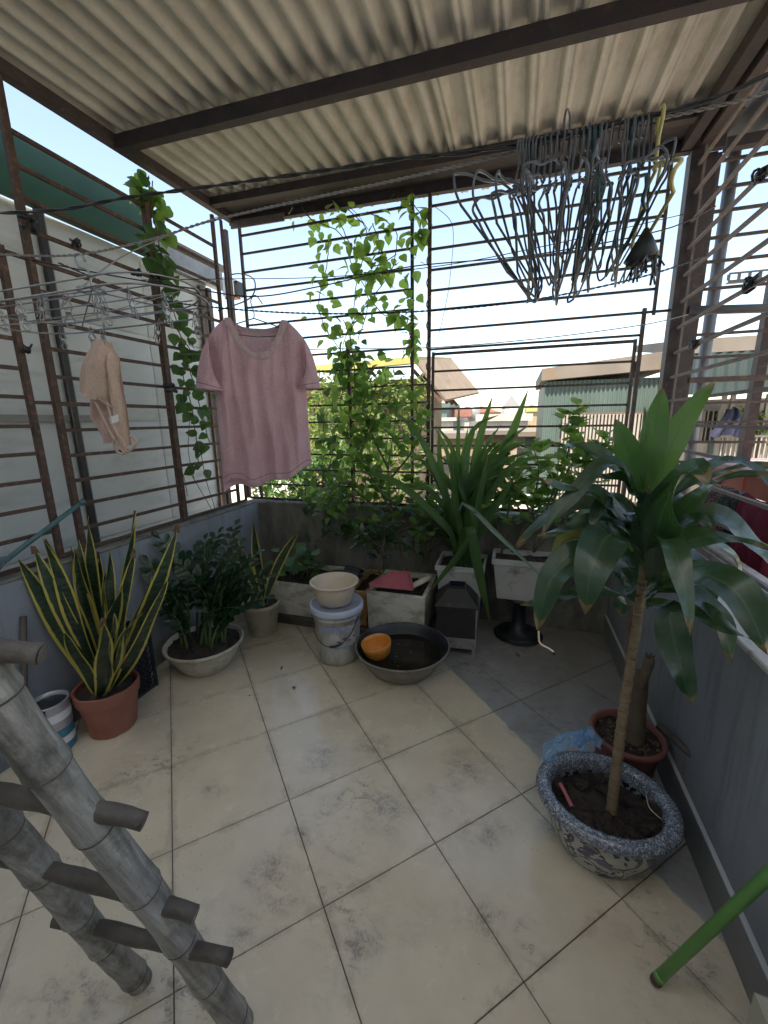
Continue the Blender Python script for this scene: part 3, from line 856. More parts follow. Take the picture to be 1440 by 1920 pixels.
XRG = 0.83
gr = thing('security_grille', 'pale weathered grille above the right ledge with long receding bars', 'grille', (XRG, 1.4, 0.80))
barpart(gr, 'upright', (XRG+0.02, 2.83, 0.81), (XRG+0.02, 2.83, 2.78), 0.012, M['barpale'], V3((1, 0, 0)))
barpart(gr, 'upright', (XRG, 0.35, 0.81), (XRG, 0.35, 2.78), 0.02, M['barpale'], V3((1, 0, 0)))
for k in range(15):
    z = 2.682-0.1315*k
    if z < 0.83: continue
    barpart(gr, 'bar', (XRG, 0.1, z), (XRG, 2.835, z), 0.014, M['barpale'])
barpart(gr, 'rail', (XRG, 0.1, 0.812), (XRG, 2.835, 0.812), 0.018, M['barpale'])
for (yy, z) in ((2.12, 2.155+0.131), (2.05, 1.90), (2.52, 1.765)):
    mb = MB()
    for q in range(5):
        c = V3((XRG-0.008, yy+rnd(-.02, .02), z+rnd(-.012, .012)))
        mb.tube([c+V3((0.016*math.cos(t), 0.02*math.sin(t), 0.016*math.sin(t+q))) for t in [2*PI*i/9 for i in range(10)]], 0.0055, 5)
    part('tied_cord', mb, M['cable'], gr)

def post(lo, hi, mat, label):
    mb = MB(); mb.box(lo, hi, 0.004)
    return tag(part('steel_post', mb, mat), label, 'post')
post((0.795, 2.852, 0.79), (0.866, 2.925, zroof(0.83, 2.9)-0.075), M['post'], 'square brown steel post at the corner of the back and right grilles')
post((0.885, 2.99, -0.14), (0.958, 3.06, 2.80), M['post'], 'darker square steel post standing just outside the corner post')
mb = MB(); mb.tube([(1.062, 3.08, -0.14), (1.062, 3.08, 2.83)], 0.031, 16)
tag(part('steel_pole', mb, M['galv'], smooth=True), 'round grey steel pole behind the right grille beside the corner posts', 'pole')

ge = thing('security_grille', 'dark grille of the next terrace seen beyond the round steel pole', 'grille', (1.7, 3.02, 0.8))
barpart(ge, 'upright', (0.975, 3.02, 0.3), (0.975, 3.02, 2.80), 0.018, M['bar'], V3((0, 1, 0)))
for v in (302, 353, 397, 445, 490, 541, 626, 669, 711, 755, 791, 829, 867, 905):
    p = at(1345, v, y=3.02)
    barpart(ge, 'bar', (0.975, 3.02, p.z), (2.7, 3.02, p.z), 0.015 if v != 711 else 0.03, M['bar'])
mb = MB()
p = at(1293, 582, y=2.985); q = at(1440, 578, y=2.985)
mb.tube([p, p+(q-p)*4], 0.024, 12)
tag(part('steel_tube', mb, M['galv'], smooth=True), 'level grey steel tube fixed across the outside of the round pole', 'tube')
# slotted angle
sa = MB()
p = at(1366, 521, y=3.08); q = at(1440, 514, y=3.08); dx = (q-p).normalized(); L = 0.9
sa.obox(p+V3((0, 0, -0.018)), p+dx*L+V3((0, 0, -0.018)), 0.004, 0.010)
sa.obox(p+V3((0, 0, 0.022)), p+dx*L+V3((0, 0, 0.022)), 0.004, 0.010)
sa.obox(p+V3((0, 0.018, -0.024)), p+dx*L+V3((0, 0.018, -0.024)), 0.036, 0.004)
for k in range(18):
    c = p+dx*(k*0.05)
    sa.obox(c+V3((0, 0, -0.014)), c+V3((0, 0, 0.018)), 0.016, 0.004, V3((0, 1, 0)))
tag(part('slotted_angle', sa, M['galv']), 'slotted steel angle bar hanging level outside the right grille', 'angle bar')
# dark roof of the next terrace
nr = MB()
def nroof(u, v):
    x = 0.80+0.62*u; yv = 0.72+2.42*v
    return V3((x, yv, 2.885+0.03*(yv-3)+0.014*math.sin(2*PI*x/0.09)))
nr.grid(nroof, 48, 8)
nr.grid(lambda u, v: nroof(u, v)+V3((0, 0, 0.002)), 48, 8); nr.uv = {}
nth = thing('sheet_roof', 'dark blue grey sheet roof of the next terrace at the upper right', 'roof', (2.2, 1.7, 2.83))
part('roof_sheet', nr, M['darkroof'], nth, smooth=True)
mb = MB(); mb.obox((0.97, 2.95, 2.80), (1.42, 2.95, 2.80), 0.05, 0.05); part('purlin', mb, M['beam'], nth)
mb = MB(); mb.obox((0.97, 1.75, 2.775), (1.42, 1.75, 2.775), 0.05, 0.05); part('purlin', mb, M['beam'], nth)
for k, yy in enumerate((0.78, 3.12)):
    mb = MB(); mb.obox((1.36, yy, -0.14), (1.36, yy, 2.80), 0.05, 0.06, V3((0, 1, 0))); part('roof_post', mb, M['post'], nth)
mb = MB(); mb.tube([(-2.05, 0.10, 2.0), (-0.5, 0.10, 2.0)], 0.02, 10)
tag(part('steel_tube', mb, M['galv'], smooth=True), 'grey steel tube behind the viewpoint that the bamboo ladder leans on', 'tube')
mb = MB(); mb.obox((-0.5, 0.10, 0.001), (-0.5, 0.10, 2.02), 0.04, 0.04, V3((0, 1, 0))); tag(part('steel_post', mb, M['post']), 'square steel post behind the viewpoint carrying the leaning tube', 'post')
#@@OUT

# ================================================================== OUTSIDE
def lowbox(lo, hi, name, mat, parent=None, kind=None):
    mb = MB(); mb.box(lo, hi)
    return part(name, mb, mat, parent, kind=kind)
mb = MB(); mb.box((-420, -300, -3.6), (420, 620, -3.4)); part('ground', mb, M['ground'], kind='structure')
mb = MB(); mb.box((-2.3, 2.96, -0.3), (5.5, 7.6, 0.10)); part('terrace', mb, M['terrace'], kind='structure')
mb = MB(); mb.box((-6.5, 2.96, -0.3), (-2.31, 9.5, 0.08)); part('terrace', mb, M['terrace'], kind='structure')

# ---- pale metal wall of the neighbour on the left
XN = -2.5
nw = thing('metal_wall', 'pale metal panel wall with a dark green top band behind the left grille', 'wall', (XN, 1.6, -0.3))
for (y0, y1) in ((-0.6, 0.62), (0.625, 1.76), (1.765, 2.45), (2.455, 3.10)):
    for (z0, z1) in ((-0.3, 0.70), (0.704, 1.435), (1.439, 2.02), (2.024, 2.54)):
        mb = MB()
        def f(u, v, y0=y0, y1=y1, z0=z0, z1=z1):
            yy = y0+(y1-y0)*u; z = z0+(z1-z0)*v
            e = min(u, 1-u, v, 1-v)
            return V3((XN-0.02+0.012*min(1, e*9)+0.006*mnoise.noise(V3((1, yy*2.2, z*2.6))), yy, z))
        mb.grid(f, 12, 10); mb.uv = {}
        for a in range(len(mb.f)): pass
        part('wall_panel', mb, M['neigh'], nw, smooth=True)
lowbox((XN-0.2, -0.6, -0.3), (XN-0.035, 3.11, 2.54), 'wall_core', M['neigh'], nw)
lowbox((XN-0.02, -0.6, 1.436), (XN+0.004, 2.15, 1.474), 'cross_strip', M['slat'], nw)
for yy in (1.795,):
    lowbox((XN, yy-0.012, -0.3), (XN+0.03, yy+0.02, 2.54), 'batten', M['blackmetal'], nw)
    lowbox((XN, yy+0.02, -0.3), (XN+0.016, yy+0.036, 2.54), 'batten', M['galv'], nw)
lowbox((XN, 2.97, -0.3), (XN+0.03, 3.02, 2.50), 'drain_pipe', M['bar'], nw)
lowbox((XN, 3.06, -0.3), (XN+0.03, 3.10, 2.50), 'drain_pipe', M['bar'], nw)
mb = MB()
mb.obox((XN+0.01, -0.6, 2.695), (XN+0.01, 2.52, 2.695), 0.05, 0.30)
part('green_band', mb, M['greentrim'], nw)
mb = MB(); mb.obox((XN+0.005, 2.52, 2.60), (XN+0.005, 3.26, 2.60), 0.05, 0.14); part('gutter', mb, M['galv'], nw)
mb = MB(); mb.obox((XN-0.02, 2.50, 2.71), (XN-0.02, 3.30, 2.71), 0.10, 0.05); part('gutter_lip', mb, M['barpale'], nw)
mb = MB(); mb.obox((XN-0.2, -0.6, 2.86), (XN-0.2, 2.6, 2.86), 0.36, 0.02); part('roof_edge', mb, M['galv'], nw)
bx = thing('metal_box', 'small dark metal box fixed at the far end of the left gutter', 'box', (-2.45, 3.34, 2.5))
mb = MB(); mb.box((-2.52, 3.31, 2.50), (-2.40, 3.40, 2.64), 0.006); part('case', mb, M['cansilver'], bx)
mb = MB(); mb.box((-2.395, 3.32, 2.50), (-2.37, 3.40, 2.62), 0.004); part('cover', mb, M['blackplastic'], bx)
mb = MB(); mb.box((-2.52, 3.33, 2.488), (-2.40, 3.40, 2.498), 0.002); part('base_lip', mb, M['terracotta'], bx)
mb = MB(); mb.tube(smoothpath([(-2.42, 3.3, 2.66), (-2.3, 3.28, 2.65), (-2.14, 3.22, 2.58), (-2.12, 3.2, 2.48), (-2.22, 3.22, 2.42), (-2.5, 3.2, 2.36)], 5), 0.006, 5)
tag(part('cable_loop', mb, M['cable']), 'loose black cable looping out beside the small metal box at the corner', 'cable')

# ---- house with the yellow roof, creepers over it
yh = thing('yellow_roof_house', 'small beige house with a yellow sheet roof behind the climbing vine', 'house', (-2.3, 6.8, 0.08))
lowbox((-3.6, 6.2, 0.08), (-1.45, 8.4, 2.02), 'wall', M['beige'], yh)
mb = MB()
for (a, b) in (((-3.6, 5.75, 2.08), (-1.36, 5.75, 2.14)),):
    mb.add([(-3.7, 5.7, 2.10), (-1.36, 5.7, 2.17), (-1.30, 8.6, 2.55), (-3.7, 8.6, 2.55), (-3.7, 5.7, 2.20), (-1.36, 5.7, 2.26), (-1.30, 8.6, 2.62), (-3.7, 8.6, 2.62)],
           [(0,1,2,3),(7,6,5,4),(4,5,1,0),(5,6,2,1),(6,7,3,2),(7,4,0,3)])
part('roof', mb, M['yellow'], yh)
mb = MB()
mb.add([(-1.36, 5.72, 2.17), (-0.98, 5.9, 1.66), (-0.75, 8.5, 1.9), (-1.30, 8.6, 2.55), (-1.36, 5.72, 2.21), (-0.96, 5.9, 1.69), (-0.73, 8.5, 1.93), (-1.30, 8.6, 2.6)],
       [(0,1,2,3),(7,6,5,4),(4,5,1,0),(5,6,2,1),(6,7,3,2),(7,4,0,3)])
part('side_roof', mb, M['farbrown'], yh)
for k in range(4):
    mb = MB(); yy = 5.85+0.55*k
    mb.obox((-1.42, yy, 2.10), (-1.02, yy+0.05, 1.66), 0.04, 0.05); part('rafter', mb, M['rust'], yh)
for k in range(30):
    x = -3.55+k*0.071
    mb = MB(); mb.box((x, 6.172, 0.75), (x+0.038, 6.197, 1.75)); part('wall_slat', mb, M['barpale'] if k % 3 else M['whitewall'], yh)
lowbox((-3.6, 6.165, 1.76), (-1.45, 6.2, 1.82), 'rail', M['rust'], yh)
lowbox((-2.9, 6.16, 0.08), (-2.82, 6.2, 1.75), 'pipe', M['galv'], yh)

def ellip_foliage(mb, c, r, n, size, flat=0.2):
    for _ in range(n):
        while True:
            q = V3((rnd(-1, 1), rnd(-1, 1), rnd(-1, 1)))
            if 0.25 < q.length < 1: break
        p = V3((c[0]+q.x*r[0], c[1]+q.y*r[1], c[2]+q.z*r[2]))
        f = V3((rnd(-1, 1), rnd(-1, 1), rnd(-1.0, 0.7))).normalized()
        nn = V3((rnd(-.6, .6), rnd(-.8, .3), rnd(0.1, 1)))
        s_ = f.cross(nn)
        if s_.length < 1e-3: continue
        s_.normalize(); nn = s_.cross(f)
        L = size*rnd(0.6, 1.3); w = L*rnd(0.32, 0.5)
        mb.add([p, p+f*L*0.45+s_*w*0.55+nn*L*0.05, p+f*L, p+f*L*0.45-s_*w*0.55+nn*L*0.05, p+f*L*0.5-nn*L*0.06],
               [(0, 1, 4), (1, 2, 4), (2, 3, 4), (3, 0, 4)])
def bush(name, label, cat, clumps, base, n, size, mat, group=None, stems=5):
    t = thing(name, label, cat, base, group)
    mb = MB()
    for (c, r, k) in clumps: ellip_foliage(mb, c, r, int(n*k), size)
    part('foliage', mb, mat, t, kind='stuff')
    for k in range(stems):
        c, r, _ = random.choice(clumps)
        e = V3(c)+V3((rnd(-.6, .6)*r[0], rnd(-.6, .6)*r[1], rnd(-.2, .6)*r[2]))
        b = V3(base)+V3((rnd(-.15, .15), rnd(-.08, .08), 0))
        sm = MB(); sm.tube(smoothpath([b, (b+e)*0.5+V3((rnd(-.1, .1), rnd(-.1, .1), 0)), e], 4), [0.012-0.0011*i for i in range(9)], 5)
        part('stem', sm, M['stem'], t)
    return t
def px_clumps(lst, y):
    out = []
    for (u, v, ru, rv, k, dy) in lst:
        p = at(u, v, y=y+dy); s_ = (p-EYE).dot(D_)/F_PX
        out.append(((p.x, p.y, p.z), (ru*s_, 0.28, rv*s_), k))
    return out
bush('creeper', 'sunlit yellow green creeper spread over the front of the yellow roofed house', 'creeper',
     px_clumps([(640, 740, 60, 40, 1, 0), (720, 730, 60, 35, 1, 0.1), (775, 745, 35, 40, .7, 0), (620, 800, 45, 50, .8, 0), (700, 790, 50, 40, .6, 0), (760, 800, 30, 50, .4, 0.1), (660, 700, 40, 20, .5, .1), (600, 850, 30, 40, .5, 0)], 5.7),
     (-2.2, 6.0, 0.08), 330, 0.10, M['bushsun'])
bush('garden_bush', 'leafy green bush just outside the back grille below the pink shirt', 'bush',
     px_clumps([(520, 905, 60, 35, 1, 0), (600, 900, 55, 35, 1, 0.2), (640, 860, 45, 40, .8, 0.3), (560, 870, 50, 30, .8, .3), (600, 930, 70, 25, .8, 0)], 3.9),
     (-2.3, 3.95, 0.10), 330, 0.10, M['bushgreen'])
bush('garden_bush', 'yellowish bush standing left of the beige house behind the shirt', 'bush',
     px_clumps([(600, 760, 25, 70, .8, 0), (590, 830, 35, 50, .8, 0), (650, 840, 40, 50, .6, -.3)], 5.1),
     (-2.7, 5.1, 0.08), 300, 0.09, M['bushsun'])
bush('garden_bush', 'sparse dry bush in front of the slatted wall right of the climbing vine', 'bush',
     px_clumps([(720, 850, 45, 40, .6, 0), (770, 840, 25, 60, .5, 0), (740, 905, 50, 25, .6, -.6), (690, 920, 40, 20, .5, -.8)], 5.0),
     (-1.5, 5.0, 0.10), 230, 0.08, M['bushsun'])
fl_ = MB()
for (u, v) in ((668, 862), (600, 912), (662, 790), (618, 892), (690, 835)):
    p = at(u, v, y=3.85)
    for k in range(9):
        d = V3((rnd(-1, 1), rnd(-1, 1), rnd(-1, 1))).normalized()*0.035
        s_ = V3((-d.y, d.x, 0.3*d.z)).normalized()*0.016
        fl_.add([p, p+d*0.6+s_, p+d, p+d*0.6-s_], [(0, 1, 2, 3)])
tag(part('flowers', fl_, M['redplastic'], kind='stuff'), 'few small red flowers among the outside bushes', 'flowers')

# ---- pale teal sheet building right of centre
tb_ = thing('sheet_metal_building', 'pale teal corrugated sheet building with a weathered fascia across the way', 'building', (1.0, 6.5, -3.4))
def teal(u, v):
    x = 0.36+1.5*u; z = -0.4+2.32*v
    return V3((x, 6.5+0.010*math.sin(2*PI*x/0.055), z))
mb = MB(); mb.grid(teal, 220, 2); mb.uv = {}
part('corrugated_wall', mb, M['teal'], tb_, smooth=True)
lowbox((0.36, 6.515, -3.4), (1.86, 8.5, 1.9), 'building_body', M['teal'], tb_)
mb = MB(); mb.add([(0.30, 6.40, 1.93), (1.9, 6.40, 2.02), (1.9, 8.5, 2.02), (0.30, 8.5, 1.93), (0.30, 6.40, 2.09), (1.9, 6.40, 2.24), (1.9, 8.5, 2.24), (0.30, 8.5, 2.09)],
                  [(3,2,1,0),(4,5,6,7),(0,1,5,4),(1,2,6,5),(2,3,7,6),(3,0,4,7)])
part('fascia', mb, M['fascia'], tb_)
p0 = at(1055, 778, y=6.4); p1 = at(1228, 940, y=6.4)
lowbox((p0.x, 6.42, p1.z), (p1.x-0.02, 6.47, p0.z), 'opening', M['dark'], tb_)
n = 28
for k in range(n):
    x = p0.x+0.015+(p1.x-p0.x-0.06)*k/(n-1)
    mb = MB(); mb.box((x-0.011, 6.385, p1.z-0.02), (x+0.013, 6.405, p0.z)); part('slat', mb, M['slat'], tb_)
for z in (p0.z+0.005, p1.z-0.03, p0.z-0.35):
    mb = MB(); mb.box((p0.x-0.03, 6.41, z-0.02), (p1.x, 6.418, z+0.02)); part('slat_rail', mb, M['bar'], tb_)

# ---- house with window grilles on the right
rh = thing('row_house', 'white house with barred windows under a dark teal awning behind the right grille', 'house', (2.6, 6.6, -3.4))
lowbox((1.87, 6.62, -3.4), (5.2, 8.5, 1.62), 'wall', M['whitewall'], rh)
mb = MB(); mb.add([(1.83, 6.05, 2.14), (5.4, 6.05, 2.14), (5.4, 8.4, 2.5), (1.83, 8.4, 2.5), (1.83, 6.05, 2.30), (5.4, 6.05, 2.30), (5.4, 8.4, 2.6), (1.83, 8.4, 2.6)],
                  [(3,2,1,0),(4,5,6,7),(0,1,5,4),(1,2,6,5),(2,3,7,6),(3,0,4,7)])
part('roof_edge', mb, M['fascia'], rh)
mb = MB()
def awn(u, v):
    x = 1.72+3.6*u; z = 1.66+0.50*v
    return V3((x, 5.98+0.08*v+0.008*math.sin(2*PI*x/0.11), z))
mb.grid(awn, 200, 3); mb.uv = {}
mb.grid(lambda u, v: awn(u, v)+V3((0, 0.006, 0)), 200, 3); mb.uv = {}
part('awning', mb, M['darkteal'], rh, smooth=True)
def at6(u, v): return at(u, v, y=6.6)
for (u0, v0, u1, v1) in ((1248, 772, 1278, 828), (1290, 770, 1312, 828), (1318, 770, 1346, 828)):
    a = at6(u0, v0); b = at6(u1, v1)
    w = MB(); w.box((a.x, 6.585, b.z), (b.x, 6.615, a.z)); wo = part('window', w, M['dark'], rh)
    for k in range(5):
        x = a.x+(b.x-a.x)*k/4
        mb = MB(); mb.box((x-0.007, 6.56, b.z), (x+0.007, 6.575, a.z)); part('window_bar', mb, M['slat'], wo)
    for k in range(3):
        z = b.z+(a.z-b.z)*k/2
        mb = MB(); mb.box((a.x, 6.548, z-0.007), (b.x, 6.559, z+0.007)); part('window_bar', mb, M['slat'], wo)
a = at6(1330, 822); b = at6(1345, 880)
mb = MB(); mb.box((a.x, 6.57, b.z-0.3), (b.x, 6.61, a.z)); part('door', mb, M['teal'], rh)
for u in (1350, 1366, 1405, 1432):
    a = at(u, 800, y=6.35)
    mb = MB(); mb.box((a.x-0.022, 6.33, 0.10), (a.x+0.022, 6.375, 1.66)); part('awning_post', mb, M['slat'], rh)
for k in range(13):
    a = at(1352+k*9, 840, y=6.25)
    mb = MB(); mb.box((a.x-0.007, 6.24, 0.10), (a.x+0.007, 6.255, at(1400, 818, y=6.25).z)); part('railing_bar', mb, M['slat'], rh)
a = at(1350, 818, y=6.25)
mb = MB(); mb.box((a.x, 6.236, a.z-0.012), (a.x+1.6, 6.258, a.z+0.012)); part('railing_top', mb, M['slat'], rh)
bush('garden_bush', 'sunlit bush glimpsed between the posts under the teal awning', 'bush',
     px_clumps([(1400, 785, 45, 25, 1, 0), (1425, 810, 30, 30, .6, 0)], 6.5), (2.9, 6.5, 0.1), 220, 0.09, M['bushsun'], stems=3)
# dark garment hanging far under the awning
cg = MB()
pa = at(1376, 765, y=6.15); pb = at(1376, 818, y=6.15)
def garm(u, v):
    w = 0.06+0.12*v
    return V3((pa.x+(u-0.5)*2*w+0.02*math.sin(v*5), 6.15+0.03*math.sin(u*14+v*3), pa.z+(pb.z-pa.z)*(v+0.06*math.sin(u*9))))
cg.grid(garm, 16, 8); cg.grid(lambda u, v: garm(u, v)+V3((0, 0.025, 0)), 16, 8); cg.uv = {}
tag(part('hanging_garment', cg, M['navy'], smooth=True), 'dark violet garment hanging under the far teal awning', 'garment')

# ---- far town
def house(x0, x1, y0, y1, z1, wall, roof, name, label, rz=0.25, pitched=False, wins=0):
    t = thing(name, label, 'building', ((x0+x1)/2, y0, -3.4))
    lowbox((x0, y0, -3.4), (x1, y1, z1), 'wall', wall, t)
    mb = MB()
    if pitched:
        xm = (x0+x1)/2; o = 0.25
        mb.add([(x0-o, y0-o, z1), (x1+o, y0-o, z1), (xm, y0-o, z1+rz), (x0-o, y1+o, z1), (x1+o, y1+o, z1), (xm, y1+o, z1+rz)],
               [(0, 1, 2), (5, 4, 3), (1, 4, 5, 2), (3, 0, 2, 5), (0, 3, 4, 1)])
    else:
        mb.box((x0-0.15, y0-0.15, z1+0.002), (x1+0.15, y1, z1+rz))
    part('roof', mb, roof, t)
    for k in range(wins):
        w = (x1-x0)/(wins*2+1); xx = x0+w*(2*k+1)
        mb = MB(); mb.box((xx, y0-0.03, z1-1.5), (xx+w, y0+0.02, z1-0.5)); part('window', mb, M['dark'], t)
    return t
def hpx(u0, u1, v, y, depth, wall, roof, name, label, **k):
    a = at(u0, v, y=y); b = at(u1, v, y=y)
    return house(a.x, b.x, y, y+depth, a.z, wall, roof, name, label, **k)
hpx(808, 838, 765, 22, 4, M['teal'], M['teal'], 'far_building', 'small blue green far building beside the yellow roofed house', wins=1)
hpx(806, 850, 790, 18, 4, M['whitewall'], M['whitewall'], 'far_building', 'white far building left of the red roof', rz=0.15, wins=2)
hpx(846, 880, 782, 24, 5, M['whitewall'], M['redroof'], 'far_building', 'far building with a flat red roof left of the strap leaves', rz=0.5)
hpx(900, 990, 790, 16, 5, M['whitewall'], M['whitewall'], 'far_building', 'long low white far building behind the strap leaves', rz=0.25, wins=3)
hpx(945, 972, 766, 40, 8, M['whitewall'], M['galv'], 'far_building', 'far white house with a grey gable roof', rz=1.2, pitched=True, wins=1)
hpx(990, 1030, 772, 30, 6, M['beige'], M['yellow'], 'far_building', 'far building with a pale yellow roof edge beside the teal building', rz=0.3)
hpx(820, 905, 822, 12, 3, M['beige'], M['fascia'], 'far_building', 'low beige far building behind the base of the strap leaves', rz=0.15, wins=3)
hpx(905, 985, 815, 10.5, 2, M['farbrick'], M['fascia'], 'far_building', 'low brick red far wall block left of the teal building', rz=0.1)
hpx(985, 1018, 818, 9.5, 2, M['teal'], M['fascia'], 'far_building', 'low teal far shed against the corner of the teal building', rz=0.1)
hpx(870, 935, 774, 55, 8, M['beige'], M['redroof'], 'far_building', 'wide far building with a low red roof on the skyline', rz=0.8, pitched=True, wins=3)
hpx(1000, 1060, 768, 60, 8, M['whitewall'], M['galv'], 'far_building', 'pale far building on the skyline partly behind the teal building', rz=0.5)
hpx(700, 800, 772, 60, 8, M['whitewall'], M['galv'], 'far_building', 'wide far building on the skyline behind the yellow roof', rz=0.5, wins=4)
for (u, v, yy, r_, lab) in ((885, 768, 24.5, .45, 'small steel water tank on the far red roof'), (960, 776, 17, .4, 'small steel water tank on the long white far building'), (1008, 768, 31, .6, 'small steel water tank by the pale yellow far roof')):
    c_ = at(u, v+10, y=yy); mb = MB(); mb.lathe((c_.x, c_.y, c_.z-0.35), [(r_, 0.0), (r_, r_*1.7), (r_*.5, r_*2.0), (0.02, r_*2.05)], 14, None, True)
    tag(part('water_tank', mb, M['galv'], smooth=True), lab, 'water tank')
mb = MB(); p = at(841, 790, y=26); mb.tube([(p.x, 26, -3.4), (p.x, 26, at(841, 738, y=26).z)], 0.05, 6)
tag(part('utility_pole', mb, M['bar']), 'thin far pole standing above the rooftops', 'pole')

# ---- table with rug and cloth on the far side of the right ledge
tt = thing('red_table', 'worn red wooden table with its top paled as if sunlit outside the right grille', 'table', (1.5, 2.9, -0.14))
mb = MB(); mb.box((1.18, 2.35, 1.10), (2.1, 3.35, 1.13), 0.004); part('tabletop', mb, M['sunlittop'], tt)
mb = MB(); mb.box((1.22, 2.40, 0.98), (1.245, 2.72, 1.098), 0.004); part('apron', mb, M['redwood'], tt)
mb = MB(); mb.box((1.22, 2.76, 0.98), (1.245, 3.30, 1.098), 0.004); part('apron', mb, M['redwood'], tt)
mb = MB(); mb.box((1.25, 2.40, 0.98), (2.06, 2.425, 1.098), 0.004); part('apron', mb, M['redwood'], tt)
for x in (1.25, 2.02):
    for yy in (2.43, 3.27):
        mb = MB(); mb.box((x, yy-0.03, -0.14), (x+0.06, yy+0.03, 1.098), 0.004); part('leg', mb, M['redwood'], tt)
lowbox((0.96, 0.1, -0.3), (3.6, 2.955, -0.14), 'terrace', M['terrace'], kind='structure')
rail_ = MB(); rail_.tube([(1.03, 1.0, 1.03), (1.03, 2.75, 1.03)], 0.012, 8); rail_.tube([(1.03, 1.02, -0.14), (1.03, 1.02, 1.03)], 0.012, 8); rail_.tube([(1.03, 2.73, -0.14), (1.03, 2.73, 1.03)], 0.012, 8)
tag(part('drying_rail', rail_, M['galv'], smooth=True), 'thin metal drying rail outside the right grille carrying the rug', 'drying rail')
def rugmat():
    m, nt, p = newmat('woven_rag_rug')
    pos = nodes_pos(nt)
    sp = nt.nodes.new('ShaderNodeSeparateXYZ'); nt.links.new(pos, sp.inputs[0])
    d = mth(nt, 'MULTIPLY_ADD', sp.outputs[2], 1.0, mth(nt, 'MULTIPLY', sp.outputs[1], 0.55))
    k = ramp(nt, mth(nt, 'FRACT', mth(nt, 'MULTIPLY', d, 5.5)), [(0.0, (0.32, 0.20, 0.20)), (0.45, (0.32, 0.20, 0.20)), (0.5, (0.09, 0.15, 0.15)), (0.92, (0.09, 0.15, 0.15)), (0.96, (0.32, 0.16, 0.19))])
    v = nt.nodes.new('ShaderNodeTexVoronoi'); v.inputs['Scale'].default_value = 85
    nt.links.new(scaled(nt, pos, (1, 1, 1.7)), v.inputs['Vector'])
    dk = ramp(nt, v.outputs['Distance'], [(0.25, 1.0), (0.6, 0.15)])
    c = mix(nt, 1.0, k, dk, 'MULTIPLY')
    nt.links.new(c, p.inputs['Base Color']); p.inputs['Roughness'].default_value = 0.95
    bump(nt, p, v.outputs['Distance'], -0.9, 0.012)
    return m
def drape(x0, y0, y1, zt, zb, wav, ph, th):
    def f(u, v):
        yy = y0+(y1-y0)*u
        s_ = (v-0.42)*2.0
        L = (zt-zb)
        z = zt+0.014-abs(s_)*L/1.16*(1.0 if s_ > 0 else 0.8)+0.01*math.sin(u*7)
        x = x0 - (1 if s_ > 0 else -1)*min(abs(s_)*0.2, 0.03) + wav*math.sin(u*2*PI*3.2+ph)*min(1, abs(s_)*1.5)
        return V3((x, yy, z))
    mb = MB(); mb.grid(f, 40, 26); mb.uv = {}
    mb.grid(lambda u, v: f(u, v)+V3((0, 0, th)), 40, 26); mb.uv = {}
    return mb
tag(part('rag_rug', drape(1.03, 2.36, 2.72, 1.035, 0.70, 0.006, 0, 0.008), rugmat(), smooth=True), 'woven green and dull red rag rug hung over the drying rail', 'rug')
tag(part('black_cloth', drape(1.03, 2.27, 2.355, 1.035, 0.78, 0.01, 1, 0.008), M['blackplastic'], smooth=True), 'strip of black cloth between the rug and the maroon cloth', 'cloth')
tag(part('maroon_cloth', drape(1.025, 1.90, 2.265, 1.04, 0.60, 0.022, 2, 0.006), M['maroon'], smooth=True), 'crumpled maroon cloth hanging beside the rag rug at the right edge', 'cloth')
#@@OBJ
# ================================================================== OBJECTS
# ---- lines
def cable(name, pts, r, mat, label, cat, strands=1, pitch=0.06, n=5, sub=8):
    mb = MB(); sm = smoothpath(pts, sub)
    if strands == 1: mb.tube(sm, r, n)
    else:
        L = [0]
        for i in range(1, len(sm)): L.append(L[-1]+(sm[i]-sm[i-1]).length)
        m = int(L[-1]/(pitch/7)); rs = []
        k = 0
        for i in range(m+1):
            s_ = L[-1]*i/m
            while k < len(L)-2 and L[k+1] < s_: k += 1
            t = (s_-L[k])/max(L[k+1]-L[k], 1e-6)
            rs.append(sm[k].lerp(sm[k+1], min(1, t)))
        for q in range(strands):
            pp = []
            for i, p in enumerate(rs):
                a = 2*PI*(L[-1]*i/m)/pitch+2*PI*q/strands
                pp.append(p+V3((0.15*r*math.cos(a), 0.85*r*math.cos(a), 0.85*r*math.sin(a))))
            mb.tube(pp, r*0.8, n)
    o = part(name, mb, mat, smooth=True)
    return tag(o, label, cat)
YL = 1.45
XGE = 0.826
lc = [at(u, v, y=yy) for (u, v, yy) in ((0, 403, 1.325), (120, 392, 1.40), (240, 370, YL), (400, 349, YL), (620, 318, YL), (740, 298, YL), (860, 288, YL), (985, 268, YL), (1110, 244, YL), (1240, 213, YL), (1340, 184, YL), (1440, 140, YL))]
lc.append(V3((XGE, YL, lc[-1].z+0.10)))
lc[0] = V3((-2.045, 1.31, 2.252))
cable('black_cable', lc, 0.0042, M['cable'], 'thick black twisted cable strung across under the roof, hangers hooked on it', 'cable', 2, 0.24, 6)
rp = [at(u, v, y=yy) for (u, v, yy) in ((0, 479, 1.30), (140, 478, 1.36), (290, 447, 1.44), (415, 409, 1.475), (800, 325, 1.475), (1000, 276, 1.475), (1240, 222, 1.475), (1440, 172, 1.475))]
rp.append(V3((XGE, 1.475, rp[-1].z+0.06)))
rp[0] = V3((-2.045, 1.29, rp[0].z))
cable('grey_rope', rp, 0.0032, M['rope'], 'pale grey rope running just below the black cable', 'rope', 2, 0.05, 5)
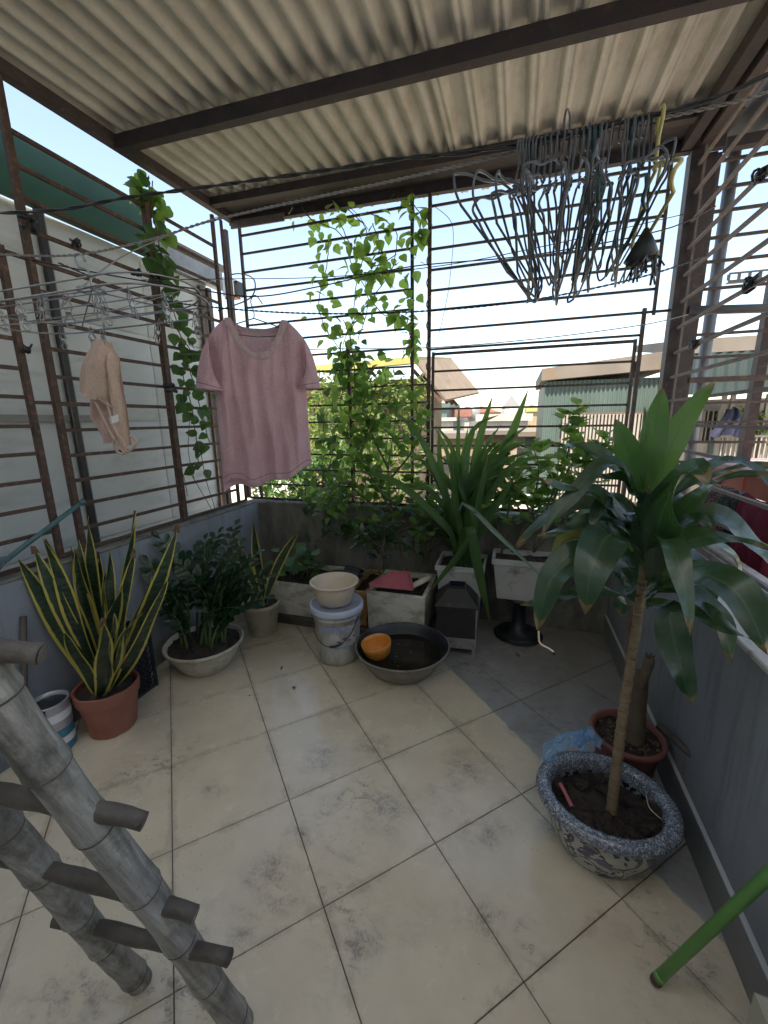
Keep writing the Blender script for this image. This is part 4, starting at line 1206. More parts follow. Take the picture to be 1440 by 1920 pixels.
def line_px(pts, label, name='wire_line', r=0.0028, mat='cable', strands=1):
    P_ = [at(u, v, y=yy) if yy is not None else None for (u, v, yy) in pts]
    cable(name, P_, r, M[mat], label, 'clothesline', strands, 0.05, 4, 6)
w1 = [at(60, 488, x=-2.04), at(200, 515, y=1.55), at(360, 541, y=1.62), at(478, 556, y=1.66), at(600, 537, y=1.85), at(770, 500, y=2.1), at(1000, 478, y=2.2), at(1240, 432, y=2.35), V3((XGE, 2.52, at(1325, 405, x=XGE).z))]
cable('wire_line', w1, 0.003, M['cable'], 'black wire clothesline that dips to the hook of the pink shirt', 'clothesline')
w2 = [at(110, 493, x=-2.04), at(270, 556, y=2.0), at(420, 578, y=2.05), at(600, 588, y=2.1), at(800, 583, y=2.15), at(1000, 562, y=2.2), at(1200, 520, y=2.3), at(1330, 478, x=XGE)]
cable('wire_line', w2, 0.003, M['cable'], 'twisted black wire clothesline passing level behind the pink shirt hook', 'clothesline', 2, 0.06)
w3 = [at(265, 525, x=-2.04), at(420, 523, y=2.2), at(600, 520, y=2.2), at(800, 502, y=2.2), at(1000, 466, y=2.25), at(1290, 400, x=XGE)]
cable('wire_line', w3, 0.0022, M['cable'], 'thin dark wire clothesline highest of those crossing the vine', 'clothesline')
w4 = [at(330, 665, x=-2.03), at(590, 655, y=2.3), at(800, 652, y=2.35), at(1000, 636, y=2.4), at(1200, 610, y=2.5), at(1290, 590, x=XGE)]
cable('wire_line', w4, 0.0026, M['rope'], 'lowest grey wire clothesline crossing above the gate rail', 'clothesline')
w5 = [at(470, 600, y=2.2), at(150, 588, y=1.5), V3((-2.04, 0.9, 1.80))]
cable('wire_line', [at(118, 572, y=0.98), at(250, 470, y=1.5), at(415, 404, x=-2.035)], 0.0025, M['rope'], 'slanting grey wire holding the clip hanger to the left grille', 'clothesline')
cable('wire_line', [at(0, 610, y=0.95), at(200, 585, y=1.4), at(420, 520, x=-2.035)], 0.0022, M['rope'], 'thin grey wire sloping behind the clip hanger', 'clothesline')

# ---- bunch of hangers
def hanger_mesh(kind, seed):
    rr = random.Random(seed)
    r = 0.0027 if kind != 'plastic' else 0.0042
    hw = rr.uniform(0.185, 0.21); dr = rr.uniform(0.105, 0.14); nk = rr.uniform(0.055, 0.075)
    mb = MB()
    R0 = 0.022
    hook = [V3((0, -R0*math.cos(a)+0.0, R0*math.sin(a))) for a in [(-0.45+0.02)*PI + i*(1.45*PI)/14 for i in range(15)]]
    hook = [V3((0, R0*math.cos(a), R0*math.sin(a))) for a in [-0.35*PI+i*(1.35*PI)/14 for i in range(15)]][::1]
    # hook runs from its free tip, over the top, down to the neck
    hook = hook[::-1] if hook[0].y < 0 else hook
    tail = [V3((0, -R0*0.9, -0.012)), V3((0, -0.006, -0.030)), V3((0, 0, -0.042)), V3((0, 0, -0.042-nk))]
    mb.tube(smoothpath(hook+tail, 2), r, 6)
    zn = -0.042-nk
    shp = [V3((0, 0.004, zn)), V3((0, 0.05, zn-0.016)), V3((0, hw*0.55, zn-dr*0.50)), V3((0, hw*0.82, zn-dr*0.74)), V3((0, hw*0.97, zn-dr*0.92)), V3((0, hw*1.0, zn-dr*1.08)), V3((0, hw*0.94, zn-dr*1.22)), V3((0, hw*0.82, zn-dr*1.27))]
    shl = [V3((p.x, -p.y, p.z)) for p in shp]
    for q in shp+shl: q.x += rr.uniform(-.006, .006)
    mb.tube(smoothpath(shp, 4), r, 6); mb.tube(smoothpath(shl, 4), r, 6)
    mb.tube([shl[-1], V3((rr.uniform(-.01, .01), 0, shp[-1].z-0.004)), shp[-1]], r, 6)
    tw = [V3((0.0035*math.cos(a), 0.0035*math.sin(a), zn+0.024-i*0.0022)) for i, a in enumerate([k*0.9 for k in range(14)])]
    mb.tube(tw, r*0.9, 5)
    if kind == 'plastic':
        mb.tube([V3((0, -0.05, zn-0.02)), V3((0, -0.03, zn-0.052)), V3((0, 0.03, zn-0.052)), V3((0, 0.05, zn-0.02))], r*0.8, 5)
    return mb
def line_at(x):
    for i in range(len(lc)-1):
        if lc[i].x <= x <= lc[i+1].x:
            t = (x-lc[i].x)/(lc[i+1].x-lc[i].x)
            return lc[i].lerp(lc[i+1], t)
    return lc[-1]
hm = {}
for k in range(5): hm['w%d' % k] = hanger_mesh('wire', k).mesh('wire_hanger', M['hanger'], True)
for k in range(2): hm['g%d' % k] = hanger_mesh('plastic', 20+k).mesh('plastic_hanger', M['hangergreen'], True)
hm['y'] = hanger_mesh('plastic', 31).mesh('plastic_hanger', M['hangeryellow'], True)
def put_hanger(key, x, yaw, roll, label, group, pitch=0.0, dz=0.0, name='wire_hanger', sc=1.0):
    p = line_at(x)+V3((0, 0, -0.018+dz))
    me = hm[key]
    m = Matrix.Translation(p) @ Matrix.Rotation(yaw, 4, 'Z') @ Matrix.Rotation(roll, 4, 'X') @ Matrix.Rotation(pitch, 4, 'Y') @ Matrix.Scale(sc, 4)
    o = bpy.data.objects.new(name, me); COL.objects.link(o)
    o.matrix_world = m
    return tag(o, label, 'hanger', group)
GH = 'hangers bunched on the black cable'
LW = 'dark wire hanger fanned out at the left end of the hanger bunch'
LM = 'dark wire hanger hanging edge on in the crowded middle of the bunch'
LR = 'dark wire hanger at the right of the bunch beside the yellow one'
LG = 'dark green plastic hanger among the wire hangers of the bunch'
for k, (x, yaw, roll) in enumerate(((-0.026, -0.48, -0.36), (-0.020, -0.42, -0.24), (-0.014, -0.37, -0.32), (-0.007, -0.31, -0.20), (0.0, -0.25, -0.28), (0.008, -0.19, -0.16), (0.015, -0.13, -0.22))):
    put_hanger('w%d' % (k % 5), x, yaw, roll, LW, GH, rnd(-.05, .05), 0, 'wire_hanger', 1.22)
for k in range(13):
    x = 0.026+0.0152*k
    put_hanger('w%d' % ((k*2) % 5), x, rnd(-.26, .06), rnd(-.36, -.08), LM, GH, rnd(-.07, .07), rnd(-.008, .004), 'wire_hanger', rnd(1.08, 1.28))
for k, x in enumerate((0.150, 0.163, 0.176, 0.258)):
    put_hanger('g%d' % (k % 2), x, rnd(-.08, .12), rnd(-.25, -.05), LG, GH, rnd(-.04, .04), 0, 'plastic_hanger', 1.1)
for k in range(5):
    put_hanger('w%d' % k, 0.232+0.014*k, rnd(-.2, .12), rnd(-.25, 0), LR, GH, rnd(-.05, .05), 0, 'wire_hanger', rnd(1.05, 1.2))
put_hanger('w3', 0.092, -0.35, -0.2, 'dark wire hanger with a tall open hook rising above the bunch', GH, 0.05, 0.05, 'wire_hanger', 1.15)
put_hanger('y', 0.322, -0.02, -0.12, 'faded yellow plastic hanger at the right end of the bunch', GH, 0.02, 0.006, 'plastic_hanger', 1.18)
ORD = ['first', 'second', 'third', 'fourth', 'fifth', 'sixth', 'seventh', 'eighth', 'ninth', 'tenth', 'eleventh', 'twelfth', 'thirteenth', 'fourteenth', 'fifteenth', 'sixteenth', 'seventeenth', 'eighteenth', 'nineteenth', 'twentieth']
for (base_l, cat_word) in ((LW, 0), (LM, 0), (LR, 0), (LG, 0)):
    row = sorted([o for o in COL.objects if o.get('label') == base_l], key=lambda o: o.location.x)
    for k, o in enumerate(row):
        o['label'] = {LW: '%s dark wire hanger of the fan at the left end of the bunch', LM: '%s dark wire hanger from the left in the crowded middle of the hanger bunch',
                      LR: '%s dark wire hanger from the left in the cluster beside the yellow hanger', LG: '%s dark green plastic hanger from the left in the hanger bunch'}[base_l] % ORD[k]
# folded peg hanger in front of the bunch
ph = thing('peg_hanger', 'folded dark peg hanger with a cluster of pegs hanging below the bunch', 'peg hanger', line_at(0.30)+V3((0, -0.06, -0.40)))
c = at(1212, 428, y=1.40)
mb = MB(); mb.tube(smoothpath([line_at(0.30)+V3((0, 0, 0.006)), line_at(0.30)+V3((0, -.02, -.06)), c], 5), 0.0035, 6); part('cord', mb, M['blackplastic'], ph)
mb = MB(); mb.tube([c, c+V3((0, 0, -0.03)), c+V3((-0.004, 0, -0.075)), c+V3((0, 0, -0.085))], [0.006, 0.022, 0.044, 0.03], 10); part('hub', mb, M['blackplastic'], ph, smooth=True)
for k in range(20):
    a = 2*PI*k/20+rnd(-.2, .2); r0 = rnd(0.015, 0.042)
    p = c+V3((r0*math.cos(a), r0*math.sin(a), -0.07)); e = c+V3((1.35*r0*math.cos(a)+rnd(-.01, .01), 1.2*r0*math.sin(a), -0.06-rnd(0.03, 0.08)))
    mb = MB(); mb.obox(p, p.lerp(e, 0.45), 0.006, 0.005); mb.obox(p.lerp(e, 0.45), e+V3((0.004, 0, 0)), 0.0055, 0.003); mb.obox(p.lerp(e, 0.45), e+V3((-0.006, 0.004, 0)), 0.0055, 0.003)
    part('peg', mb, M['blackplastic'] if k % 3 else M['galv'], ph)

# ---- clip hanger on the left, with spring clips
cx, cy, cz = -1.21, 0.98, 1.735
ch = thing('clip_hanger', 'wire clip hanger with dangling metal clips in front of the left grille', 'clip hanger', (cx, cy, cz))
HL, HWd = 0.37, 0.17
def stadium(L, W, n=14):
    pts = []
    for i in range(n+1):
        a = -PI/2+PI*i/n; pts.append(V3((cx+L-W+W*math.cos(a), cy+W*math.sin(a), cz+0.016*math.cos(a))))
    for i in range(n+1):
        a = PI/2+PI*i/n; pts.append(V3((cx-L+W+W*math.cos(a), cy+W*math.sin(a), cz+0.016*math.cos(a))))
    pts.append(pts[0])
    return pts
mb = MB(); mb.tube(stadium(HL, HWd), 0.0026, 6); part('outer_frame', mb, M['wire'], ch, smooth=True)
mb = MB(); mb.tube([p+V3((0, 0, 0.03)) for p in stadium(HL*0.94, HWd*0.9)], 0.0022, 6); part('inner_frame', mb, M['wire'], ch, smooth=True)
for dy in (-0.10, -0.03, 0.04, 0.11):
    mb = MB(); mb.tube([(cx-HL*0.9, cy+dy, cz+0.012), (cx+HL*0.9, cy+dy, cz+0.012)], 0.002, 5); part('cross_wire', mb, M['wire'], ch)
hub = at(172, 545, y=cy)
mb = MB(); mb.tube([hub+V3((0.035*math.cos(a), 0.035*math.sin(a), 0)) for a in [2*PI*i/16 for i in range(17)]], 0.0035, 6); part('hub_ring', mb, M['wire'], ch, smooth=True)
for sx, sy in ((-1, -1), (1, -1), (-1, 1), (1, 1)):
    mb = MB(); mb.tube([hub, V3((cx+sx*HL*0.62, cy+sy*HWd*0.85, cz+0.01))], 0.0022, 5); part('stay', mb, M['wire'], ch)
hk = [hub, hub+V3((0, 0, 0.05)), at(148, 500, y=cy), at(140, 482, y=cy), at(150, 476, y=cy), at(160, 490, y=cy)]
mb = MB(); mb.tube(smoothpath(hk, 5), 0.003, 6); part('hook', mb, M['wire'], ch, smooth=True)
def clip_mesh():
    mb = MB()
    mb.tube([(0, 0, 0), (0.006, 0, -0.012), (0, 0, -0.022), (-0.006, 0, -0.012), (0, 0, 0)], 0.0013, 5)
    for s_ in (-1, 1):
        mb.tube([(0.004*s_, 0, -0.020), (0.010*s_, 0.001*s_, -0.034), (0.002*s_, 0, -0.048), (0.010*s_, 0, -0.066), (0.006*s_, 0, -0.078), (-0.004*s_, 0, -0.079)], 0.0015, 5)
        mb.tube([(0.004*s_, 0.007, -0.020), (0.010*s_, 0.007, -0.034), (0.002*s_, 0.007, -0.048), (0.010*s_, 0.007, -0.066)], 0.0015, 5)
    mb.tube([(-0.006, 0.0035, -0.046), (0.006, 0.0035, -0.046)], 0.006, 8)
    return mb
clipm = clip_mesh().mesh('clip', M['wire'], False)
clips = [(-0.335, -0.08), (-0.28, -0.15), (-0.21, -0.16), (-0.13, -0.165), (-0.10, 0.12), (-0.05, -0.16), (0.05, -0.165), (0.12, -0.16), (0.17, -0.10), (0.22, -0.155), (0.29, -0.13), (0.33, -0.06), (0.34, 0.05), (0.26, 0.14), (-0.30, 0.12), (-0.2, 0.15), (0.1, 0.15)]
for (dx, dy) in clips:
    p = V3((cx+dx, cy+dy, cz+0.008))
    m = Matrix.Translation(p) @ Matrix.Rotation(rnd(0, PI), 4, 'Z') @ Matrix.Rotation(rnd(-.25, .25), 4, 'X') @ Matrix.Scale(rnd(0.9, 1.1), 4)
    inst('clip', clipm, ch, m)

# ---- camisole hanging from the clips
YC = 0.90
ct = thing('camisole', 'beige and blush camisole pegged upside down on the clip hanger', 'camisole', at(200, 720, y=YC))
ap = at(192, 637, y=YC)
def pane(prof, yoff, amp, ph, th, name, mat, ny=26):
    """prof: list of (v, left px, right px); hangs in its own plane with folds"""
    def f(u, v):
        for k in range(len(prof)-1):
            if prof[k][0] <= v <= prof[k+1][0]+1e-9:
                t = (v-prof[k][0])/(prof[k+1][0]-prof[k][0]); break
        l = prof[k][1]+(prof[k+1][1]-prof[k][1])*t; r = prof[k][2]+(prof[k+1][2]-prof[k][2])*t
        pl = prof[k][3]+(prof[k+1][3]-prof[k][3])*t; pr = prof[k][4]+(prof[k+1][4]-prof[k][4])*t
        px_ = l+(r-l)*u; py_ = pl+(pr-pl)*u
        p = at(px_, py_, y=YC)
        w = amp*(math.sin(u*9+ph+v*2.0)*0.6+math.sin(u*17+ph*2-v*3)*0.3)*min(1, v*4) + 0.03*math.sin(u*PI)*min(1, v*3)*th
        return p+V3((0, yoff-w, 0))
    mb = MB(); mb.grid(f, 22, ny); mb.uv = {}
    mb.grid(lambda u, v: f(u, v)+V3((0, 0.003, 0)), 22, ny); mb.uv = {}
    return part(name, mb, mat, ct, smooth=True)
pane([(0, 188, 197, 637, 637), (0.15, 174, 209, 664, 660), (0.45, 163, 214, 710, 695), (0.8, 160, 213, 736, 745), (1.0, 160, 211, 733, 757)], -0.012, 0.010, 0.4, 1, 'cup_panel', M['nude'])
pane([(0, 193, 199, 640, 638), (0.2, 196, 222, 668, 672), (0.5, 205, 226, 712, 715), (0.75, 212, 236, 765, 758), (1.0, 225, 246, 838, 834)], 0.0, 0.010, 2.2, 0.5, 'side_panel', M['nude'])
pane([(0, 186, 194, 640, 640), (0.25, 166, 205, 690, 690), (0.5, 161, 212, 745, 748), (0.72, 158, 214, 783, 800), (0.86, 168, 216, 800, 818), (1.0, 184, 206, 833, 830)], 0.022, 0.014, 1.0, 0.4, 'back_panel', M['blush'])
for path, nm in (([(160, 733), (185, 748), (203, 760), (212, 764)], 'binding'), ([(172, 742), (190, 775), (208, 812), (222, 834), (231, 846), (236, 850)], 'strap'), ([(200, 752), (206, 775), (214, 800), (228, 830), (238, 846), (250, 840), (256, 830), (250, 820), (243, 818)], 'strap'), ([(218, 822), (214, 832), (221, 848), (232, 850), (236, 840), (230, 826), (222, 815)], 'strap')):
    mb = MB(); mb.tube(smoothpath([at(u, v, y=YC-0.028) for u, v in path], 5), 0.0035, 5); part(nm, mb, M['taupe'] if nm == 'binding' else M['nude'], ct, smooth=True)
mb = MB(); a = at(205, 783, y=YC-0.03); b = at(221, 776, y=YC-0.035); c_ = at(222, 790, y=YC-0.032); d_ = at(208, 795, y=YC-0.03)
mb.add([a, b, c_, d_, a+V3((0, .001, 0)), b+V3((0, .001, 0)), c_+V3((0, .001, 0)), d_+V3((0, .001, 0))], [(0,1,2,3),(7,6,5,4),(0,4,5,1),(1,5,6,2),(2,6,7,3),(3,7,4,0)])
part('care_label', mb, M['white'], ct)

# ---- pink T-shirt on its hanger
L0 = at(405, 760, d=1.86); Rr0 = at(577, 760, d=1.96)
ax_ = (Rr0-L0); ax_.z = 0; WB = ax_.length; ax_.normalize()
fr = V3((ax_.y, -ax_.x, 0))                 # towards the viewer
SCN = (L0+Rr0)*0.5
ztop = at(475, 612, d=1.91).z; zhem = at(475, 895, d=1.91).z
S0 = V3((SCN.x, SCN.y, ztop))
ts = thing('t_shirt', 'faded pink short sleeved t-shirt drying inside out on a wire hanger', 't-shirt', V3((SCN.x, SCN.y, zhem)))
half = WB/2
NECK = 0.62*half; H = ztop-zhem
def sw(v):      # half width of the body, v from 0 at the shoulder to 1 at the hem
    return half*(1.0 - 0.02*math.sin(v*PI) + 0.02*v)
def ztopf(x, front):
    a = abs(x)
    if a < NECK:
        t = a/NECK
        dip = 0.165 if front else 0.05
        return 0.012 - dip*(1-t**2.4)
    t = (a-NECK)/(half-NECK)
    return 0.012 - 0.062*t - 0.015*t*t
def body(front):
    sg = 1 if front else -1
    def f(u, v):
        s_ = 2*u-1
        x = s_*sw(v)
        zt = ztopf(s_*half, front)
        zb = -H - 0.02*math.cos(s_*2.2) + 0.012*math.sin(s_*8+1) - 0.03*(s_ < 0)*s_*s_ + 0.028*(s_ > 0)*s_
        if not front: zb -= 0.028*(1-s_*0.6)
        z = zt+(zb-zt)*v
        dep = 0.050*math.sqrt(max(0, 1-s_**2))*(0.25+0.75*min(1, v*2.2))
        fold = (0.017*(1-abs(math.sin(s_*6.2+1.3+v*0.8)))*2-0.017+0.010*math.sin(s_*21-v*2.2+0.8*math.sin(v*5))+0.009*math.sin(s_*7+v*4))*min(1, 0.15+v*1.25)*(1-abs(s_)**6)
        rad = 0.010*math.sin((abs(s_)*9+v*7))*max(0, 1-v*1.8)*(abs(s_) > .35)
        d = sg*dep + (fold if front else fold*0.7) + rad + 0.008*mnoise.noise(V3((s_*5, v*4, 2.0+sg)))+0.004*mnoise.noise(V3((s_*16, v*12, 5.0+sg)))
        if abs(s_*half) < NECK: d += sg*0.022*(1-v)**3
        return S0 + ax_*x + fr*d + V3((0, 0, z))
    return f
mb = MB(); mb.grid(body(True), 64, 44); mb.uv = {}
part('front', mb, M['shirt'], ts, smooth=True)
mb = MB(); mb.grid(body(False), 64, 44); mb.uv = {}
part('back', mb, M['shirt'], ts, smooth=True)
def band(front):
    f = body(front)
    pts = []
    for i in range(33):
        u = 0.5+(i/32-0.5)*(2*NECK)/(2*half)*1.0
        pts.append(f(u, 0.0))
    return pts
for fr_ in (True, False):
    pts = band(fr_)
    mb = MB()
    sg = 1 if fr_ else -1
    n_ = len(pts)
    def g(u, v, pts=pts, sg=sg):
        p = pts[min(n_-1, int(round(u*(n_-1))))]
        c0 = S0+V3((0, 0, 0.02))
        q = (c0-p); q = q-fr*q.dot(fr)
        if q.length > 1e-4: q.normalize()
        return p+q*(-0.010+0.030*v)*0.95+fr*(sg*(0.004+0.003*math.sin(v*PI)))
    mb.grid(g, n_-1, 4); mb.uv = {}
    mb.grid(lambda u, v: g(u, v)-fr*(sg*0.005), n_-1, 4); mb.uv = {}
    part('neck_band', mb, M['shirtrib'], ts, smooth=True)
def sleeve(sd, front):
    sg = 1 if front else -1
    A = S0+ax_*(sd*half*0.985)+V3((0, 0, ztopf(half, True)))          # shoulder tip
    B = S0+ax_*(sd*half*0.99)+V3((0, 0, -0.225))                        # armpit
    Cc = S0+ax_*(sd*(half+(0.075 if sd < 0 else 0.062)))+V3((0, 0, -0.285)) # outer cuff
    Dd = S0+ax_*(sd*(half-0.045))+V3((0, 0, -0.300 if sd < 0 else -0.285))+fr*0.02 # inner cuff
    def f(u, v):
        o = bez(A, A+ax_*(sd*0.05)+V3((0, 0, -0.07)), Cc, 12)[int(round(v*12))]
        i = B.lerp(Dd, v)
        p = o.lerp(i, u)
        d = 0.046*math.sin(u*PI)**0.8*(0.55+0.6*v)+0.006*math.sin(u*12+v*5+sd)*v
        return p+fr*(sg*d + (0.018 if front else -0.004))
    mb = MB(); mb.grid(f, 16, 12); mb.uv = {}
    return mb, f
for sd in (-1, 1):
    for fr_ in (True, False):
        mb, f = sleeve(sd, fr_)
        so = part('sleeve', mb, M['shirt'], ts, smooth=True)
        if fr_:
            for vv in (0.0, 0.9):
                sm = MB(); sm.tube([f(u/16, vv)+fr*0.002 for u in range(17)], 0.0014, 4); part('seam', sm, M['stitch'], so)
for vv in (0.965,):
    fb_ = body(True)
    sm = MB(); sm.tube([fb_(i/80, vv)+fr*0.0016 for i in range(81)], 0.0013, 4); part('hem_stitch', sm, M['stitch'], ts)
    fb_ = body(False)
    sm = MB(); sm.tube([fb_(i/80, vv)-fr*0.0016 for i in range(81)], 0.0013, 4); part('hem_stitch', sm, M['stitch'], ts)
# its hanger
hp = at(478, 556, y=1.66)
hx = V3((SCN.x, SCN.y, hp.z))
mb = MB()
neck = S0+V3((0, 0, 0.055))
tp = at(479, 553, d=1.91)
mb.tube(smoothpath([at(492, 570, d=1.9), at(484, 558, d=1.9), at(477, 554, d=1.91), at(470, 565, d=1.91), at(476, 585, d=1.91), at(476, 597, d=1.91)], 4), 0.0024, 6)
nk = at(476, 597, d=1.91)
for sd in (-1, 1):
    e = S0+ax_*(sd*half*0.86)+V3((0, 0, -0.048))
    mb.tube([nk, nk.lerp(e, 0.5)+V3((0, 0, 0.004)), e], 0.003, 6)
mb.tube([S0+ax_*(-half*0.86)+V3((0, 0, -0.048)), S0+V3((0, 0, -0.062)), S0+ax_*(half*0.86)+V3((0, 0, -0.048))], 0.0022, 6)
tag(part('wire_hanger', mb, M['hanger'], smooth=True), 'thin wire hanger inside the shoulders of the pink t-shirt', 'hanger', 'hangers in use')
pg = thing('clothes_peg', 'metal spring peg gripping the right shoulder of the pink t-shirt', 'peg', at(530, 625, d=1.9))
inst('peg_wire', clipm, pg, Matrix.Translation(at(531, 600, d=1.9)) @ Matrix.Rotation(0.6, 4, 'Z') @ Matrix.Scale(0.95, 4))

# ---- bucket with lid and tub
bc = V3((-0.975, 2.075, 0))
bk = thing('bucket', 'stained white paint bucket with a pale blue lid standing on the tiles', 'bucket', bc)
mb = MB(); mb.lathe(bc, [(0.112, 0.0), (0.122, 0.004), (0.126, 0.03), (0.136, 0.20), (0.141, 0.285), (0.146, 0.288), (0.146, 0.298), (0.142, 0.301), (0.144, 0.335)], 40, None, True)
part('body', mb, M['bucket'], bk, smooth=True)
mb = MB(); mb.lathe(bc, [(0.146, 0.318), (0.158, 0.320), (0.161, 0.328), (0.161, 0.352), (0.155, 0.362), (0.147, 0.360), (0.143, 0.350), (0.02, 0.349)], 40); mb.cap_end(40)
part('lid', mb, M['bluelid'], bk, smooth=True)
def arcband(c, r, z0, z1, a0, a1, n=22, jag=0.0):
    mb = MB()
    def f(u, v):
        a = a0+(a1-a0)*u; z = z0+(z1-z0)*v+jag*mnoise.noise(V3((u*9, v*3, 4)))
        rr = r(z)
        return V3((c[0]+rr*math.cos(a), c[1]+rr*math.sin(a), c[2]+z))
    mb.grid(f, n, 4); mb.uv = {}
    return mb
rb = lambda z: 0.1268+0.0592*(z-0.03)+0.0015
part('label_band', arcband(bc, rb, 0.222, 0.262, -1.9, 0.1, jag=0.010), M['bluelabel'], bk, smooth=True)
part('label_paper', arcband(bc, lambda z: rb(z)+0.0003, 0.135, 0.222, -1.55, 0.0, jag=0.012), M['bucket'], bk, smooth=True)
part('label_band', arcband(bc, lambda z: rb(z)+0.0007, 0.118, 0.135, -1.35, -0.1, jag=0.004), M['bluelabel'], bk, smooth=True)
for q in range(4):
    part('print_mark', arcband(bc, lambda z: rb(z)+0.001, 0.165+0.016*(q % 2), 0.172+0.016*(q % 2), -1.2+0.24*q, -1.05+0.24*q, 6), M['navy'], bk)
hpts = []
for i in range(17):
    t = i/16; a = -2.75+2.55*t
    hpts.append(V3((bc.x+0.150*math.cos(a), bc.y+0.150*math.sin(a), 0.30-0.155*math.sin(t*PI)**0.8-0.0)))
mb = MB(); mb.tube(hpts, 0.0028, 6); part('handle', mb, M['bar'], bk, smooth=True)
mb = MB(); mb.tube([hpts[8]+V3((0, 0, -0.0)), hpts[9], hpts[10], hpts[11]], 0.008, 8); part('grip', mb, M['blackplastic'], bk, smooth=True)
tc = V3((-0.985, 2.075, 0.3635))
tbm = MB(); tbm.lathe(tc, [(0.098, 0.0), (0.104, 0.004), (0.124, 0.095), (0.130, 0.118), (0.145, 0.121), (0.146, 0.128), (0.138, 0.131), (0.129, 0.126), (0.120, 0.095), (0.101, 0.010), (0.02, 0.008)], 44, None, True); tbm.cap_end(44)
tag(part('tub', tbm, M['tub'], smooth=True), 'empty cream plastic tub standing on the blue bucket lid', 'tub')

# ---- black basin with water and orange bowl
bs = V3((-0.565, 2.06, 0.0))
bn = thing('basin', 'wide dull grey basin holding dark water beside the bucket', 'basin', bs)
def wob(a, k): return 0.012*math.sin(2*a+0.6)+0.006*math.sin(5*a)
mb = MB(); mb.lathe(bs, [(0.15, 0.0), (0.165, 0.003), (0.185, 0.02), (0.245, 0.115), (0.257, 0.142), (0.268, 0.146), (0.270, 0.152), (0.262, 0.154)], 52, wob, True)
part('outside', mb, M['basinout'], bn, smooth=True)
mb = MB(); mb.lathe(bs, [(0.262, 0.154), (0.250, 0.142), (0.238, 0.115), (0.178, 0.022), (0.02, 0.010)], 52, wob); mb.cap_end(52)
part('inside', mb, M['basinin'], bn, smooth=True)
def watermat():
    m, nt, p = newmat('dark_water')
    p.inputs['Base Color'].default_value = (0.022, 0.018, 0.013, 1)
    p.inputs['Roughness'].default_value = 0.03
    p.inputs['IOR'].default_value = 1.33
    bump(nt, p, add_noise(nt, nodes_pos(nt), 14, 2), 0.05, 0.004)
    return m
mb = MB(); mb.lathe(bs, [(0.222, 0.094), (0.10, 0.0941), (0.01, 0.0942)], 40, wob); mb.cap_end(40)
part('water', mb, watermat(), bn, smooth=True)
fb = MB()
for _ in range(9):
    a = rnd(0, 2*PI); r_ = rnd(0.02, 0.17); s_ = rnd(0.003, 0.008)
    c_ = bs+V3((r_*math.cos(a), r_*math.sin(a)-0.02, 0.0952))
    fb.add([c_+V3((s_*math.cos(t), s_*0.6*math.sin(t), 0)) for t in (0, 1.2, 2.4, 3.6, 5.0)], [(0, 1, 2, 3, 4)])
part('floating_scraps', fb, M['straplight'], bn, kind='stuff')
oc = bs+V3((-0.125, -0.060, 0.082))
mb = MB(); mb.lathe(oc, [(0.03, 0.0), (0.052, 0.008), (0.072, 0.035), (0.083, 0.075), (0.086, 0.103), (0.0835, 0.1035), (0.080, 0.075), (0.068, 0.036), (0.045, 0.012), (0.005, 0.008)], 36, None, True); mb.cap_end(36)
ob = part('bowl', mb, M['orange'], smooth=True)
tag(ob, 'orange plastic bowl floating tilted in the basin of dark water', 'bowl')
ob.rotation_euler = (0.10, -0.10, 0)

# ---- sooty metal stove with a hipped hood
sc_ = V3((-0.300, 2.395, 0))
sv = thing('stove', 'small sooty black metal stove box with a hipped hood on stub legs', 'stove', sc_)
ca, sa_ = math.cos(0.10), math.sin(0.10)
def rq(x, y, z): return V3((sc_.x+x*ca-y*sa_, sc_.y+x*sa_+y*ca, z))
def frus(mb, a, b, z0, c, d, z1):
    vs = [rq(-a, -b, z0), rq(a, -b, z0), rq(a, b, z0), rq(-a, b, z0), rq(-c, -d, z1), rq(c, -d, z1), rq(c, d, z1), rq(-c, d, z1)]
    mb.add(vs, [(0,1,5,4),(1,2,6,5),(2,3,7,6),(3,0,4,7)])
mb = MB(); frus(mb, .118, .115, .045, .118, .115, .115); mb.add([rq(-.118, -.115, .045), rq(.118, -.115, .045), rq(.118, .115, .045), rq(-.118, .115, .045)], [(3, 2, 1, 0)]); part('base', mb, M['barestove'], sv)
mb = MB(); frus(mb, .1185, .1155, .115, .118, .115, .315); part('body', mb, M['blackmetal'], sv)
mb = MB(); frus(mb, .130, .127, .312, .130, .127, .320); frus(mb, .130, .127, .320, .052, .048, .405); part('hood', mb, M['blackmetal'], sv)
mb = MB(); frus(mb, .052, .048, .405, .050, .046, .418); frus(mb, .050, .046, .418, .044, .040, .418); frus(mb, .044, .040, .418, .044, .040, .36); part('chimney_mouth', mb, M['basinin'], sv)
for sx in (-1, 1):
    for sy in (-1, 1):
        mb = MB(); mb.add([rq(sx*.118+dx, sy*.115+dy, z) for z in (0, .05) for dx, dy in ((-.018 if sx > 0 else 0, -.018 if sy > 0 else 0), (0 if sx > 0 else .018, -.018 if sy > 0 else 0), (0 if sx > 0 else .018, 0 if sy > 0 else .018), (-.018 if sx > 0 else 0, 0 if sy > 0 else .018))],
               [(3,2,1,0),(4,5,6,7),(0,1,5,4),(1,2,6,5),(2,3,7,6),(3,0,4,7)])
        part('leg', mb, M['barestove'], sv)
part('seam_strip', MB().obox(rq(.119, -.117, .05), rq(.119, -.117, .31), .006, .006, V3((0, 1, 0))), M['barestove'], sv)

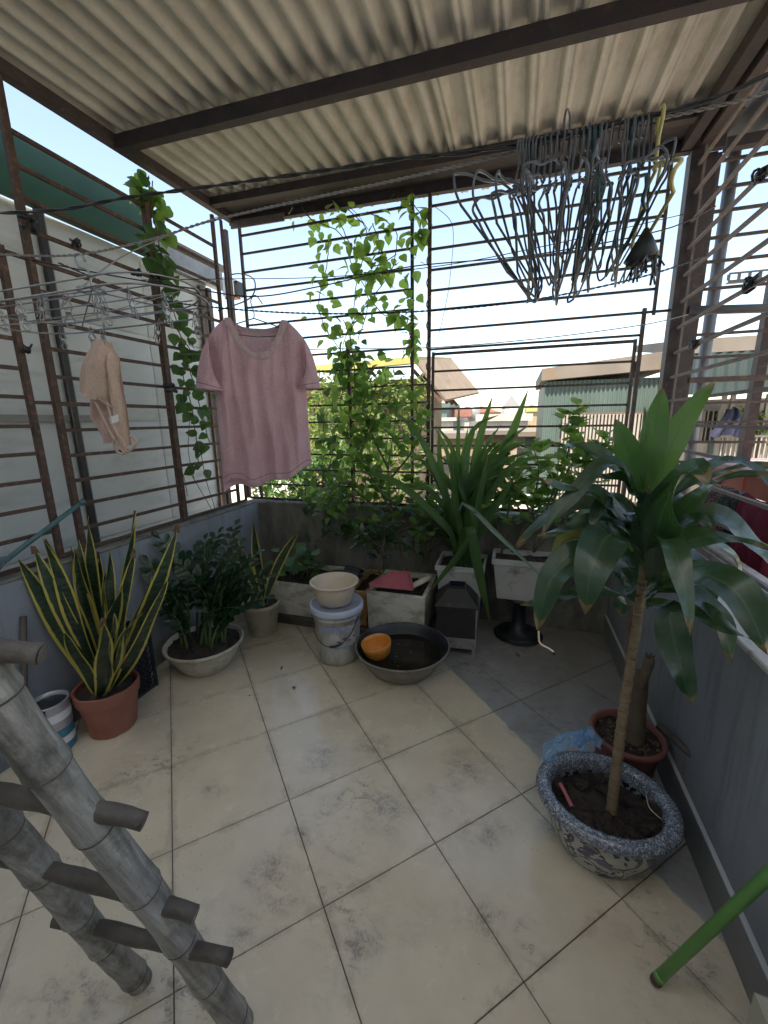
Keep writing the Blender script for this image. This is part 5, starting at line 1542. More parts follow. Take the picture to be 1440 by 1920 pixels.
# ---- foam planter boxes
def planter_box(name, label, x0, x1, y0, y1, z0, z1, mat, th=0.022, soil=0.035, rim=None):
    t = thing(name, label, 'planter', ((x0+x1)/2, (y0+y1)/2, z0))
    mb = MB()
    def ring(e, z): return [(x0+e, y0+e, z), (x1-e, y0+e, z), (x1-e, y1-e, z), (x0+e, y1-e, z)]
    b = 0.004
    vs = ring(b+0.008, z0)+ring(0.006, z0+b)+ring(0.0, z1-b)+ring(b, z1)+ring(th, z1)+ring(th+0.004, z1-b)+ring(th+0.008, z0+0.05)
    fs = [(3, 2, 1, 0)]
    for k in range(6):
        for j in range(4):
            a = k*4+j; c = k*4+(j+1) % 4
            fs.append((a, c, c+4, a+4))
    fs.append((24, 25, 26, 27))
    mb.add(vs, fs)
    part('box', mb, mat, t)
    sm = MB()
    def f(u, v):
        x = x0+th*0.8+(x1-x0-1.6*th)*u; yy = y0+th*0.8+(y1-y0-1.6*th)*v
        return V3((x, yy, z1-soil+0.022*mnoise.noise(V3((x*11, yy*11, 5)))+0.008*mnoise.noise(V3((x*40, yy*40, 1)))))
    sm.grid(f, 26, 18); sm.uv = {}
    part('soil', sm, M['soil'], t, smooth=False)
    return t
def chips(t, x0, x1, y, z0, z1, mat, n):
    pass
pb1 = planter_box('foam_planter', 'long dirty white foam planter box behind the bucket', -1.68, -1.03, 2.36, 2.78, 0.062, 0.305, M['foam'])
pb2 = planter_box('foam_planter', 'orange stained foam planter box between the two white ones', -1.02, -0.885, 2.345, 2.77, 0.062, 0.315, M['orangefoam'], 0.016)
pb3 = planter_box('foam_planter', 'dirty white foam planter box beside the stove with a red dustpan on it', -0.878, -0.49, 2.33, 2.75, 0.062, 0.33, M['foam'])
pl = thing('plank', 'dark wet planks lying under the foam planters', 'plank', (-1.1, 2.5, 0))
for (a, b, yy) in ((-1.75, -0.95, 2.40), (-1.75, -0.95, 2.66), (-0.93, -0.44, 2.39), (-0.93, -0.44, 2.64)):
    mb = MB(); mb.box((a, yy-0.06, 0.001), (b, yy+0.06, 0.058), 0.004); part('board', mb, M['rung'], pl)
bt = MB(); bt.box((-1.20, 2.345, 0.305), (-1.00, 2.455, 0.365), 0.005)
bo = tag(part('brick', bt, M['brick']), 'dark red brick lying across the edge of the foam planters', 'brick'); 
sh = thing('sandal', 'dark violet rubber sandal lying on the brick', 'sandal', (-1.07, 2.42, 0.37))
def sole(u, v):
    L = 0.25; x = -1.19+L*u
    w = 0.042+0.012*math.sin(u*PI*1.7)-0.025*max(0, (u-0.88)/0.12)**2-0.02*max(0, (0.12-u)/0.12)**2
    return V3((x, 2.43+(v-0.5)*2*w+0.03*(u-.5), 0.371+0.012*u))
mb = MB(); mb.grid(sole, 18, 4); mb.grid(lambda u, v: sole(u, v)+V3((0, 0, 0.026)), 18, 4); mb.uv = {}
part('sole', mb, M['navy'], sh)
mb = MB()
def strap_(u, v):
    a = PI*u
    return V3((-1.06+0.11*v, 2.43+0.052*math.cos(a), 0.398+(0.052-0.02*v)*math.sin(a)))
mb.grid(strap_, 14, 6); mb.grid(lambda u, v: strap_(u, v)+V3((0, 0, 0.004)), 14, 6); mb.uv = {}
part('upper', mb, M['blackplastic'], sh, smooth=True)
dp = thing('dustpan', 'faded red plastic dustpan lying tilted on the foam planter beside the stove', 'dustpan', (-0.66, 2.36, 0.34))
q = [at(693, 1100, y=2.31), at(738, 1077, y=2.42), at(768, 1078, y=2.43), at(775, 1108, y=2.32)]
mb = MB()
up_ = V3((0.0, -0.004, 0.004))
mb.add([q[0], q[1], q[2], q[3], q[0]+up_, q[1]+up_, q[2]+up_, q[3]+up_], [(3,2,1,0),(4,5,6,7),(0,1,5,4),(1,2,6,5),(2,3,7,6),(3,0,4,7)])
part('pan', mb, M['redplastic'], dp)
mb = MB(); e = [q[0], q[1], q[2], q[3]]
for a, b in ((q[1], q[2]), (q[2], q[3]), (q[0], q[1])): mb.obox(a+V3((0, -.003, .012)), b+V3((0, -.003, .012)), 0.005, 0.03)
part('rim', mb, M['redplastic'], dp)
mb = MB(); a = at(770, 1108, y=2.33); b = at(806, 1082, y=2.5); mb.tube([a+V3((0, .05, .012)), b], [0.018, 0.022], 10)
tag(part('bamboo_piece', mb, M['tub'], smooth=True), 'short pale cut bamboo piece beside the red dustpan', 'bamboo piece')
for k, (a, b) in enumerate((((640, 1095), (712, 1070)), ((655, 1098), (690, 1064)), ((690, 1104), (722, 1068)))):
    mb = MB(); mb.tube([at(*a, y=2.38), at(*b, y=2.6)], 0.006, 6)
    tag(part('stick', mb, M['trunk'], smooth=True), ['thin pale stick lying lowest across the orange planter', 'thin pale stick crossing the others on the orange planter', 'thin pale stick along the edge of the dustpan planter'][k], 'stick')

# ---- pots at the back right
sp = thing('pot', 'grey white square pot under the tall strap leaved plant', 'pot', (-0.30, 2.62, 0))
def sqpot(t, cx_, cy_, z0, z1, a0, a1, mat, soil=True, b0=None, b1=None):
    b0 = b0 or a0; b1 = b1 or a1
    mb = MB()
    def ring(a, b, z): return [(cx_-a, cy_-b, z), (cx_+a, cy_-b, z), (cx_+a, cy_+b, z), (cx_-a, cy_+b, z)]
    vs = ring(a0, b0, z0)+ring(a1-0.012, b1-0.012, z1-0.035)+ring(a1, b1, z1-0.033)+ring(a1, b1, z1)+ring(a1-0.014, b1-0.014, z1)+ring(a1-0.02, b1-0.02, z1-0.05)
    fs = [(3, 2, 1, 0)]
    for k in range(5):
        for j in range(4):
            a = k*4+j; c = k*4+(j+1) % 4; fs.append((a, c, c+4, a+4))
    mb.add(vs, fs); part('shell', mb, mat, t)
    sm = MB()
    sm.grid(lambda u, v: V3((cx_+(2*u-1)*(a1-0.017), cy_+(2*v-1)*(b1-0.017), z1-0.03+0.015*mnoise.noise(V3((u*7, v*7, cx_))))), 14, 14); sm.uv = {}
    part('soil', sm, M['soil'], t)
sqpot(sp, -0.30, 2.62, 0.0, 0.50, 0.11, 0.155, M['planter'])
wp = thing('planter', 'rectangular dirty white planter on a dark round stand at the back right', 'planter', (0.08, 2.64, 0.27))
sqpot(wp, 0.08, 2.64, 0.285, 0.555, 0.145, 0.185, M['planter'], True, 0.09, 0.12)
st_ = thing('stand', 'dark round footed stand under the rectangular white planter', 'stand', (0.08, 2.64, 0))
mb = MB(); mb.lathe((0.08, 2.64, 0), [(0.135, 0.0), (0.138, 0.012), (0.12, 0.022), (0.045, 0.035), (0.04, 0.24), (0.10, 0.262), (0.10, 0.283), (0.01, 0.284)], 28, None, True); mb.cap_end(28)
part('pedestal', mb, M['blackplastic'], st_, smooth=True)
mb = MB(); mb.lathe((0.08, 2.64, 0), [(0.150, 0.0), (0.158, 0.008), (0.150, 0.016), (0.141, 0.008)], 28); part('saucer_rim', mb, M['blackplastic'], st_, smooth=True)

# ---- paint tins, crate, sticks on the left
tn = thing('paint_tin', 'silver and white paint tin with a navy band on the floor by the ladder', 'tin', (-1.84, 1.10, 0.13))
c0 = V3((-1.90, 1.045, 0))
def tin(t, c, r, h, z0, mat, bandmat):
    mb = MB(); mb.lathe(c, [(r*0.97, z0), (r, z0+0.006), (r, z0+h-0.008), (r*1.03, z0+h-0.004), (r*1.03, z0+h), (r*0.94, z0+h), (r*0.93, z0+h-0.02)], 28, None, True); part('can', mb, mat, t, smooth=True)
    mb = MB(); mb.lathe(c, [(r*0.93, z0+h-0.02), (0.01, z0+h-0.022)], 28); mb.cap_end(28); part('inside', mb, M['basinin'], t)
    part('paint_band', arcband(c, lambda z: r+0.001, z0+h*0.36, z0+h*0.66, -2.9, 0.9), bandmat, t, smooth=True)
tin(tn, c0, 0.072, 0.125, 0.112, M['cansilver'], M['white'])
part('label_stripe', arcband(c0, lambda z: 0.0735, 0.112, 0.23, -1.0, -0.75, 6), M['navy'], tn)
t2 = thing('paint_tin', 'teal paint tin standing under the silver one', 'tin', c0)
tin(t2, c0, 0.070, 0.11, 0.0, M['tealcan'], M['white'])
cr = thing('crate', 'dark plastic mesh crate behind the snake plant', 'crate', (-1.9, 1.44, 0))
Xc0, Xc1, Yc0, Yc1, Zc = -1.965, -1.83, 1.36, 1.52, 0.36
mb = MB()
for (p0, p1) in (((Xc1, Yc0, 0.01), (Xc1, Yc1, 0.01)), ((Xc1, Yc0, Zc), (Xc1, Yc1, Zc)), ((Xc0, Yc0, Zc), (Xc1, Yc0, Zc)), ((Xc0, Yc1, Zc), (Xc1, Yc1, Zc)), ((Xc1, Yc0, 0), (Xc1, Yc0, Zc)), ((Xc1, Yc1, 0), (Xc1, Yc1, Zc)), ((Xc0, Yc1, 0), (Xc0, Yc1, Zc)), ((Xc0, Yc0, 0), (Xc0, Yc0, Zc)), ((Xc0, Yc0, Zc), (Xc0, Yc1, Zc))):
    mb.obox(p0, p1, 0.014, 0.014, V3((1, 0.1, 0.1)))
part('crate_frame', mb, M['crate'], cr)
mb = MB()
for k in range(-14, 18):
    a = Yc0+k*0.03
    for sgn in (1, -1):
        pts = []
        for z in (0.01, Zc):
            yy = a+sgn*(z)*0.8+(0 if sgn > 0 else Zc*0.8)
            pts.append((yy, z))
        (ya, za), (yb_, zb_) = pts
        lo, hi = Yc0, Yc1
        def cl(y0_, z0_, y1_, z1_):
            dy = y1_-y0_
            t0, t1 = 0.0, 1.0
            if dy > 0: t0 = max(t0, (lo-y0_)/dy); t1 = min(t1, (hi-y0_)/dy)
            else: t0 = max(t0, (hi-y0_)/dy); t1 = min(t1, (lo-y0_)/dy)
            return t0, t1
        t0, t1 = cl(ya, za, yb_, zb_)
        if t1-t0 > 0.03:
            A = V3((Xc1+0.002*sgn, ya+(yb_-ya)*t0, za+(zb_-za)*t0)); B = V3((Xc1+0.002*sgn, ya+(yb_-ya)*t1, za+(zb_-za)*t1))
            mb.obox(A, B, 0.004, 0.006, V3((1, 0, 0)))
part('lattice', mb, M['crate'], cr, kind='stuff')
mb = MB(); mb.box((Xc0+0.01, Yc0+0.01, 0.012), (Xc1-0.02, Yc1-0.01, 0.3)); part('contents', mb, M['dark'], cr)
mb = MB(); mb.tube([(-1.93, 0.93, 0.0), (-1.967, 1.06, 0.62)], 0.012, 8); tag(part('stick', mb, M['rung'], smooth=True), 'thin brown stick leaning on the left parapet behind the snake plant', 'stick')

# ---- broom lying on the left parapet
br = thing('broom', 'teal handled broom leaning through the left grille with its grey head on the parapet', 'broom', (-2.0, 1.02, 0.79))
a = at(14, 1048, x=-1.985); b = at(150, 944, x=-2.02)
mb = MB(); mb.tube([a, b], 0.011, 8); part('handle', mb, M['tealhandle'], br, smooth=True)
mb = MB(); mb.tube([b, b+(b-a)*0.06], 0.013, 8); part('end_cap', mb, M['tealhandle'], br, smooth=True)
hd = MB()
for k in range(70):
    p = a+V3((rnd(-.015, .015), rnd(-.035, .01), rnd(-.01, .012))); e = p+V3((rnd(-.03, .03), rnd(-.10, -.03), rnd(-.045, -.005)))
    e.z = max(e.z, 0.797)
    hd.tube([p, p.lerp(e, 0.6)+V3((0, 0, .006)), e], 0.0022, 3)
part('bristles', hd, M['broom'], br, kind='stuff')

# ---- bamboo ladder, close to the camera
la = thing('bamboo_ladder', 'grey bamboo ladder with dark wooden rungs leaning at the lower left', 'ladder', (-0.7, 0.54, 0))
B1 = V3((-0.560, 0.548, 0.0)); B2 = V3((-0.858, 0.535, 0.0))
T1 = at(83, 1420, d=0.615); T2 = at(46, 1602, d=0.745); RR = 0.0295
def rail(B, T, r0, seed, length):
    rr = random.Random(seed)
    d = (T-B).normalized()
    pts = []; rad = []
    s_ = 0.0; nodes_ = []
    z = 0.045+rr.uniform(0, .04)
    while z < length: nodes_.append(z); z += rr.uniform(0.15, 0.21)
    n = int(length/0.006)
    for i in range(n+1):
        s_ = length*i/n
        b = 0.0
        for q in nodes_:
            e = s_-q
            b += 0.08*math.exp(-(e/0.007)**2)+0.06*math.exp(-((e-0.016)/0.026)**2)-0.05*math.exp(-((e+0.010)/0.004)**2)
        wv = V3((0.0025*math.sin(s_*9+seed), 0.0025*math.cos(s_*7+seed), 0))*min(1, s_*6)
        pts.append(B+d*s_+wv+V3((0, 0, 0.0)))
        rad.append(r0*(1+b)*(1.0-0.02*s_))
    return pts, rad, d, nodes_
LEN = 2.0
for (B, T, r0, sd) in ((B1, T1, RR, 3), (B2, T2, RR*0.92, 8)):
    pts, rad, d, nd = rail(B, T, r0, sd, LEN)
    # cut level on the floor
    off = V3((0, 0, 0))
    mb = MB()
    mb.tube(pts, rad, 18)
    mb.v = [tuple(V3(q_)+(V3(q_)-pts[i_//18]).normalized()*0.0012*mnoise.noise(V3((q_[0]*22, q_[1]*22, q_[2]*7+sd)))) for i_, q_ in enumerate(mb.v)]
    for k in range(18):
        v = V3(mb.v[k]); t = (0.001-v.z)/d.z; v = v+d*t; mb.v[k] = tuple(v)
    for i in range(1, 8):
        for k in range(18):
            j = i*18+k; v = V3(mb.v[j]); 
            if v.z < 0.002*i: v = v+d*((0.002*i-v.z)/d.z)
            mb.v[j] = tuple(v)
    ro = part('rail', mb, M['bamboo'], la, smooth=True)
    for q in nd:
        i = int(q/LEN*(len(pts)-1)); i = max(2, min(len(pts)-3, i-1))
        nm = MB(); nm.tube([pts[i]-d*0.003, pts[i]-d*0.001, pts[i]+d*0.001, pts[i]+d*0.003], [rad[i]*0.99, rad[i]+0.0014, rad[i]+0.0014, rad[i]*0.99], 18, False); part('node_ring', nm, M['rung'], ro, smooth=True)
    cp = MB(); 
    for q in (0.33, 0.9): pass
d1 = (T1-B1).normalized(); d2 = (T2-B2).normalized()
def near_param(B, d, u, v):
    """parameter along a rail closest to a line of sight"""
    r = ray(u, v).normalized(); w = B-EYE
    a = d.dot(d); b = d.dot(r); c = r.dot(r); dd = d.dot(w); e = r.dot(w)
    return (b*e-c*dd)/(a*c-b*b)
for (u1, v1, u2, v2, ur, vr) in ((395, 1765-15, 215, 1705, 436, 1772), (330, 1670, 120, 1590, 378, 1690), (205, 1500, 0, 1435, 272, 1535), (0, 1195, -180, 1140, 84, 1213)):
    t1 = near_param(B1, d1, u1-30, v1); t2 = near_param(B2, d2, u2-20, v2)
    p1 = B1+d1*t1; p2 = B2+d2*t2
    dr = (p1-p2).normalized()
    # length of the stub beyond the right rail from its own line of sight
    te = near_param(p1, dr, ur, vr)
    te = max(0.07, min(0.16, te))
    a = p2-dr*0.09; b = p1+dr*te
    mb = MB()
    n = 14
    ps = [a.lerp(b, i/n)+V3((rnd(-.002, .002), rnd(-.002, .002), rnd(-.002, .002))) for i in range(n+1)]
    mb.tube(ps, [0.0152+0.0012*math.sin(i*1.3) for i in range(n+1)], 9)
    mb.v = [tuple(V3(q_)+V3((mnoise.noise(V3(q_)*60), mnoise.noise(V3(q_)*60+V3((9, 0, 0))), mnoise.noise(V3(q_)*60+V3((0, 9, 0)))))*0.0022) for q_ in mb.v]
    ro = part('rung', mb, M['rung'], la, smooth=True)
    ce = MB(); ce.tube([b+dr*0.0002, b+dr*0.0010], 0.0135, 9); part('cut_end', ce, M['bambooend'], ro)

# ---- green pole at the lower right
pA = at(1226, 1842, z=0.004); pB = at(1450, 1632, d=0.86)
dpole = (pB-pA).normalized()
gp = thing('broom_pole', 'bright green plastic pole leaning in from the lower right corner', 'pole', pA)
mb = MB(); mb.tube([pA+dpole*0.022, pA+dpole*1.5], 0.0125, 18); part('shaft', mb, M['greenpole'], gp, smooth=True)
mb = MB(); mb.tube([pA+V3((0, 0, 0.004)), pA+dpole*0.010, pA+dpole*0.024], [0.011, 0.0135, 0.0132], 16); part('end_plug', mb, M['rust'], gp, smooth=True)
mb = MB(); mb.tube([pA+dpole*0.024, pA+dpole*0.04], 0.0132, 16); part('collar', mb, M['greenpole'], gp, smooth=True)
# plastered block at the bottom right corner
jb = MB(); jb.box((0.572, 0.62, 0.001), (0.629, 0.872, 0.17), 0.02)
tag(part('plaster_block', jb, M['creampot'], smooth=False), 'rough beige plaster block against the right wall in the bottom right corner', 'block')
#@@PLANTS
# ================================================================== PLANTS
def strap_leaf(par, name, pts, w, mat, taper=0.55, fold=0.25, und=0.0, hint=V3((0, 0, 1)), nv=14, base=0.35, twist=0.0, uf=3.0, cut=False, tipcol=None):
    """one blade along a curve; w is half its greatest width"""
    pts = [V3(p) for p in pts]
    L = [0]
    for i in range(1, len(pts)): L.append(L[-1]+(pts[i]-pts[i-1]).length)
    T = L[-1]
    def P_(t):
        s_ = t*T
        for i in range(len(L)-1):
            if s_ <= L[i+1] or i == len(L)-2:
                return pts[i].lerp(pts[i+1], (s_-L[i])/max(1e-6, L[i+1]-L[i]))
    ph = rnd(0, 6)
    mb = MB()
    sides = []
    prev = None
    for j in range(nv+1):
        t = j/nv
        a = P_(max(0, t-0.03)); b = P_(min(1, t+0.03))
        tg = (b-a).normalized()
        sd = tg.cross(hint)
        if sd.length < 0.15 and prev is not None: sd = prev.copy()
        sd.normalize()
        if prev is not None and sd.dot(prev) < 0: sd = -sd
        if prev is not None: sd = (sd*0.5+prev*0.5).normalized()
        prev = sd
        if twist: sd = Quaternion(tg, twist*t) @ sd
        sides.append((P_(t), tg, sd))
    def f(u, v):
        p, tg, sd = sides[int(round(v*nv))]
        n = sd.cross(tg).normalized()
        if v < taper: k = base+(1-base)*math.sin(v/taper*PI/2)
        else:
            q = (v-taper)/(1-taper)
            k = (1-q**1.7)**0.8 if not cut else (1-0.25*q)
        k = max(k, 0.015)
        x = (u-0.5)*2
        o = p+sd*(x*w*k)+n*(abs(x)*w*k*fold)
        if und: o += n*(und*abs(x)*math.sin(v*uf*PI*2+ph+(1.3 if x > 0 else 0)))
        return o
    mb.grid(f, 4, nv)
    o = part(name, mb, mat, par, smooth=True)
    if tipcol:
        tm = MB(); tp = pts[-1]; t2, sd = sides[-1][1], sides[-1][2]
        tm.add([tp-t2*0.02+sd*w*0.4, tp-t2*0.02-sd*w*0.4, tp+t2*0.018-sd*w*0.15, tp+t2*0.012+sd*w*0.3], [(0, 1, 2, 3)])
        part('withered_tip', tm, tipcol, o)
    return o

def leaf_template(name, mat, kind='ovate', droop=0.12, fold=0.2, seed=0):
    rr = random.Random(seed)
    prof_ = {'ovate': [(0, .03), (.12, .30), (.32, .42), (.58, .34), (.82, .16), (1, .004)],
             'heart': [(0, .05), (.04, .33), (.25, .48), (.5, .40), (.78, .19), (1, .004)],
             'lance': [(0, .03), (.2, .15), (.45, .21), (.7, .155), (.88, .075), (1, .004)],
             'obov': [(0, .02), (.2, .14), (.5, .26), (.72, .28), (.9, .17), (1, .01)]}[kind]
    vs = []
    for t, w in prof_:
        z = -droop*t*t
        e = rr.uniform(-.03, .03)
        vs += [(-w, t, z+fold*w+e), (0, t, z), (w, t, z+fold*w-e)]
    fs = []
    for j in range(len(prof_)-1):
        for i in range(2):
            a = j*3+i
            fs.append((a, a+1, a+4, a+3))
    mb = MB(); mb.add(vs, fs)
    return mb.mesh(name, mat, True)

# ---- snake plant in a terracotta pot
snc = V3((-1.775, 1.215, 0))
sn = thing('snake_plant', 'tall snake plant with yellow edged leaves in a terracotta pot by the left wall', 'potted plant', snc)
def facet(a, k): return 0.012*math.cos(8*a)
mb = MB(); mb.lathe(snc, [(0.092, 0.0), (0.098, 0.006), (0.120, 0.165), (0.122, 0.170), (0.129, 0.173), (0.133, 0.225), (0.128, 0.230), (0.121, 0.225), (0.117, 0.19)], 48, lambda a, k: facet(a, k)+(0.02*math.sin(a*2+1) if k > 3 else 0), True)
part('pot', mb, M['terracotta'], sn, smooth=False)
mb = MB(); mb.lathe(snc, [(0.118, 0.200), (0.06, 0.212), (0.01, 0.21)], 24, lambda a, k: 0.03*math.sin(a*5+k)); mb.cap_end(24); part('soil', mb, M['soil'], sn)
SN = [ # tip u,v, depth y, base u, half width, mid bow
 (36, 1050, 1.16, 165, .036, 14, None), (63, 1030, 1.22, 175, .034, 4, 1), (83, 1010, 1.30, 185, .030, 4, None), (78, 1003, 1.26, 190, .034, -6, None),
 (163, 968, 1.42, 200, .036, 6, None), (146, 1012, 1.36, 195, .030, 6, None), (143, 1036, 1.28, 195, .034, 8, 1), (132, 1025, 1.40, 190, .026, 0, None),
 (184, 1040, 1.44, 205, .030, 0, 1), (251, 957, 1.34, 215, .027, -8, None), (250, 1036, 1.26, 225, .031, -8, 1), (332, 990, 1.36, 232, .034, -16, 1),
 (311, 1090, 1.28, 236, .030, -14, None), (228, 1098, 1.14, 208, .034, 8, None), (192, 1165, 1.04, 212, .034, -12, 1), (262, 1150, 1.14, 235, .036, 8, None), (212, 1148, 1.06, 222, .026, -10, None),
 (198, 1080, 1.20, 195, .032, 6, 1), (240, 1180, 1.10, 236, .03, 8, None), (108, 1120, 1.18, 175, .028, 0, None), (289, 1062, 1.40, 228, .028, -6, None), (205, 1030, 1.46, 208, .030, -4, None), (120, 1190, 1.10, 180, .026, 6, None)]
for (u, v, yy, ub, w, bow, br_) in SN:
    tip = at(u, v, y=yy)
    if tip.x < -1.94: tip = at(u, v, x=-1.94)
    b = at(ub+rnd(-8, 8), 1300, y=1.25+(yy-1.25)*0.35)
    bb = V3((snc.x+max(-.07, min(.07, (b.x-snc.x)*0.3)), snc.y+max(-.07, min(.07, (yy-1.25)*0.25)), 0.20))
    m_ = bb.lerp(tip, 0.55)+V3((-0.0035*bow, 0.0015*bow, 0.02))
    tocam = (EYE-m_).normalized()
    hint = (tocam+V3((rnd(-.6, .6), rnd(-.6, .6), rnd(-.2, .3)))).normalized()
    strap_leaf(sn, 'leaf', through(bb, m_, tip, 16), w*1.08, M['snake'], 0.5, 0.24, 0.011, hint, 20, 0.45, rnd(-1.1, 1.1), 1.4, tipcol=M['witheredleaf'] if br_ else None)

# ---- ZZ plant in a cream bowl
zc = V3((-1.690, 1.755, 0))
zz = thing('zz_plant', 'glossy dark zz plant in a dirty cream bowl pot by the left wall', 'potted plant', zc)
mb = MB(); mb.lathe(zc, [(0.115, 0.0), (0.128, 0.006), (0.165, 0.06), (0.200, 0.125), (0.207, 0.150), (0.220, 0.153), (0.222, 0.168), (0.212, 0.172), (0.203, 0.160), (0.19, 0.13)], 48, None, True)
part('pot', mb, M['creampot'], zz, smooth=True)
mb = MB(); mb.lathe(zc, [(0.203, 0.145), (0.13, 0.158), (0.06, 0.163), (0.01, 0.16)], 26, lambda a, k: 0.03*math.sin(a*7+k*2)); mb.cap_end(26); part('soil', mb, M['soil'], zz)
gm = MB()
for _ in range(60):
    a = rnd(0, 2*PI); r_ = 0.19*math.sqrt(rnd(0, 1)); c_ = zc+V3((r_*math.cos(a), r_*math.sin(a), 0.16)); s_ = rnd(.006, .016)
    gm.lathe(c_, [(s_*0.2, -0.004), (s_, 0.0), (s_*0.7, s_*0.7), (0.001, s_*0.8)], 6)
part('pebbles', gm, M['clod'], zz, kind='stuff')
zleaf = [leaf_template('zz_leaflet', M['zz'], 'obov', 0.12, 0.25, s_) for s_ in range(3)]
ZT = [(300, 1010, 1.95), (342, 1062, 1.75), (322, 1112, 1.60), (398, 1042, 1.78), (385, 1012, 2.0), (450, 1022, 1.95), (442, 985, 2.15), (470, 1062, 1.85), (502, 1082, 1.95), (462, 1112, 1.72), (494, 1122, 1.80), (423, 1062, 1.70), (318, 1150, 1.58), (280, 1060, 1.85), (418, 1105, 1.60), (362, 1092, 1.66), (448, 1140, 1.66), (480, 1040, 2.1), (410, 1000, 2.1), (365, 1035, 1.95)]
for k, (u, v, yy) in enumerate(ZT):
    tip = at(u, v, y=yy)
    if tip.x < -1.92: tip = at(u, v, x=-1.92)
    a = rnd(0, 2*PI); b = zc+V3((0.09*math.cos(a)+0.25*(tip.x-zc.x)*0.5, 0.09*math.sin(a)+0.2*(tip.y-zc.y)*0.5, 0.155))
    mid = b.lerp(tip, 0.5)+V3((0, 0, 0.05))-V3(((tip-b).x*0.18, (tip-b).y*0.18, 0))
    pth = through(b, mid, tip, 18)
    mb = MB(); mb.tube(pth, [0.0085-0.00035*i for i in range(19)], 6); st = part('stem', mb, M['greenstem'], zz, smooth=True)
    n = 11
    for q in range(n):
        t = 0.28+0.72*q/(n-1)
        i = min(17, int(t*18)); p = pth[i].lerp(pth[i+1], t*18-i if t*18-i <= 1 else 1); tg = (pth[i+1]-pth[i]).normalized()
        sd = tg.cross(V3((rnd(-.2, .2), -0.5, 0.8))).normalized()
        up = sd.cross(tg)
        sz = (0.080-0.03*abs(t-0.62)*1.2)*rnd(0.88, 1.12)
        if q == n-1:
            inst('leaflet', random.choice(zleaf), st, frame(p, tg, up, sz)); continue
        for s_ in (1, -1):
            d = (sd*s_*0.8+tg*0.62+up*rnd(.0, .35)).normalized()
            inst('leaflet', random.choice(zleaf), st, frame(p, d, up+V3((0, 0, .3)), sz))
# the broad leaf standing behind it
for (u, v, yy, ub, vb, w) in ((275, 993, 2.1, 300, 1090, .05),):
    strap_leaf(zz, 'leaf', through(at(ub, vb, y=2.0), at((u+ub)/2-4, (v+vb)/2, y=2.05), at(u, v, y=yy), 12), w, M['zz'], 0.55, 0.15, 0.004, V3((0.5, -0.8, 0.3)), 12, 0.25)
# small cream pot behind, with snake leaves
p2c = V3((-1.60, 2.20, 0))
s2 = thing('snake_plant', 'small yellow edged snake plant in a cream pot behind the zz plant', 'potted plant', p2c)
mb = MB(); mb.lathe(p2c, [(0.085, 0), (0.092, 0.004), (0.118, 0.20), (0.126, 0.203), (0.127, 0.225), (0.118, 0.227), (0.112, 0.20)], 36, None, True); part('pot', mb, M['creampot'], s2, smooth=True)
mb = MB(); mb.lathe(p2c, [(0.113, 0.205), (0.01, 0.21)], 20); mb.cap_end(20); part('soil', mb, M['soil'], s2)
for (u, v, yy, w) in ((476, 980, 2.25, .032), (560, 998, 2.25, .030), (455, 1030, 2.2, .028), (436, 1000, 2.3, .03)):
    tip = at(u, v, y=yy); b = p2c+V3((rnd(-.04, .04), rnd(-.04, .04), .205))
    strap_leaf(s2, 'leaf', through(b, b.lerp(tip, .5)+V3((-.02, 0, .03)), tip, 14), w, M['snake'], 0.55, 0.2, 0.004, (EYE-tip).normalized()+V3((rnd(-.4, .4), 0, .3)), 14, 0.4)

# ---- vines
vleaf = [leaf_template('vine_leaf', M['vine'], 'ovate', 0.15, 0.22, s_) for s_ in range(4)]
vdark = [leaf_template('vine_leaf', M['vinedark'], 'ovate', 0.18, 0.22, 10+s_) for s_ in range(4)]
def vine(name, label, y, x, stems, nleaf, size, tmpl, scat, mat=M['stem'], group=None, spread=None):
    b = at(stems[0][-1][0], stems[0][-1][1], y=y, x=x)
    t = thing(name, label, 'vine', b)
    paths = []
    for s_ in stems:
        pts = []
        for (u, v) in s_:
            p = at(u, v, y=y, x=x)
            pts.append(p+V3((0 if x is None else rnd(-.015, .03), 0 if y is None else rnd(-.03, .03), 0)))
        sm = smoothpath(pts, 6)
        sm = [p+V3((rnd(-.004, .004), rnd(-.004, .004), 0)) for p in sm]
        mb = MB(); mb.tube(sm, 0.0032, 5); part('stem', mb, mat, t, smooth=True)
        paths.append(sm)
    for k in range(nleaf):
        sm = random.choice(paths); i = rnd(0, len(sm)-1.001); p = sm[int(i)].lerp(sm[int(i)+1], i % 1)
        off = V3((rnd(-1, 1), rnd(-1, 1), rnd(-1, 1)))*scat
        if x is not None: off.x = abs(off.x)*0.6-0.01
        if y is not None: off.y *= 0.6
        q = p+off
        d = (off*6+V3((rnd(-.6, .6), rnd(-.6, .2), rnd(-1.1, 0.2)))).normalized()
        face = V3((rnd(-.5, .5), -0.7+rnd(-.3, .6), 0.6)) if x is None else V3((0.8, -0.4+rnd(-.4, .4), 0.5))
        inst('leaf', random.choice(tmpl), t, frame(q, d, face, size*rnd(.7, 1.35)))
    return t
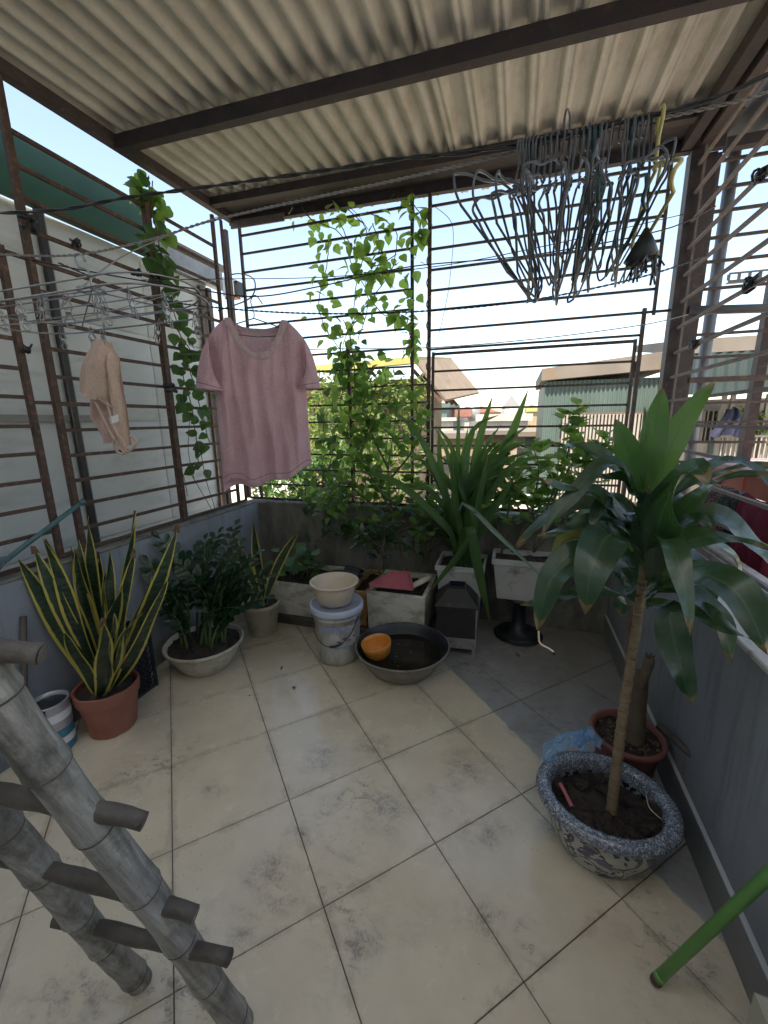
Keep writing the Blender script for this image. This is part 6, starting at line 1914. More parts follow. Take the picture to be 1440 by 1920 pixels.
vine('climbing_vine', 'bright green vine with heart leaves climbing the middle of the back grille', 2.87, None,
     [[(655, 395), (690, 440), (668, 520), (660, 600), (655, 690), (660, 800), (668, 940)],
      [(560, 378), (585, 412), (640, 440), (660, 500), (690, 560), (672, 640)],
      [(690, 400), (740, 430), (735, 500), (700, 560), (650, 620), (640, 690)],
      [(620, 440), (615, 500), (600, 560), (610, 610), (640, 660)],
      [(700, 420), (715, 480), (690, 540), (720, 590), (745, 570)],
      [(640, 420), (665, 470), (705, 500), (745, 480)],
      [(650, 640), (655, 700), (640, 760), (660, 830)], [(645, 600), (662, 660), (650, 720), (668, 780), (655, 860)], [(690, 690), (720, 740), (700, 800), (730, 850)]], 300, 0.070, vleaf, 0.10)
vine('climbing_vine', 'thick leafy lower column of vine between the pink shirt and the strap leaves', 2.84, None,
     [[(660, 640), (668, 720), (655, 800), (665, 880), (660, 945)], [(640, 660), (620, 740), (630, 820), (610, 900)], [(680, 660), (700, 740), (690, 830), (705, 920)], [(720, 700), (735, 780), (725, 860), (745, 930)], [(600, 760), (605, 850), (590, 930)], [(640, 900), (600, 945), (560, 950)]], 300, 0.062, vleaf+vdark, 0.10)
vine('climbing_vine', 'strand of bright leaves climbing the upright beside the middle of the back grille', 2.865, None,
     [[(770, 345), (778, 400), (772, 470), (776, 540), (768, 640), (770, 700)], [(760, 370), (788, 400), (785, 450)], [(745, 590), (765, 620), (772, 660)]], 80, 0.066, vleaf, 0.05)
vine('climbing_vine', 'dark leaved vine hanging down the thick upright of the left grille', None, -2.02,
     [[(283, 340), (288, 400), (296, 470), (312, 540), (330, 610), (350, 680), (372, 750), (395, 830)],
      [(270, 470), (300, 500), (322, 560)], [(318, 600), (345, 640), (380, 690), (385, 740)], [(345, 700), (360, 780), (372, 880)]], 130, 0.064, vdark, 0.06)
vine('climbing_vine', 'sunlit tuft of vine leaves at the top of the left grille under the roof', None, -2.06,
     [[(275, 330), (278, 365), (288, 400), (298, 430)], [(262, 355), (285, 385)]], 40, 0.075, vleaf, 0.05)
rt = MB()
for s_ in ([(352, 880), (375, 920), (400, 965), (408, 1010)], [(356, 760), (352, 840), (362, 900)], [(372, 840), (385, 900), (402, 960), (395, 1005)], [(330, 860), (345, 900), (350, 930)]):
    rt.tube(smoothpath([at(u, v, x=-2.0)+V3((rnd(0, .02), 0, 0)) for u, v in s_], 6), 0.003, 4)
tag(part('dry_roots', rt, M['stem'], kind='stuff'), 'bare dry vine roots trailing down inside the left grille', 'roots')
tw = MB()
for s_ in ([(812, 385), (842, 410), (850, 440), (846, 500), (838, 560), (820, 640)], [(806, 700), (820, 650)], [(560, 376), (575, 400), (600, 430)], [(640, 376), (670, 402), (690, 430)]):
    tw.tube(smoothpath([at(u, v, y=2.87) for u, v in s_], 6), 0.0018, 4)
tag(part('dry_tendrils', tw, M['stem'], kind='stuff'), 'thin dry tendrils hanging on the back grille', 'tendrils')
ru = MB()
ru.tube([V3((-0.59+0.014*math.cos(i*.7), 2.865+0.014*math.sin(i*.7), 0.8+i*0.0143)) for i in range(138)], 0.004, 5)
tag(part('winding_stem', ru, M['stem'], smooth=True), 'brown stem winding up the middle upright of the back grille', 'stem')

# ---- shrubs at the back
sleaf = [leaf_template('shrub_leaf', M['shrub'], 'ovate', 0.12, 0.22, 30+s_) for s_ in range(4)]
slight = [leaf_template('shrub_leaf', M['shrublight'], 'ovate', 0.12, 0.22, 40+s_) for s_ in range(3)]
sdark = [leaf_template('shrub_leaf', M['dracaena'], 'lance', 0.14, 0.2, 50+s_) for s_ in range(3)]
def shrub(name, label, base, branches, nper, size, tmpl, light=None, plight=0.15, trunk_r=0.009):
    t = thing(name, label, 'shrub', base)
    for bi, (pts, k, kind) in enumerate(branches):
        P_ = smoothpath(pts, 5)
        n = len(P_)
        mb = MB(); mb.tube(P_, [trunk_r*(1-0.75*i/(n-1)) for i in range(n)], 5); st = part('branch', mb, M['stem'], t, smooth=True)
        m = int(nper*k*(2.0 if nper*k > 14 else 1.5))
        for q in range(m):
            f = 0.30+0.70*(q+rnd(-.4, .4))/max(1, m-1)
            f = max(0.2, min(0.999, f)); i = f*(n-1); p = P_[int(i)].lerp(P_[min(n-1, int(i)+1)], i % 1)
            tg = (P_[min(n-1, int(i)+1)]-P_[max(0, int(i)-1)]).normalized()
            a = q*2.4+rnd(-.4, .4)
            s1 = tg.cross(V3((0.2, 0.3, 0.9))).normalized(); s2_ = tg.cross(s1)
            d = (s1*math.cos(a)+s2_*math.sin(a)+tg*0.55+V3((0, -.1, .1))).normalized()
            off = d*rnd(0.0, 0.06)+V3((rnd(-1, 1), rnd(-1, .6), rnd(-1, 1)))*0.035
            lf = light if (light and (rnd(0, 1) < plight or f > 0.93)) else tmpl
            inst('leaf', random.choice(lf), st, frame(p+off, d, V3((rnd(-.4, .4), rnd(-.5, .2), 1)), size*rnd(.7, 1.25)))
    return t
def yb_(pts, y): return [at(u, v, y=y+dy) for (u, v, dy) in pts]
shrub('potted_shrub', 'leafy shrub with a thin bare trunk growing from the planter with the red dustpan', V3((-0.70, 2.6, 0.30)), [
    (yb_([(758, 1075, -.05), (748, 1020, -.04), (735, 960, 0), (728, 880, .05), (740, 800, .1), (748, 720, .1)], 2.62), 30, 0),
    (yb_([(735, 960, 0), (700, 900, 0), (670, 850, .05), (700, 790, .08)], 2.62), 24, 0),
    (yb_([(730, 900, 0), (770, 850, 0), (790, 800, .05), (770, 750, .1)], 2.62), 22, 0),
    (yb_([(738, 985, 0), (700, 950, -.05), (650, 930, -.05), (610, 960, -.05)], 2.62), 22, 0),
    (yb_([(736, 975, 0), (690, 940, 0), (640, 905, 0), (600, 940, .05)], 2.62), 18, 0),
    (yb_([(728, 880, .05), (700, 820, .05), (680, 770, .1), (690, 730, .1)], 2.65), 20, 0),
    (yb_([(740, 990, 0), (710, 985, -.08), (680, 990, -.12)], 2.62), 12, 0),
    (yb_([(745, 1000, 0), (780, 985, -.08), (800, 1000, -.1)], 2.62), 10, 0)], 1, 0.070, sleaf, slight, 0.22)
shrub('potted_shrub', 'small dark shrub with whorled narrow leaves below the leafy shrub', V3((-0.86, 2.5, 0.30)), [
    (yb_([(712, 1075, 0), (718, 1030, -.02), (722, 985, -.04)], 2.45), 20, 0), (yb_([(718, 1040, 0), (695, 1010, -.04), (676, 1000, -.06)], 2.45), 13, 0),
    (yb_([(720, 1030, 0), (750, 1010, 0), (775, 1020, 0)], 2.47), 12, 0), (yb_([(560, 1090, 0), (600, 1020, .1), (630, 985, .15)], 2.5), 12, 0)], 1, 0.078, sdark, None, 0)
shrub('potted_shrub', 'shrub of small round leaves with bright tips behind the white planter', V3((0.05, 2.68, 0.53)), [
    (yb_([(985, 1030, 0), (1000, 950, .05), (1010, 880, .08), (1000, 840, .1)], 2.68), 28, 0), (yb_([(1000, 1030, 0), (1030, 940, .05), (1060, 870, .08), (1072, 800, .1), (1075, 780, .1)], 2.68), 30, 0),
    (yb_([(1000, 1000, 0), (960, 930, .05), (940, 880, .08), (935, 850, .1)], 2.68), 22, 0), (yb_([(1020, 1000, 0), (1070, 930, .05), (1110, 870, .08), (1130, 830, .1)], 2.68), 26, 0),
    (yb_([(1005, 1000, 0), (985, 940, 0), (960, 915, -.05), (930, 930, -.05)], 2.68), 18, 0), (yb_([(1030, 960, 0), (1050, 910, .05), (1090, 850, .08), (1140, 850, .1)], 2.68), 20, 0)], 1, 0.075, sleaf, slight, 0.14)
shrub('potted_shrub', 'dense dark leafy shrub in the shade between the strap leaved plant and the vine', V3((-0.56, 2.68, 0.30)), [
    (yb_([(795, 1060, 0), (790, 990, 0), (770, 930, 0), (775, 870, .05)], 2.72), 26, 0), (yb_([(800, 1050, 0), (815, 980, 0), (820, 920, .05)], 2.72), 24, 0),
    (yb_([(790, 1020, 0), (750, 960, 0), (720, 930, .05), (700, 890, .05)], 2.72), 26, 0), (yb_([(800, 1040, 0), (840, 1000, 0), (860, 960, 0)], 2.74), 20, 0),
    (yb_([(790, 1040, 0), (740, 1010, 0), (690, 1000, 0), (650, 985, 0)], 2.72), 26, 0)], 1, 0.072, sleaf, slight, 0.06)
shrub('potted_shrub', 'dense dark low foliage hugging the back wall top right of the strap leaves', V3((-0.06, 2.70, 0.53)), [
    (yb_([(940, 1040, 0), (950, 980, 0), (960, 920, 0), (985, 870, .05)], 2.72), 26, 0), (yb_([(960, 1035, 0), (990, 980, 0), (1020, 940, 0), (1050, 900, 0)], 2.72), 26, 0),
    (yb_([(1000, 1035, 0), (1040, 990, 0), (1080, 950, 0), (1110, 900, 0)], 2.72), 24, 0), (yb_([(945, 1030, 0), (925, 960, 0), (915, 910, 0)], 2.74), 18, 0)], 1, 0.07, sleaf, slight, 0.06)
# low leafy plant in the long foam box
pleaf = [leaf_template('pothos_leaf', M['pothos'], 'ovate', 0.14, 0.2, 60+s_) for s_ in range(4)]
pt = thing('leafy_plant', 'low bright leafy plant growing from the long white foam planter', 'plant', V3((-1.4, 2.55, 0.29)))
for k in range(34):
    u = rnd(492, 610); v = rnd(1022, 1085)
    tip = at(u, v, y=rnd(2.38, 2.66)); b = V3((tip.x+rnd(-.08, .08), tip.y+rnd(-.04, .08), 0.285))
    b.x = min(max(b.x, -1.64), -1.07); b.y = min(max(b.y, 2.40), 2.74)
    tip.z = max(tip.z, 0.33)
    mb = MB(); mb.tube(through(b, b.lerp(tip, .5)+V3((rnd(-.02, .02), .01, .02)), tip, 6), 0.0028, 4); st = part('stem', mb, M['greenstem'], pt, smooth=True)
    d = (V3((rnd(-1, 1), rnd(-1, .3), rnd(-.3, .3)))).normalized()
    inst('leaf', random.choice(pleaf), st, frame(tip, d, V3((rnd(-.3, .3), -.5, 1)), rnd(.06, .115)))

# ---- strap leaved plant
sb = V3((-0.30, 2.62, 0.47))
stp = thing('strap_leaf_plant', 'tall fan of green strap leaves in the grey white pot at the back', 'potted plant', sb)
ST = [ # (points u,v,y), half width, material
 ([(895, 960), (945, 850), (991, 729)], 2.70, .042, 0), ([(880, 950), (895, 840), (924, 741)], 2.62, .038, 0), ([(862, 950), (858, 850), (861, 754)], 2.66, .024, 0),
 ([(840, 950), (826, 880), (822, 803)], 2.60, .030, 0), ([(840, 940), (790, 825), (738, 770)], 2.55, .030, 0), ([(835, 985), (745, 905), (664, 882)], 2.52, .032, 0),
 ([(868, 950), (880, 815), (936, 778)], 2.56, .034, 0), ([(890, 975), (960, 872), (1047, 858)], 2.54, .026, 0), ([(895, 960), (940, 850), (1000, 826)], 2.60, .030, 0),
 ([(885, 940), (900, 860), (928, 806)], 2.72, .026, 1), ([(850, 960), (815, 890), (775, 850)], 2.68, .028, 0), ([(870, 940), (874, 860), (893, 800)], 2.72, .030, 0),
 ([(900, 975), (960, 910), (1030, 895)], 2.64, .026, 0), ([(848, 975), (800, 915), (742, 910)], 2.60, .024, 0), ([(856, 950), (842, 860), (815, 800)], 2.70, .026, 0),
 ([(905, 960), (930, 880), (958, 830)], 2.75, .030, 0), ([(878, 945), (868, 870), (878, 800)], 2.78, .028, 0), ([(865, 1000), (850, 900), (845, 840)], 2.5, .028, 0),
 ([(885, 1000), (905, 900), (915, 850)], 2.5, .028, 0), ([(900, 1000), (960, 900), (985, 880)], 2.48, .024, 0),
 ([(880, 950), (888, 1000), (803, 1112)], 2.42, .030, 0), ([(880, 985), (895, 1060), (918, 1168)], 2.40, .040, 0), ([(868, 945), (930, 985), (1014, 1080)], 2.36, .020, 2),
 ([(872, 1010), (880, 930), (905, 870)], 2.66, .03, 0), ([(855, 1010), (835, 930), (800, 870)], 2.66, .03, 0), ([(845, 1000), (800, 960), (750, 950)], 2.56, .022, 0)]
for k in range(16):
    tu = rnd(770, 1000); tv = rnd(790, 900)
    ST.append(([(858+rnd(-14, 34), 965), (870+(tu-870)*.42+rnd(-8, 8), (965+tv)/2-28), (tu, tv)], rnd(2.52, 2.76), rnd(.022, .032), 0))
for (pp, yy, w, mt) in ST:
    b = sb+V3((rnd(-.05, .05), rnd(-.05, .05), 0)); P_ = [at(u, v, y=yy) for u, v in pp]
    if mt == 2: P_ = [at(868, 945, y=2.45), at(940, 1010, y=2.40), at(1016, 1082, y=2.36)]
    low = P_[0]
    path = smoothpath([b, b.lerp(low, .5)+V3((0, 0, .02)), P_[0], P_[1], P_[2]], 5)
    tc_ = (EYE-P_[1]).normalized()
    strap_leaf(stp, 'leaf', path, w*0.74, [M['strap'], M['straplight'], M['straplight']][mt], 0.62, 0.42 if mt != 2 else 0.7, 0.002, tc_+V3((rnd(-.5, .5), rnd(-.2, .2), rnd(.0, .5))), 18, 0.5, rnd(-.4, .4))

# ---- dracaena in the blue and white pot
bpc = V3((0.340, 1.268, 0))
bp = thing('dracaena', 'large dark glossy dracaena on a slender trunk in the blue and white oval pot', 'potted plant', bpc)
def bluewhite(rim):
    m, nt, p = newmat('blue_white_glaze_rim' if rim else 'blue_white_glaze')
    pos = nodes_pos(nt)
    if rim:
        w = nt.nodes.new('ShaderNodeTexNoise'); w.inputs['Scale'].default_value = 70; w.inputs['Detail'].default_value = 2; w.inputs['Distortion'].default_value = 3.2
        nt.links.new(pos, w.inputs['Vector'])
        c = ramp(nt, w.outputs['Fac'], [(0.36, (0.065, 0.085, 0.125)), (0.50, (0.12, 0.145, 0.185)), (0.56, (0.21, 0.24, 0.275)), (0.62, (0.44, 0.46, 0.48))])
    else:
        n1 = nt.nodes.new('ShaderNodeTexNoise'); n1.inputs['Scale'].default_value = 17; n1.inputs['Detail'].default_value = 2.5; n1.inputs['Distortion'].default_value = 2.2
        nt.links.new(pos, n1.inputs['Vector'])
        k = ramp(nt, n1.outputs['Fac'], [(0.55, 0.0), (0.565, 1.0)])
        wv = nt.nodes.new('ShaderNodeTexWave'); wv.wave_type = 'RINGS'; wv.inputs['Scale'].default_value = 14; wv.inputs['Distortion'].default_value = 7; wv.inputs['Detail'].default_value = 1
        nt.links.new(pos, wv.inputs['Vector'])
        k2 = mth(nt, 'MULTIPLY', ramp(nt, wv.outputs['Fac'], [(0.70, 0.0), (0.78, 1.0)]), ramp(nt, add_noise(nt, pos, 6, 2), [(0.5, 0.0), (0.56, 1.0)]))
        kk = mth(nt, 'MAXIMUM', k, k2)
        base = ramp(nt, add_noise(nt, pos, 9, 5), [(0.3, (0.36, 0.35, 0.30)), (0.7, (0.48, 0.47, 0.42))])
        blue = ramp(nt, add_noise(nt, pos, 30, 3), [(0.3, (0.012, 0.017, 0.06)), (0.7, (0.035, 0.045, 0.11))])
        c = mix(nt, kk, base, blue)
    nt.links.new(c, p.inputs['Base Color']); p.inputs['Roughness'].default_value = 0.22
    p.inputs['Coat Weight'].default_value = 0.3
    return m
OV = 0.93
def ov(mb):
    mb.v = [(bpc.x+(v[0]-bpc.x)*1.04, bpc.y+(v[1]-bpc.y)*0.90, v[2]) for v in mb.v]; return mb
mb = MB(); mb.lathe(bpc, [(0.118, 0.0), (0.126, 0.003), (0.130, 0.012), (0.150, 0.055), (0.168, 0.105), (0.176, 0.150), (0.176, 0.166)], 56, None, True)
part('bowl', ov(mb), bluewhite(False), bp, smooth=True)
mb = MB(); mb.lathe(bpc, [(0.176, 0.166), (0.190, 0.169), (0.202, 0.178), (0.206, 0.190), (0.202, 0.202), (0.192, 0.209), (0.176, 0.210), (0.164, 0.206), (0.158, 0.196), (0.155, 0.16)], 56)
part('rim', ov(mb), bluewhite(True), bp, smooth=True)
mb = MB(); mb.lathe(bpc, [(0.1785, 0.157), (0.180, 0.160), (0.1785, 0.163)], 56); part('rim_line', ov(mb), M['navy'], bp, smooth=True)
mb = MB(); mb.lathe(bpc, [(0.160, 0.140), (0.10, 0.146), (0.05, 0.152), (0.01, 0.152)], 30, lambda a, k: 0.04*math.sin(a*5+k)); mb.cap_end(30); part('soil', ov(mb), M['soil'], bp)
for k in range(34):
    a = rnd(0, 2*PI); r_ = 0.128*math.sqrt(rnd(0.06, 1)); s_ = rnd(.014, .040)
    c_ = bpc+V3((r_*math.cos(a)*1.04, r_*math.sin(a)*.9, .140))
    mb = MB(); sd = rnd(0, 50)
    pr = [(s_*math.cos(t), s_*0.85*math.sin(t)+s_*0.3) for t in [-PI/2+PI*i/9 for i in range(10)]]
    mb.lathe(c_, pr, 14)
    mb.v = [tuple(V3(v)+(V3(v)-c_)*0.6*mnoise.noise(V3((v[0]*42+sd, v[1]*42, v[2]*42)))+(V3(v)-c_)*0.3*mnoise.noise(V3((v[0]*110+sd, v[1]*110, v[2]*110)))) for v in mb.v]
    part('clod', mb, M['clod'], bp)
mb = MB(); a = at(1050, 1468, z=0.178); b = at(1074, 1516, z=0.165); mb.obox(a, b, .012, .003); tag(part('plastic_strip', mb, M['redplastic']), 'thin red plastic strip lying inside the blue and white pot', 'strip')
mb = MB(); mb.tube(smoothpath([at(1212, 1492, z=.18), at(1218, 1515, z=.20), at(1240, 1536, z=.18)], 5), .0018, 5); tag(part('straw', mb, M['tub']), 'dry straw lying on the soil at the right of the blue and white pot', 'straw')
# trunk
tk = [at(1150, 1490, y=1.25), at(1158, 1420, y=1.25), at(1168, 1340, y=1.25), at(1183, 1240, y=1.255), at(1195, 1165, y=1.26), at(1204, 1090, y=1.26), at(1212, 1020, y=1.26), at(1220, 950, y=1.26)]
tk[0].z = 0.155
tkp = smoothpath(tk, 12)
n = len(tkp)
mb = MB(); mb.tube(tkp, [0.0165-0.007*i/n+0.0012*math.sin(i*2.1)*(i < n*0.65) for i in range(n)], 12); part('trunk', mb, M['trunk'], bp, smooth=True)
DR = [ # base, mid, tip (u,v,y), half width, mat, und
 ([(1207, 927, 1.26), (1228, 805, 1.27), (1241, 724, 1.28)], .040, 'b', .006), ([(1222, 935, 1.26), (1275, 800, 1.30), (1341, 716, 1.34)], .038, 'b', .006),
 ([(1203, 935, 1.25), (1176, 840, 1.24), (1153, 786, 1.22)], .040, 'b', .004), ([(1208, 930, 1.24), (1212, 820, 1.20), (1209, 762, 1.20)], .018, 'b', .003),
 ([(1218, 1090, 1.24), (1240, 965, 1.16), (1298, 880, 1.08), (1330, 905, 1.02)], .062, 'd', .006), ([(1207, 1050, 1.24), (1150, 1000, 1.14), (1110, 1065, 1.03), (1098, 1152, 1.00)], .058, 'd', .004),
 ([(1190, 1070, 1.24), (1110, 1040, 1.14), (1035, 1085, 1.08), (1009, 1180, 1.06)], .050, 'd', .006), ([(1203, 960, 1.25), (1150, 960, 1.20), (1093, 915, 1.15), (1018, 908, 1.10)], .026, 'd', .008),
 ([(1208, 945, 1.25), (1185, 915, 1.22), (1160, 898, 1.20), (1120, 888, 1.18)], .026, 'd', .006), ([(1195, 925, 1.27), (1140, 860, 1.30), (1080, 838, 1.32), (1030, 827, 1.34)], .025, 'd', .006),
 ([(1195, 1020, 1.26), (1150, 972, 1.22), (1095, 985, 1.18), (1007, 1004, 1.12)], .027, 'd', .008), ([(1190, 1030, 1.27), (1130, 1000, 1.24), (1060, 1010, 1.2), (1024, 1072, 1.18)], .024, 'y', .008),
 ([(1215, 1090, 1.25), (1270, 1030, 1.20), (1335, 1005, 1.14), (1440, 1032, 1.08)], .034, 'd', .008), ([(1218, 1050, 1.26), (1265, 975, 1.24), (1330, 910, 1.20), (1440, 888, 1.14)], .026, 'd', .006),
 ([(1222, 970, 1.27), (1290, 905, 1.3), (1350, 885, 1.3), (1445, 868, 1.28)], .018, 'd', .005), ([(1210, 1120, 1.24), (1290, 1075, 1.12), (1380, 1110, 1.02), (1440, 1228, 0.98)], .052, 'd', .005),
 ([(1210, 1125, 1.24), (1260, 1100, 1.18), (1310, 1098, 1.14), (1360, 1118, 1.10)], .022, 'd', .006), ([(1212, 1135, 1.22), (1248, 1140, 1.14), (1268, 1220, 1.08), (1296, 1318, 1.06)], .040, 'd', .008),
 ([(1212, 1135, 1.24), (1270, 1135, 1.16), (1345, 1165, 1.08), (1418, 1206, 1.03)], .030, 'd', .008), ([(1220, 1060, 1.30), (1275, 1045, 1.36), (1310, 1090, 1.38), (1332, 1150, 1.38)], .066, 'd', .004),
 ([(1195, 1120, 1.24), (1120, 1105, 1.18), (1050, 1120, 1.14), (975, 1136, 1.10)], .020, 'd', .006), ([(1200, 1130, 1.28), (1180, 1110, 1.32), (1168, 1125, 1.34), (1163, 1155, 1.34)], .036, 'd', .004),
 ([(1215, 1000, 1.25), (1205, 950, 1.22), (1214, 915, 1.20)], .020, 'd', .003), ([(1222, 1020, 1.27), (1265, 965, 1.30), (1300, 940, 1.32), (1345, 902, 1.34)], .026, 'd', .006),
 ([(1225, 1010, 1.26), (1280, 985, 1.24), (1310, 975, 1.22), (1340, 990, 1.2)], .024, 'd', .006), ([(1200, 990, 1.25), (1160, 960, 1.2), (1130, 950, 1.18), (1105, 985, 1.14)], .034, 'd', .005),
 ([(1200, 1080, 1.28), (1160, 1030, 1.32), (1120, 1040, 1.34), (1105, 1080, 1.34)], .036, 'd', .004), ([(1215, 970, 1.24), (1240, 920, 1.18), (1262, 900, 1.14)], .028, 'd', .004),
 ([(1210, 1010, 1.23), (1190, 960, 1.18), (1182, 935, 1.15)], .026, 'd', .004), ([(1218, 1110, 1.28), (1270, 1070, 1.34), (1300, 1075, 1.38), (1320, 1130, 1.4)], .04, 'd', .004),
 ([(1200, 1000, 1.28), (1170, 950, 1.33), (1130, 930, 1.38), (1090, 940, 1.4)], .026, 'd', .005), ([(1225, 960, 1.25), (1262, 905, 1.2), (1300, 895, 1.16), (1350, 905, 1.12)], .02, 'd', .005)]
for (pp, w, mt, und) in DR:
    P_ = [at(u, v, y=yy) for (u, v, yy) in pp]
    path = smoothpath(P_, 7)
    mid = P_[len(P_)//2]
    outw = V3((mid.x-0.42, mid.y-1.26, 0)); 
    hint = V3((0, 0, 1))*(1.0 if mt != 'b' else 0.2)+(EYE-mid).normalized()*0.75
    m_ = {'b': M['dracaenabright'], 'd': M['dracaena'], 'y': M['dracaenayellow']}[mt]
    strap_leaf(bp, 'leaf', path, w*(0.84 if mt == 'b' else 0.94), m_, 0.48, 0.20, und*1.6, hint, 24, 0.16, rnd(-.25, .25), 1.9)
for k in range(12):
    a = k*2.4+0.5; f = rnd(0.15, 0.95)
    b_ = tkp[int(n*0.62+(n-1-n*0.62)*f)]
    L_ = rnd(.24, .38); dv = V3((math.cos(a), math.sin(a)*.8, 0))
    P_ = [b_, b_+dv*L_*.45+V3((0, 0, .14*f+.03)), b_+dv*L_*.85+V3((0, 0, .06*f)), b_+dv*L_*1.05+V3((0, 0, -.10+.08*f))]
    strap_leaf(bp, 'leaf', smoothpath(P_, 7), rnd(.024, .036), M['dracaena'], 0.48, 0.2, .007, V3((0, -.5, 1)), 20, .16, rnd(-.3, .3), 1.9)
# thin pale root dangling
mb = MB(); mb.tube(smoothpath([at(1010, 1183, y=1.06), at(1012, 1205, y=1.06), at(1028, 1215, y=1.06), at(1038, 1222, y=1.06)], 5), .0025, 5); part('withered_tip', mb, M['tub'], bp)

# ---- brown pot with a stump
bw = V3((0.478, 1.600, 0))
bs_ = thing('cut_stump_plant', 'thick cut stump with a thin shoot in a red brown pot by the wall', 'potted plant', bw)
mb = MB(); mb.lathe(bw, [(0.088, 0), (0.094, 0.005), (0.116, 0.17), (0.120, 0.174), (0.132, 0.177), (0.135, 0.198), (0.130, 0.204), (0.119, 0.200), (0.112, 0.16)], 44, None, True); part('pot', mb, M['brownpot'], bs_, smooth=True)
mb = MB(); mb.grid(lambda u, v: bw+V3((0.118*math.sqrt(u)*math.cos(v*2*PI), 0.118*math.sqrt(u)*math.sin(v*2*PI), 0.178+0.010*mnoise.noise(V3((u*math.cos(v*2*PI)*5, u*math.sin(v*2*PI)*5, 2))))), 10, 28); mb.uv = {}; part('soil', mb, M['soil'], bs_)
grit = MB()
for _ in range(120):
    a = rnd(0, 2*PI); r_ = .11*math.sqrt(rnd(0, 1)); s_ = rnd(.003, .008); c_ = bw+V3((r_*math.cos(a), r_*math.sin(a), .180))
    grit.lathe(c_, [(s_*.3, -.003), (s_, 0), (s_*.6, s_*.7), (.0005, s_*.8)], 5)
part('grit', grit, M['stem'], bs_, kind='stuff')
sk_ = [at(1186, 1395, y=1.60), at(1190, 1340, y=1.60), at(1196, 1290, y=1.60), at(1200, 1262, y=1.60)]
sk_[0].z = 0.17
mb = MB(); mb.tube(smoothpath(sk_, 6), [0.043-0.0008*i for i in range(19)], 16); part('stump', mb, M['stump'], bs_, smooth=True)
mb = MB(); mb.tube(smoothpath([at(1198, 1285, y=1.58), at(1210, 1262, y=1.57), at(1216, 1245, y=1.57), at(1218, 1232, y=1.57)], 4), [0.024, 0.022, 0.019, 0.018, 0.018, 0.017, 0.017, 0.018, 0.018, 0.019, 0.017, 0.016, 0.011], 10); part('cut_branch', mb, M['stump'], bs_, smooth=True)
for k in range(6):
    a = 2*PI*k/6; b0 = at(1218, 1233, y=1.57); mb = MB(); mb.tube([b0, b0+V3((.018*math.cos(a), .018*math.sin(a), .012))], [.006, .0015], 5); part('splinter', mb, M['stem'], bs_)
sh_ = smoothpath([at(1188, 1300, y=1.60), at(1178, 1230, y=1.59), at(1180, 1170, y=1.58), at(1183, 1120, y=1.57)], 6)
mb = MB(); mb.tube(sh_, 0.0105, 8); part('shoot', mb, M['stump'], bs_, smooth=True)
top = sh_[-1]
for (u, v, yy, w) in ((1130, 1060, 1.58, .03), (1150, 1010, 1.62, .03), (1105, 1000, 1.6, .026), (1230, 1040, 1.6, .03), (1170, 985, 1.64, .028), (1085, 1040, 1.52, .026), (1260, 1075, 1.62, .03)):
    tip = at(u, v, y=yy)
    strap_leaf(bs_, 'leaf', through(top, top.lerp(tip, .5)+V3((0, 0, .05)), tip, 12), w, M['dracaena'], .55, .15, .005, V3((0, -.4, 1)), 14, .25)
mb = MB(); a = V3((0.52, 1.60, 0.20)); mb.tube([at(1236, 1362, y=1.60), at(1300, 1418, y=1.45)], [0.014, 0.011], 8); tag(part('broken_stick', mb, M['rung'], smooth=True), 'dark broken stick resting across the red brown pot against the wall', 'stick')
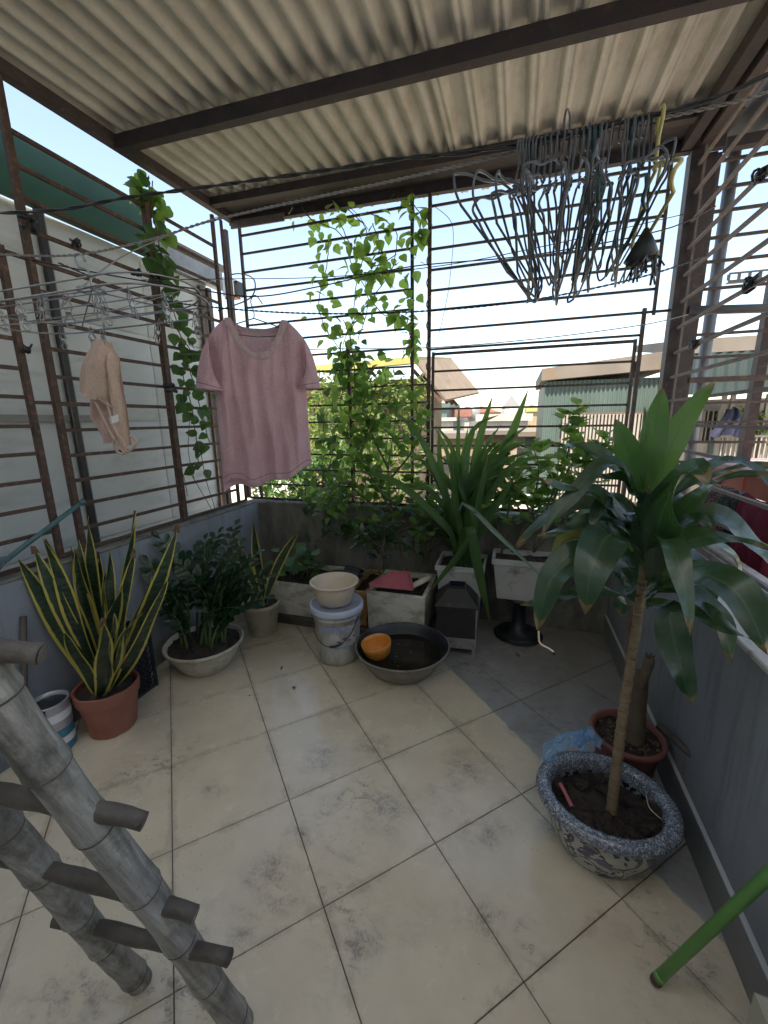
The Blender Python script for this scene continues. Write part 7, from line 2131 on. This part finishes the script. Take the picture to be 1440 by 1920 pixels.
# ---- thin blue plastic bag on the rim
def bagmat():
    m, nt, p = newmat('thin_blue_plastic')
    p.inputs['Base Color'].default_value = (0.30, 0.56, 0.82, 1); p.inputs['Roughness'].default_value = 0.15
    n = add_noise(nt, nodes_pos(nt), 60, 3)
    bump(nt, p, n, .5, .004)
    tr = nt.nodes.new('ShaderNodeBsdfTransparent'); tr.inputs[0].default_value = (0.72, 0.88, 1, 1)
    ms = nt.nodes.new('ShaderNodeMixShader'); ms.inputs[0].default_value = 0.6
    nt.links.new(p.outputs[0], ms.inputs[1]); nt.links.new(tr.outputs[0], ms.inputs[2]); nt.links.new(ms.outputs[0], nt.nodes['Material Output'].inputs[0])
    return m
bagm = bagmat()
bg_ = thing('plastic_bag', 'crumpled thin blue plastic bag caught on the back rim of the blue and white pot', 'bag', at(1080, 1390, y=1.40))
def film(outer, inner, seed, amp=0.013):
    A = smoothpath([at(u, v, z=z) for u, v, z in outer], 5); B = smoothpath([at(u, v, z=z) for u, v, z in inner], 5); n_ = min(len(A), len(B))-1
    def f(u, v):
        i = int(round(u*n_)); a_ = A[i]; b_ = B[i]
        q = a_.lerp(b_, v)+V3((0, 0, 0.020*math.sin(v*PI)))
        k = V3((q.x*38+seed, q.y*38, v*3))
        return q+V3((mnoise.noise(k), mnoise.noise(k+V3((7, 0, 0))), 1.2*abs(mnoise.noise(k+V3((0, 7, 0))))))*amp+V3((0, 0, 0.6*amp*mnoise.noise(k*2.7)))
    mb = MB(); mb.grid(f, n_, 14); mb.uv = {}
    return mb
part('film', film([(1012, 1432, .165), (1022, 1398, .20), (1052, 1380, .21), (1080, 1372, .215), (1104, 1376, .21), (1134, 1394, .205)], [(1030, 1436, .205), (1044, 1414, .222), (1066, 1403, .224), (1088, 1398, .226), (1104, 1396, .224), (1126, 1406, .222)], 1), bagm, bg_)
part('film', film([(1076, 1398, .222), (1090, 1372, .245), (1104, 1366, .25), (1116, 1378, .235)], [(1084, 1404, .224), (1094, 1396, .228), (1104, 1392, .228), (1112, 1394, .225)], 5, .016), bagm, bg_)
part('film', film([(1080, 1398, .225), (1090, 1396, .226), (1104, 1398, .224)], [(1084, 1426, .178), (1091, 1430, .174), (1099, 1420, .185)], 9, .008), bagm, bg_)
# ---- litter on the floor
for k, (u, v) in enumerate(((530, 1249), (1035, 1222), (965, 1225), (550, 1292), (470, 1305))):
    lm = leaf_template('dry_leaf', M['witheredleaf'], 'lance', .3, .5, 80+k)
    o = inst('dry_leaf', lm, None, frame(at(u, v, z=.006), V3((rnd(-1, 1), rnd(-1, 1), 0)), V3((0, 0, 1)), rnd(.02, .045)))
    tag(o, ['curled dry leaf on the tiles left of the bucket', 'tiny dry leaf on the grey floor below the dracaena', 'tiny dry leaf on the grey floor in front of the stand', 'small dry scrap on the tiles in front of the bucket', 'small dry scrap on the tiles in front of the cream bowl pot'][k], 'dry leaf', 'leaf litter on the floor')
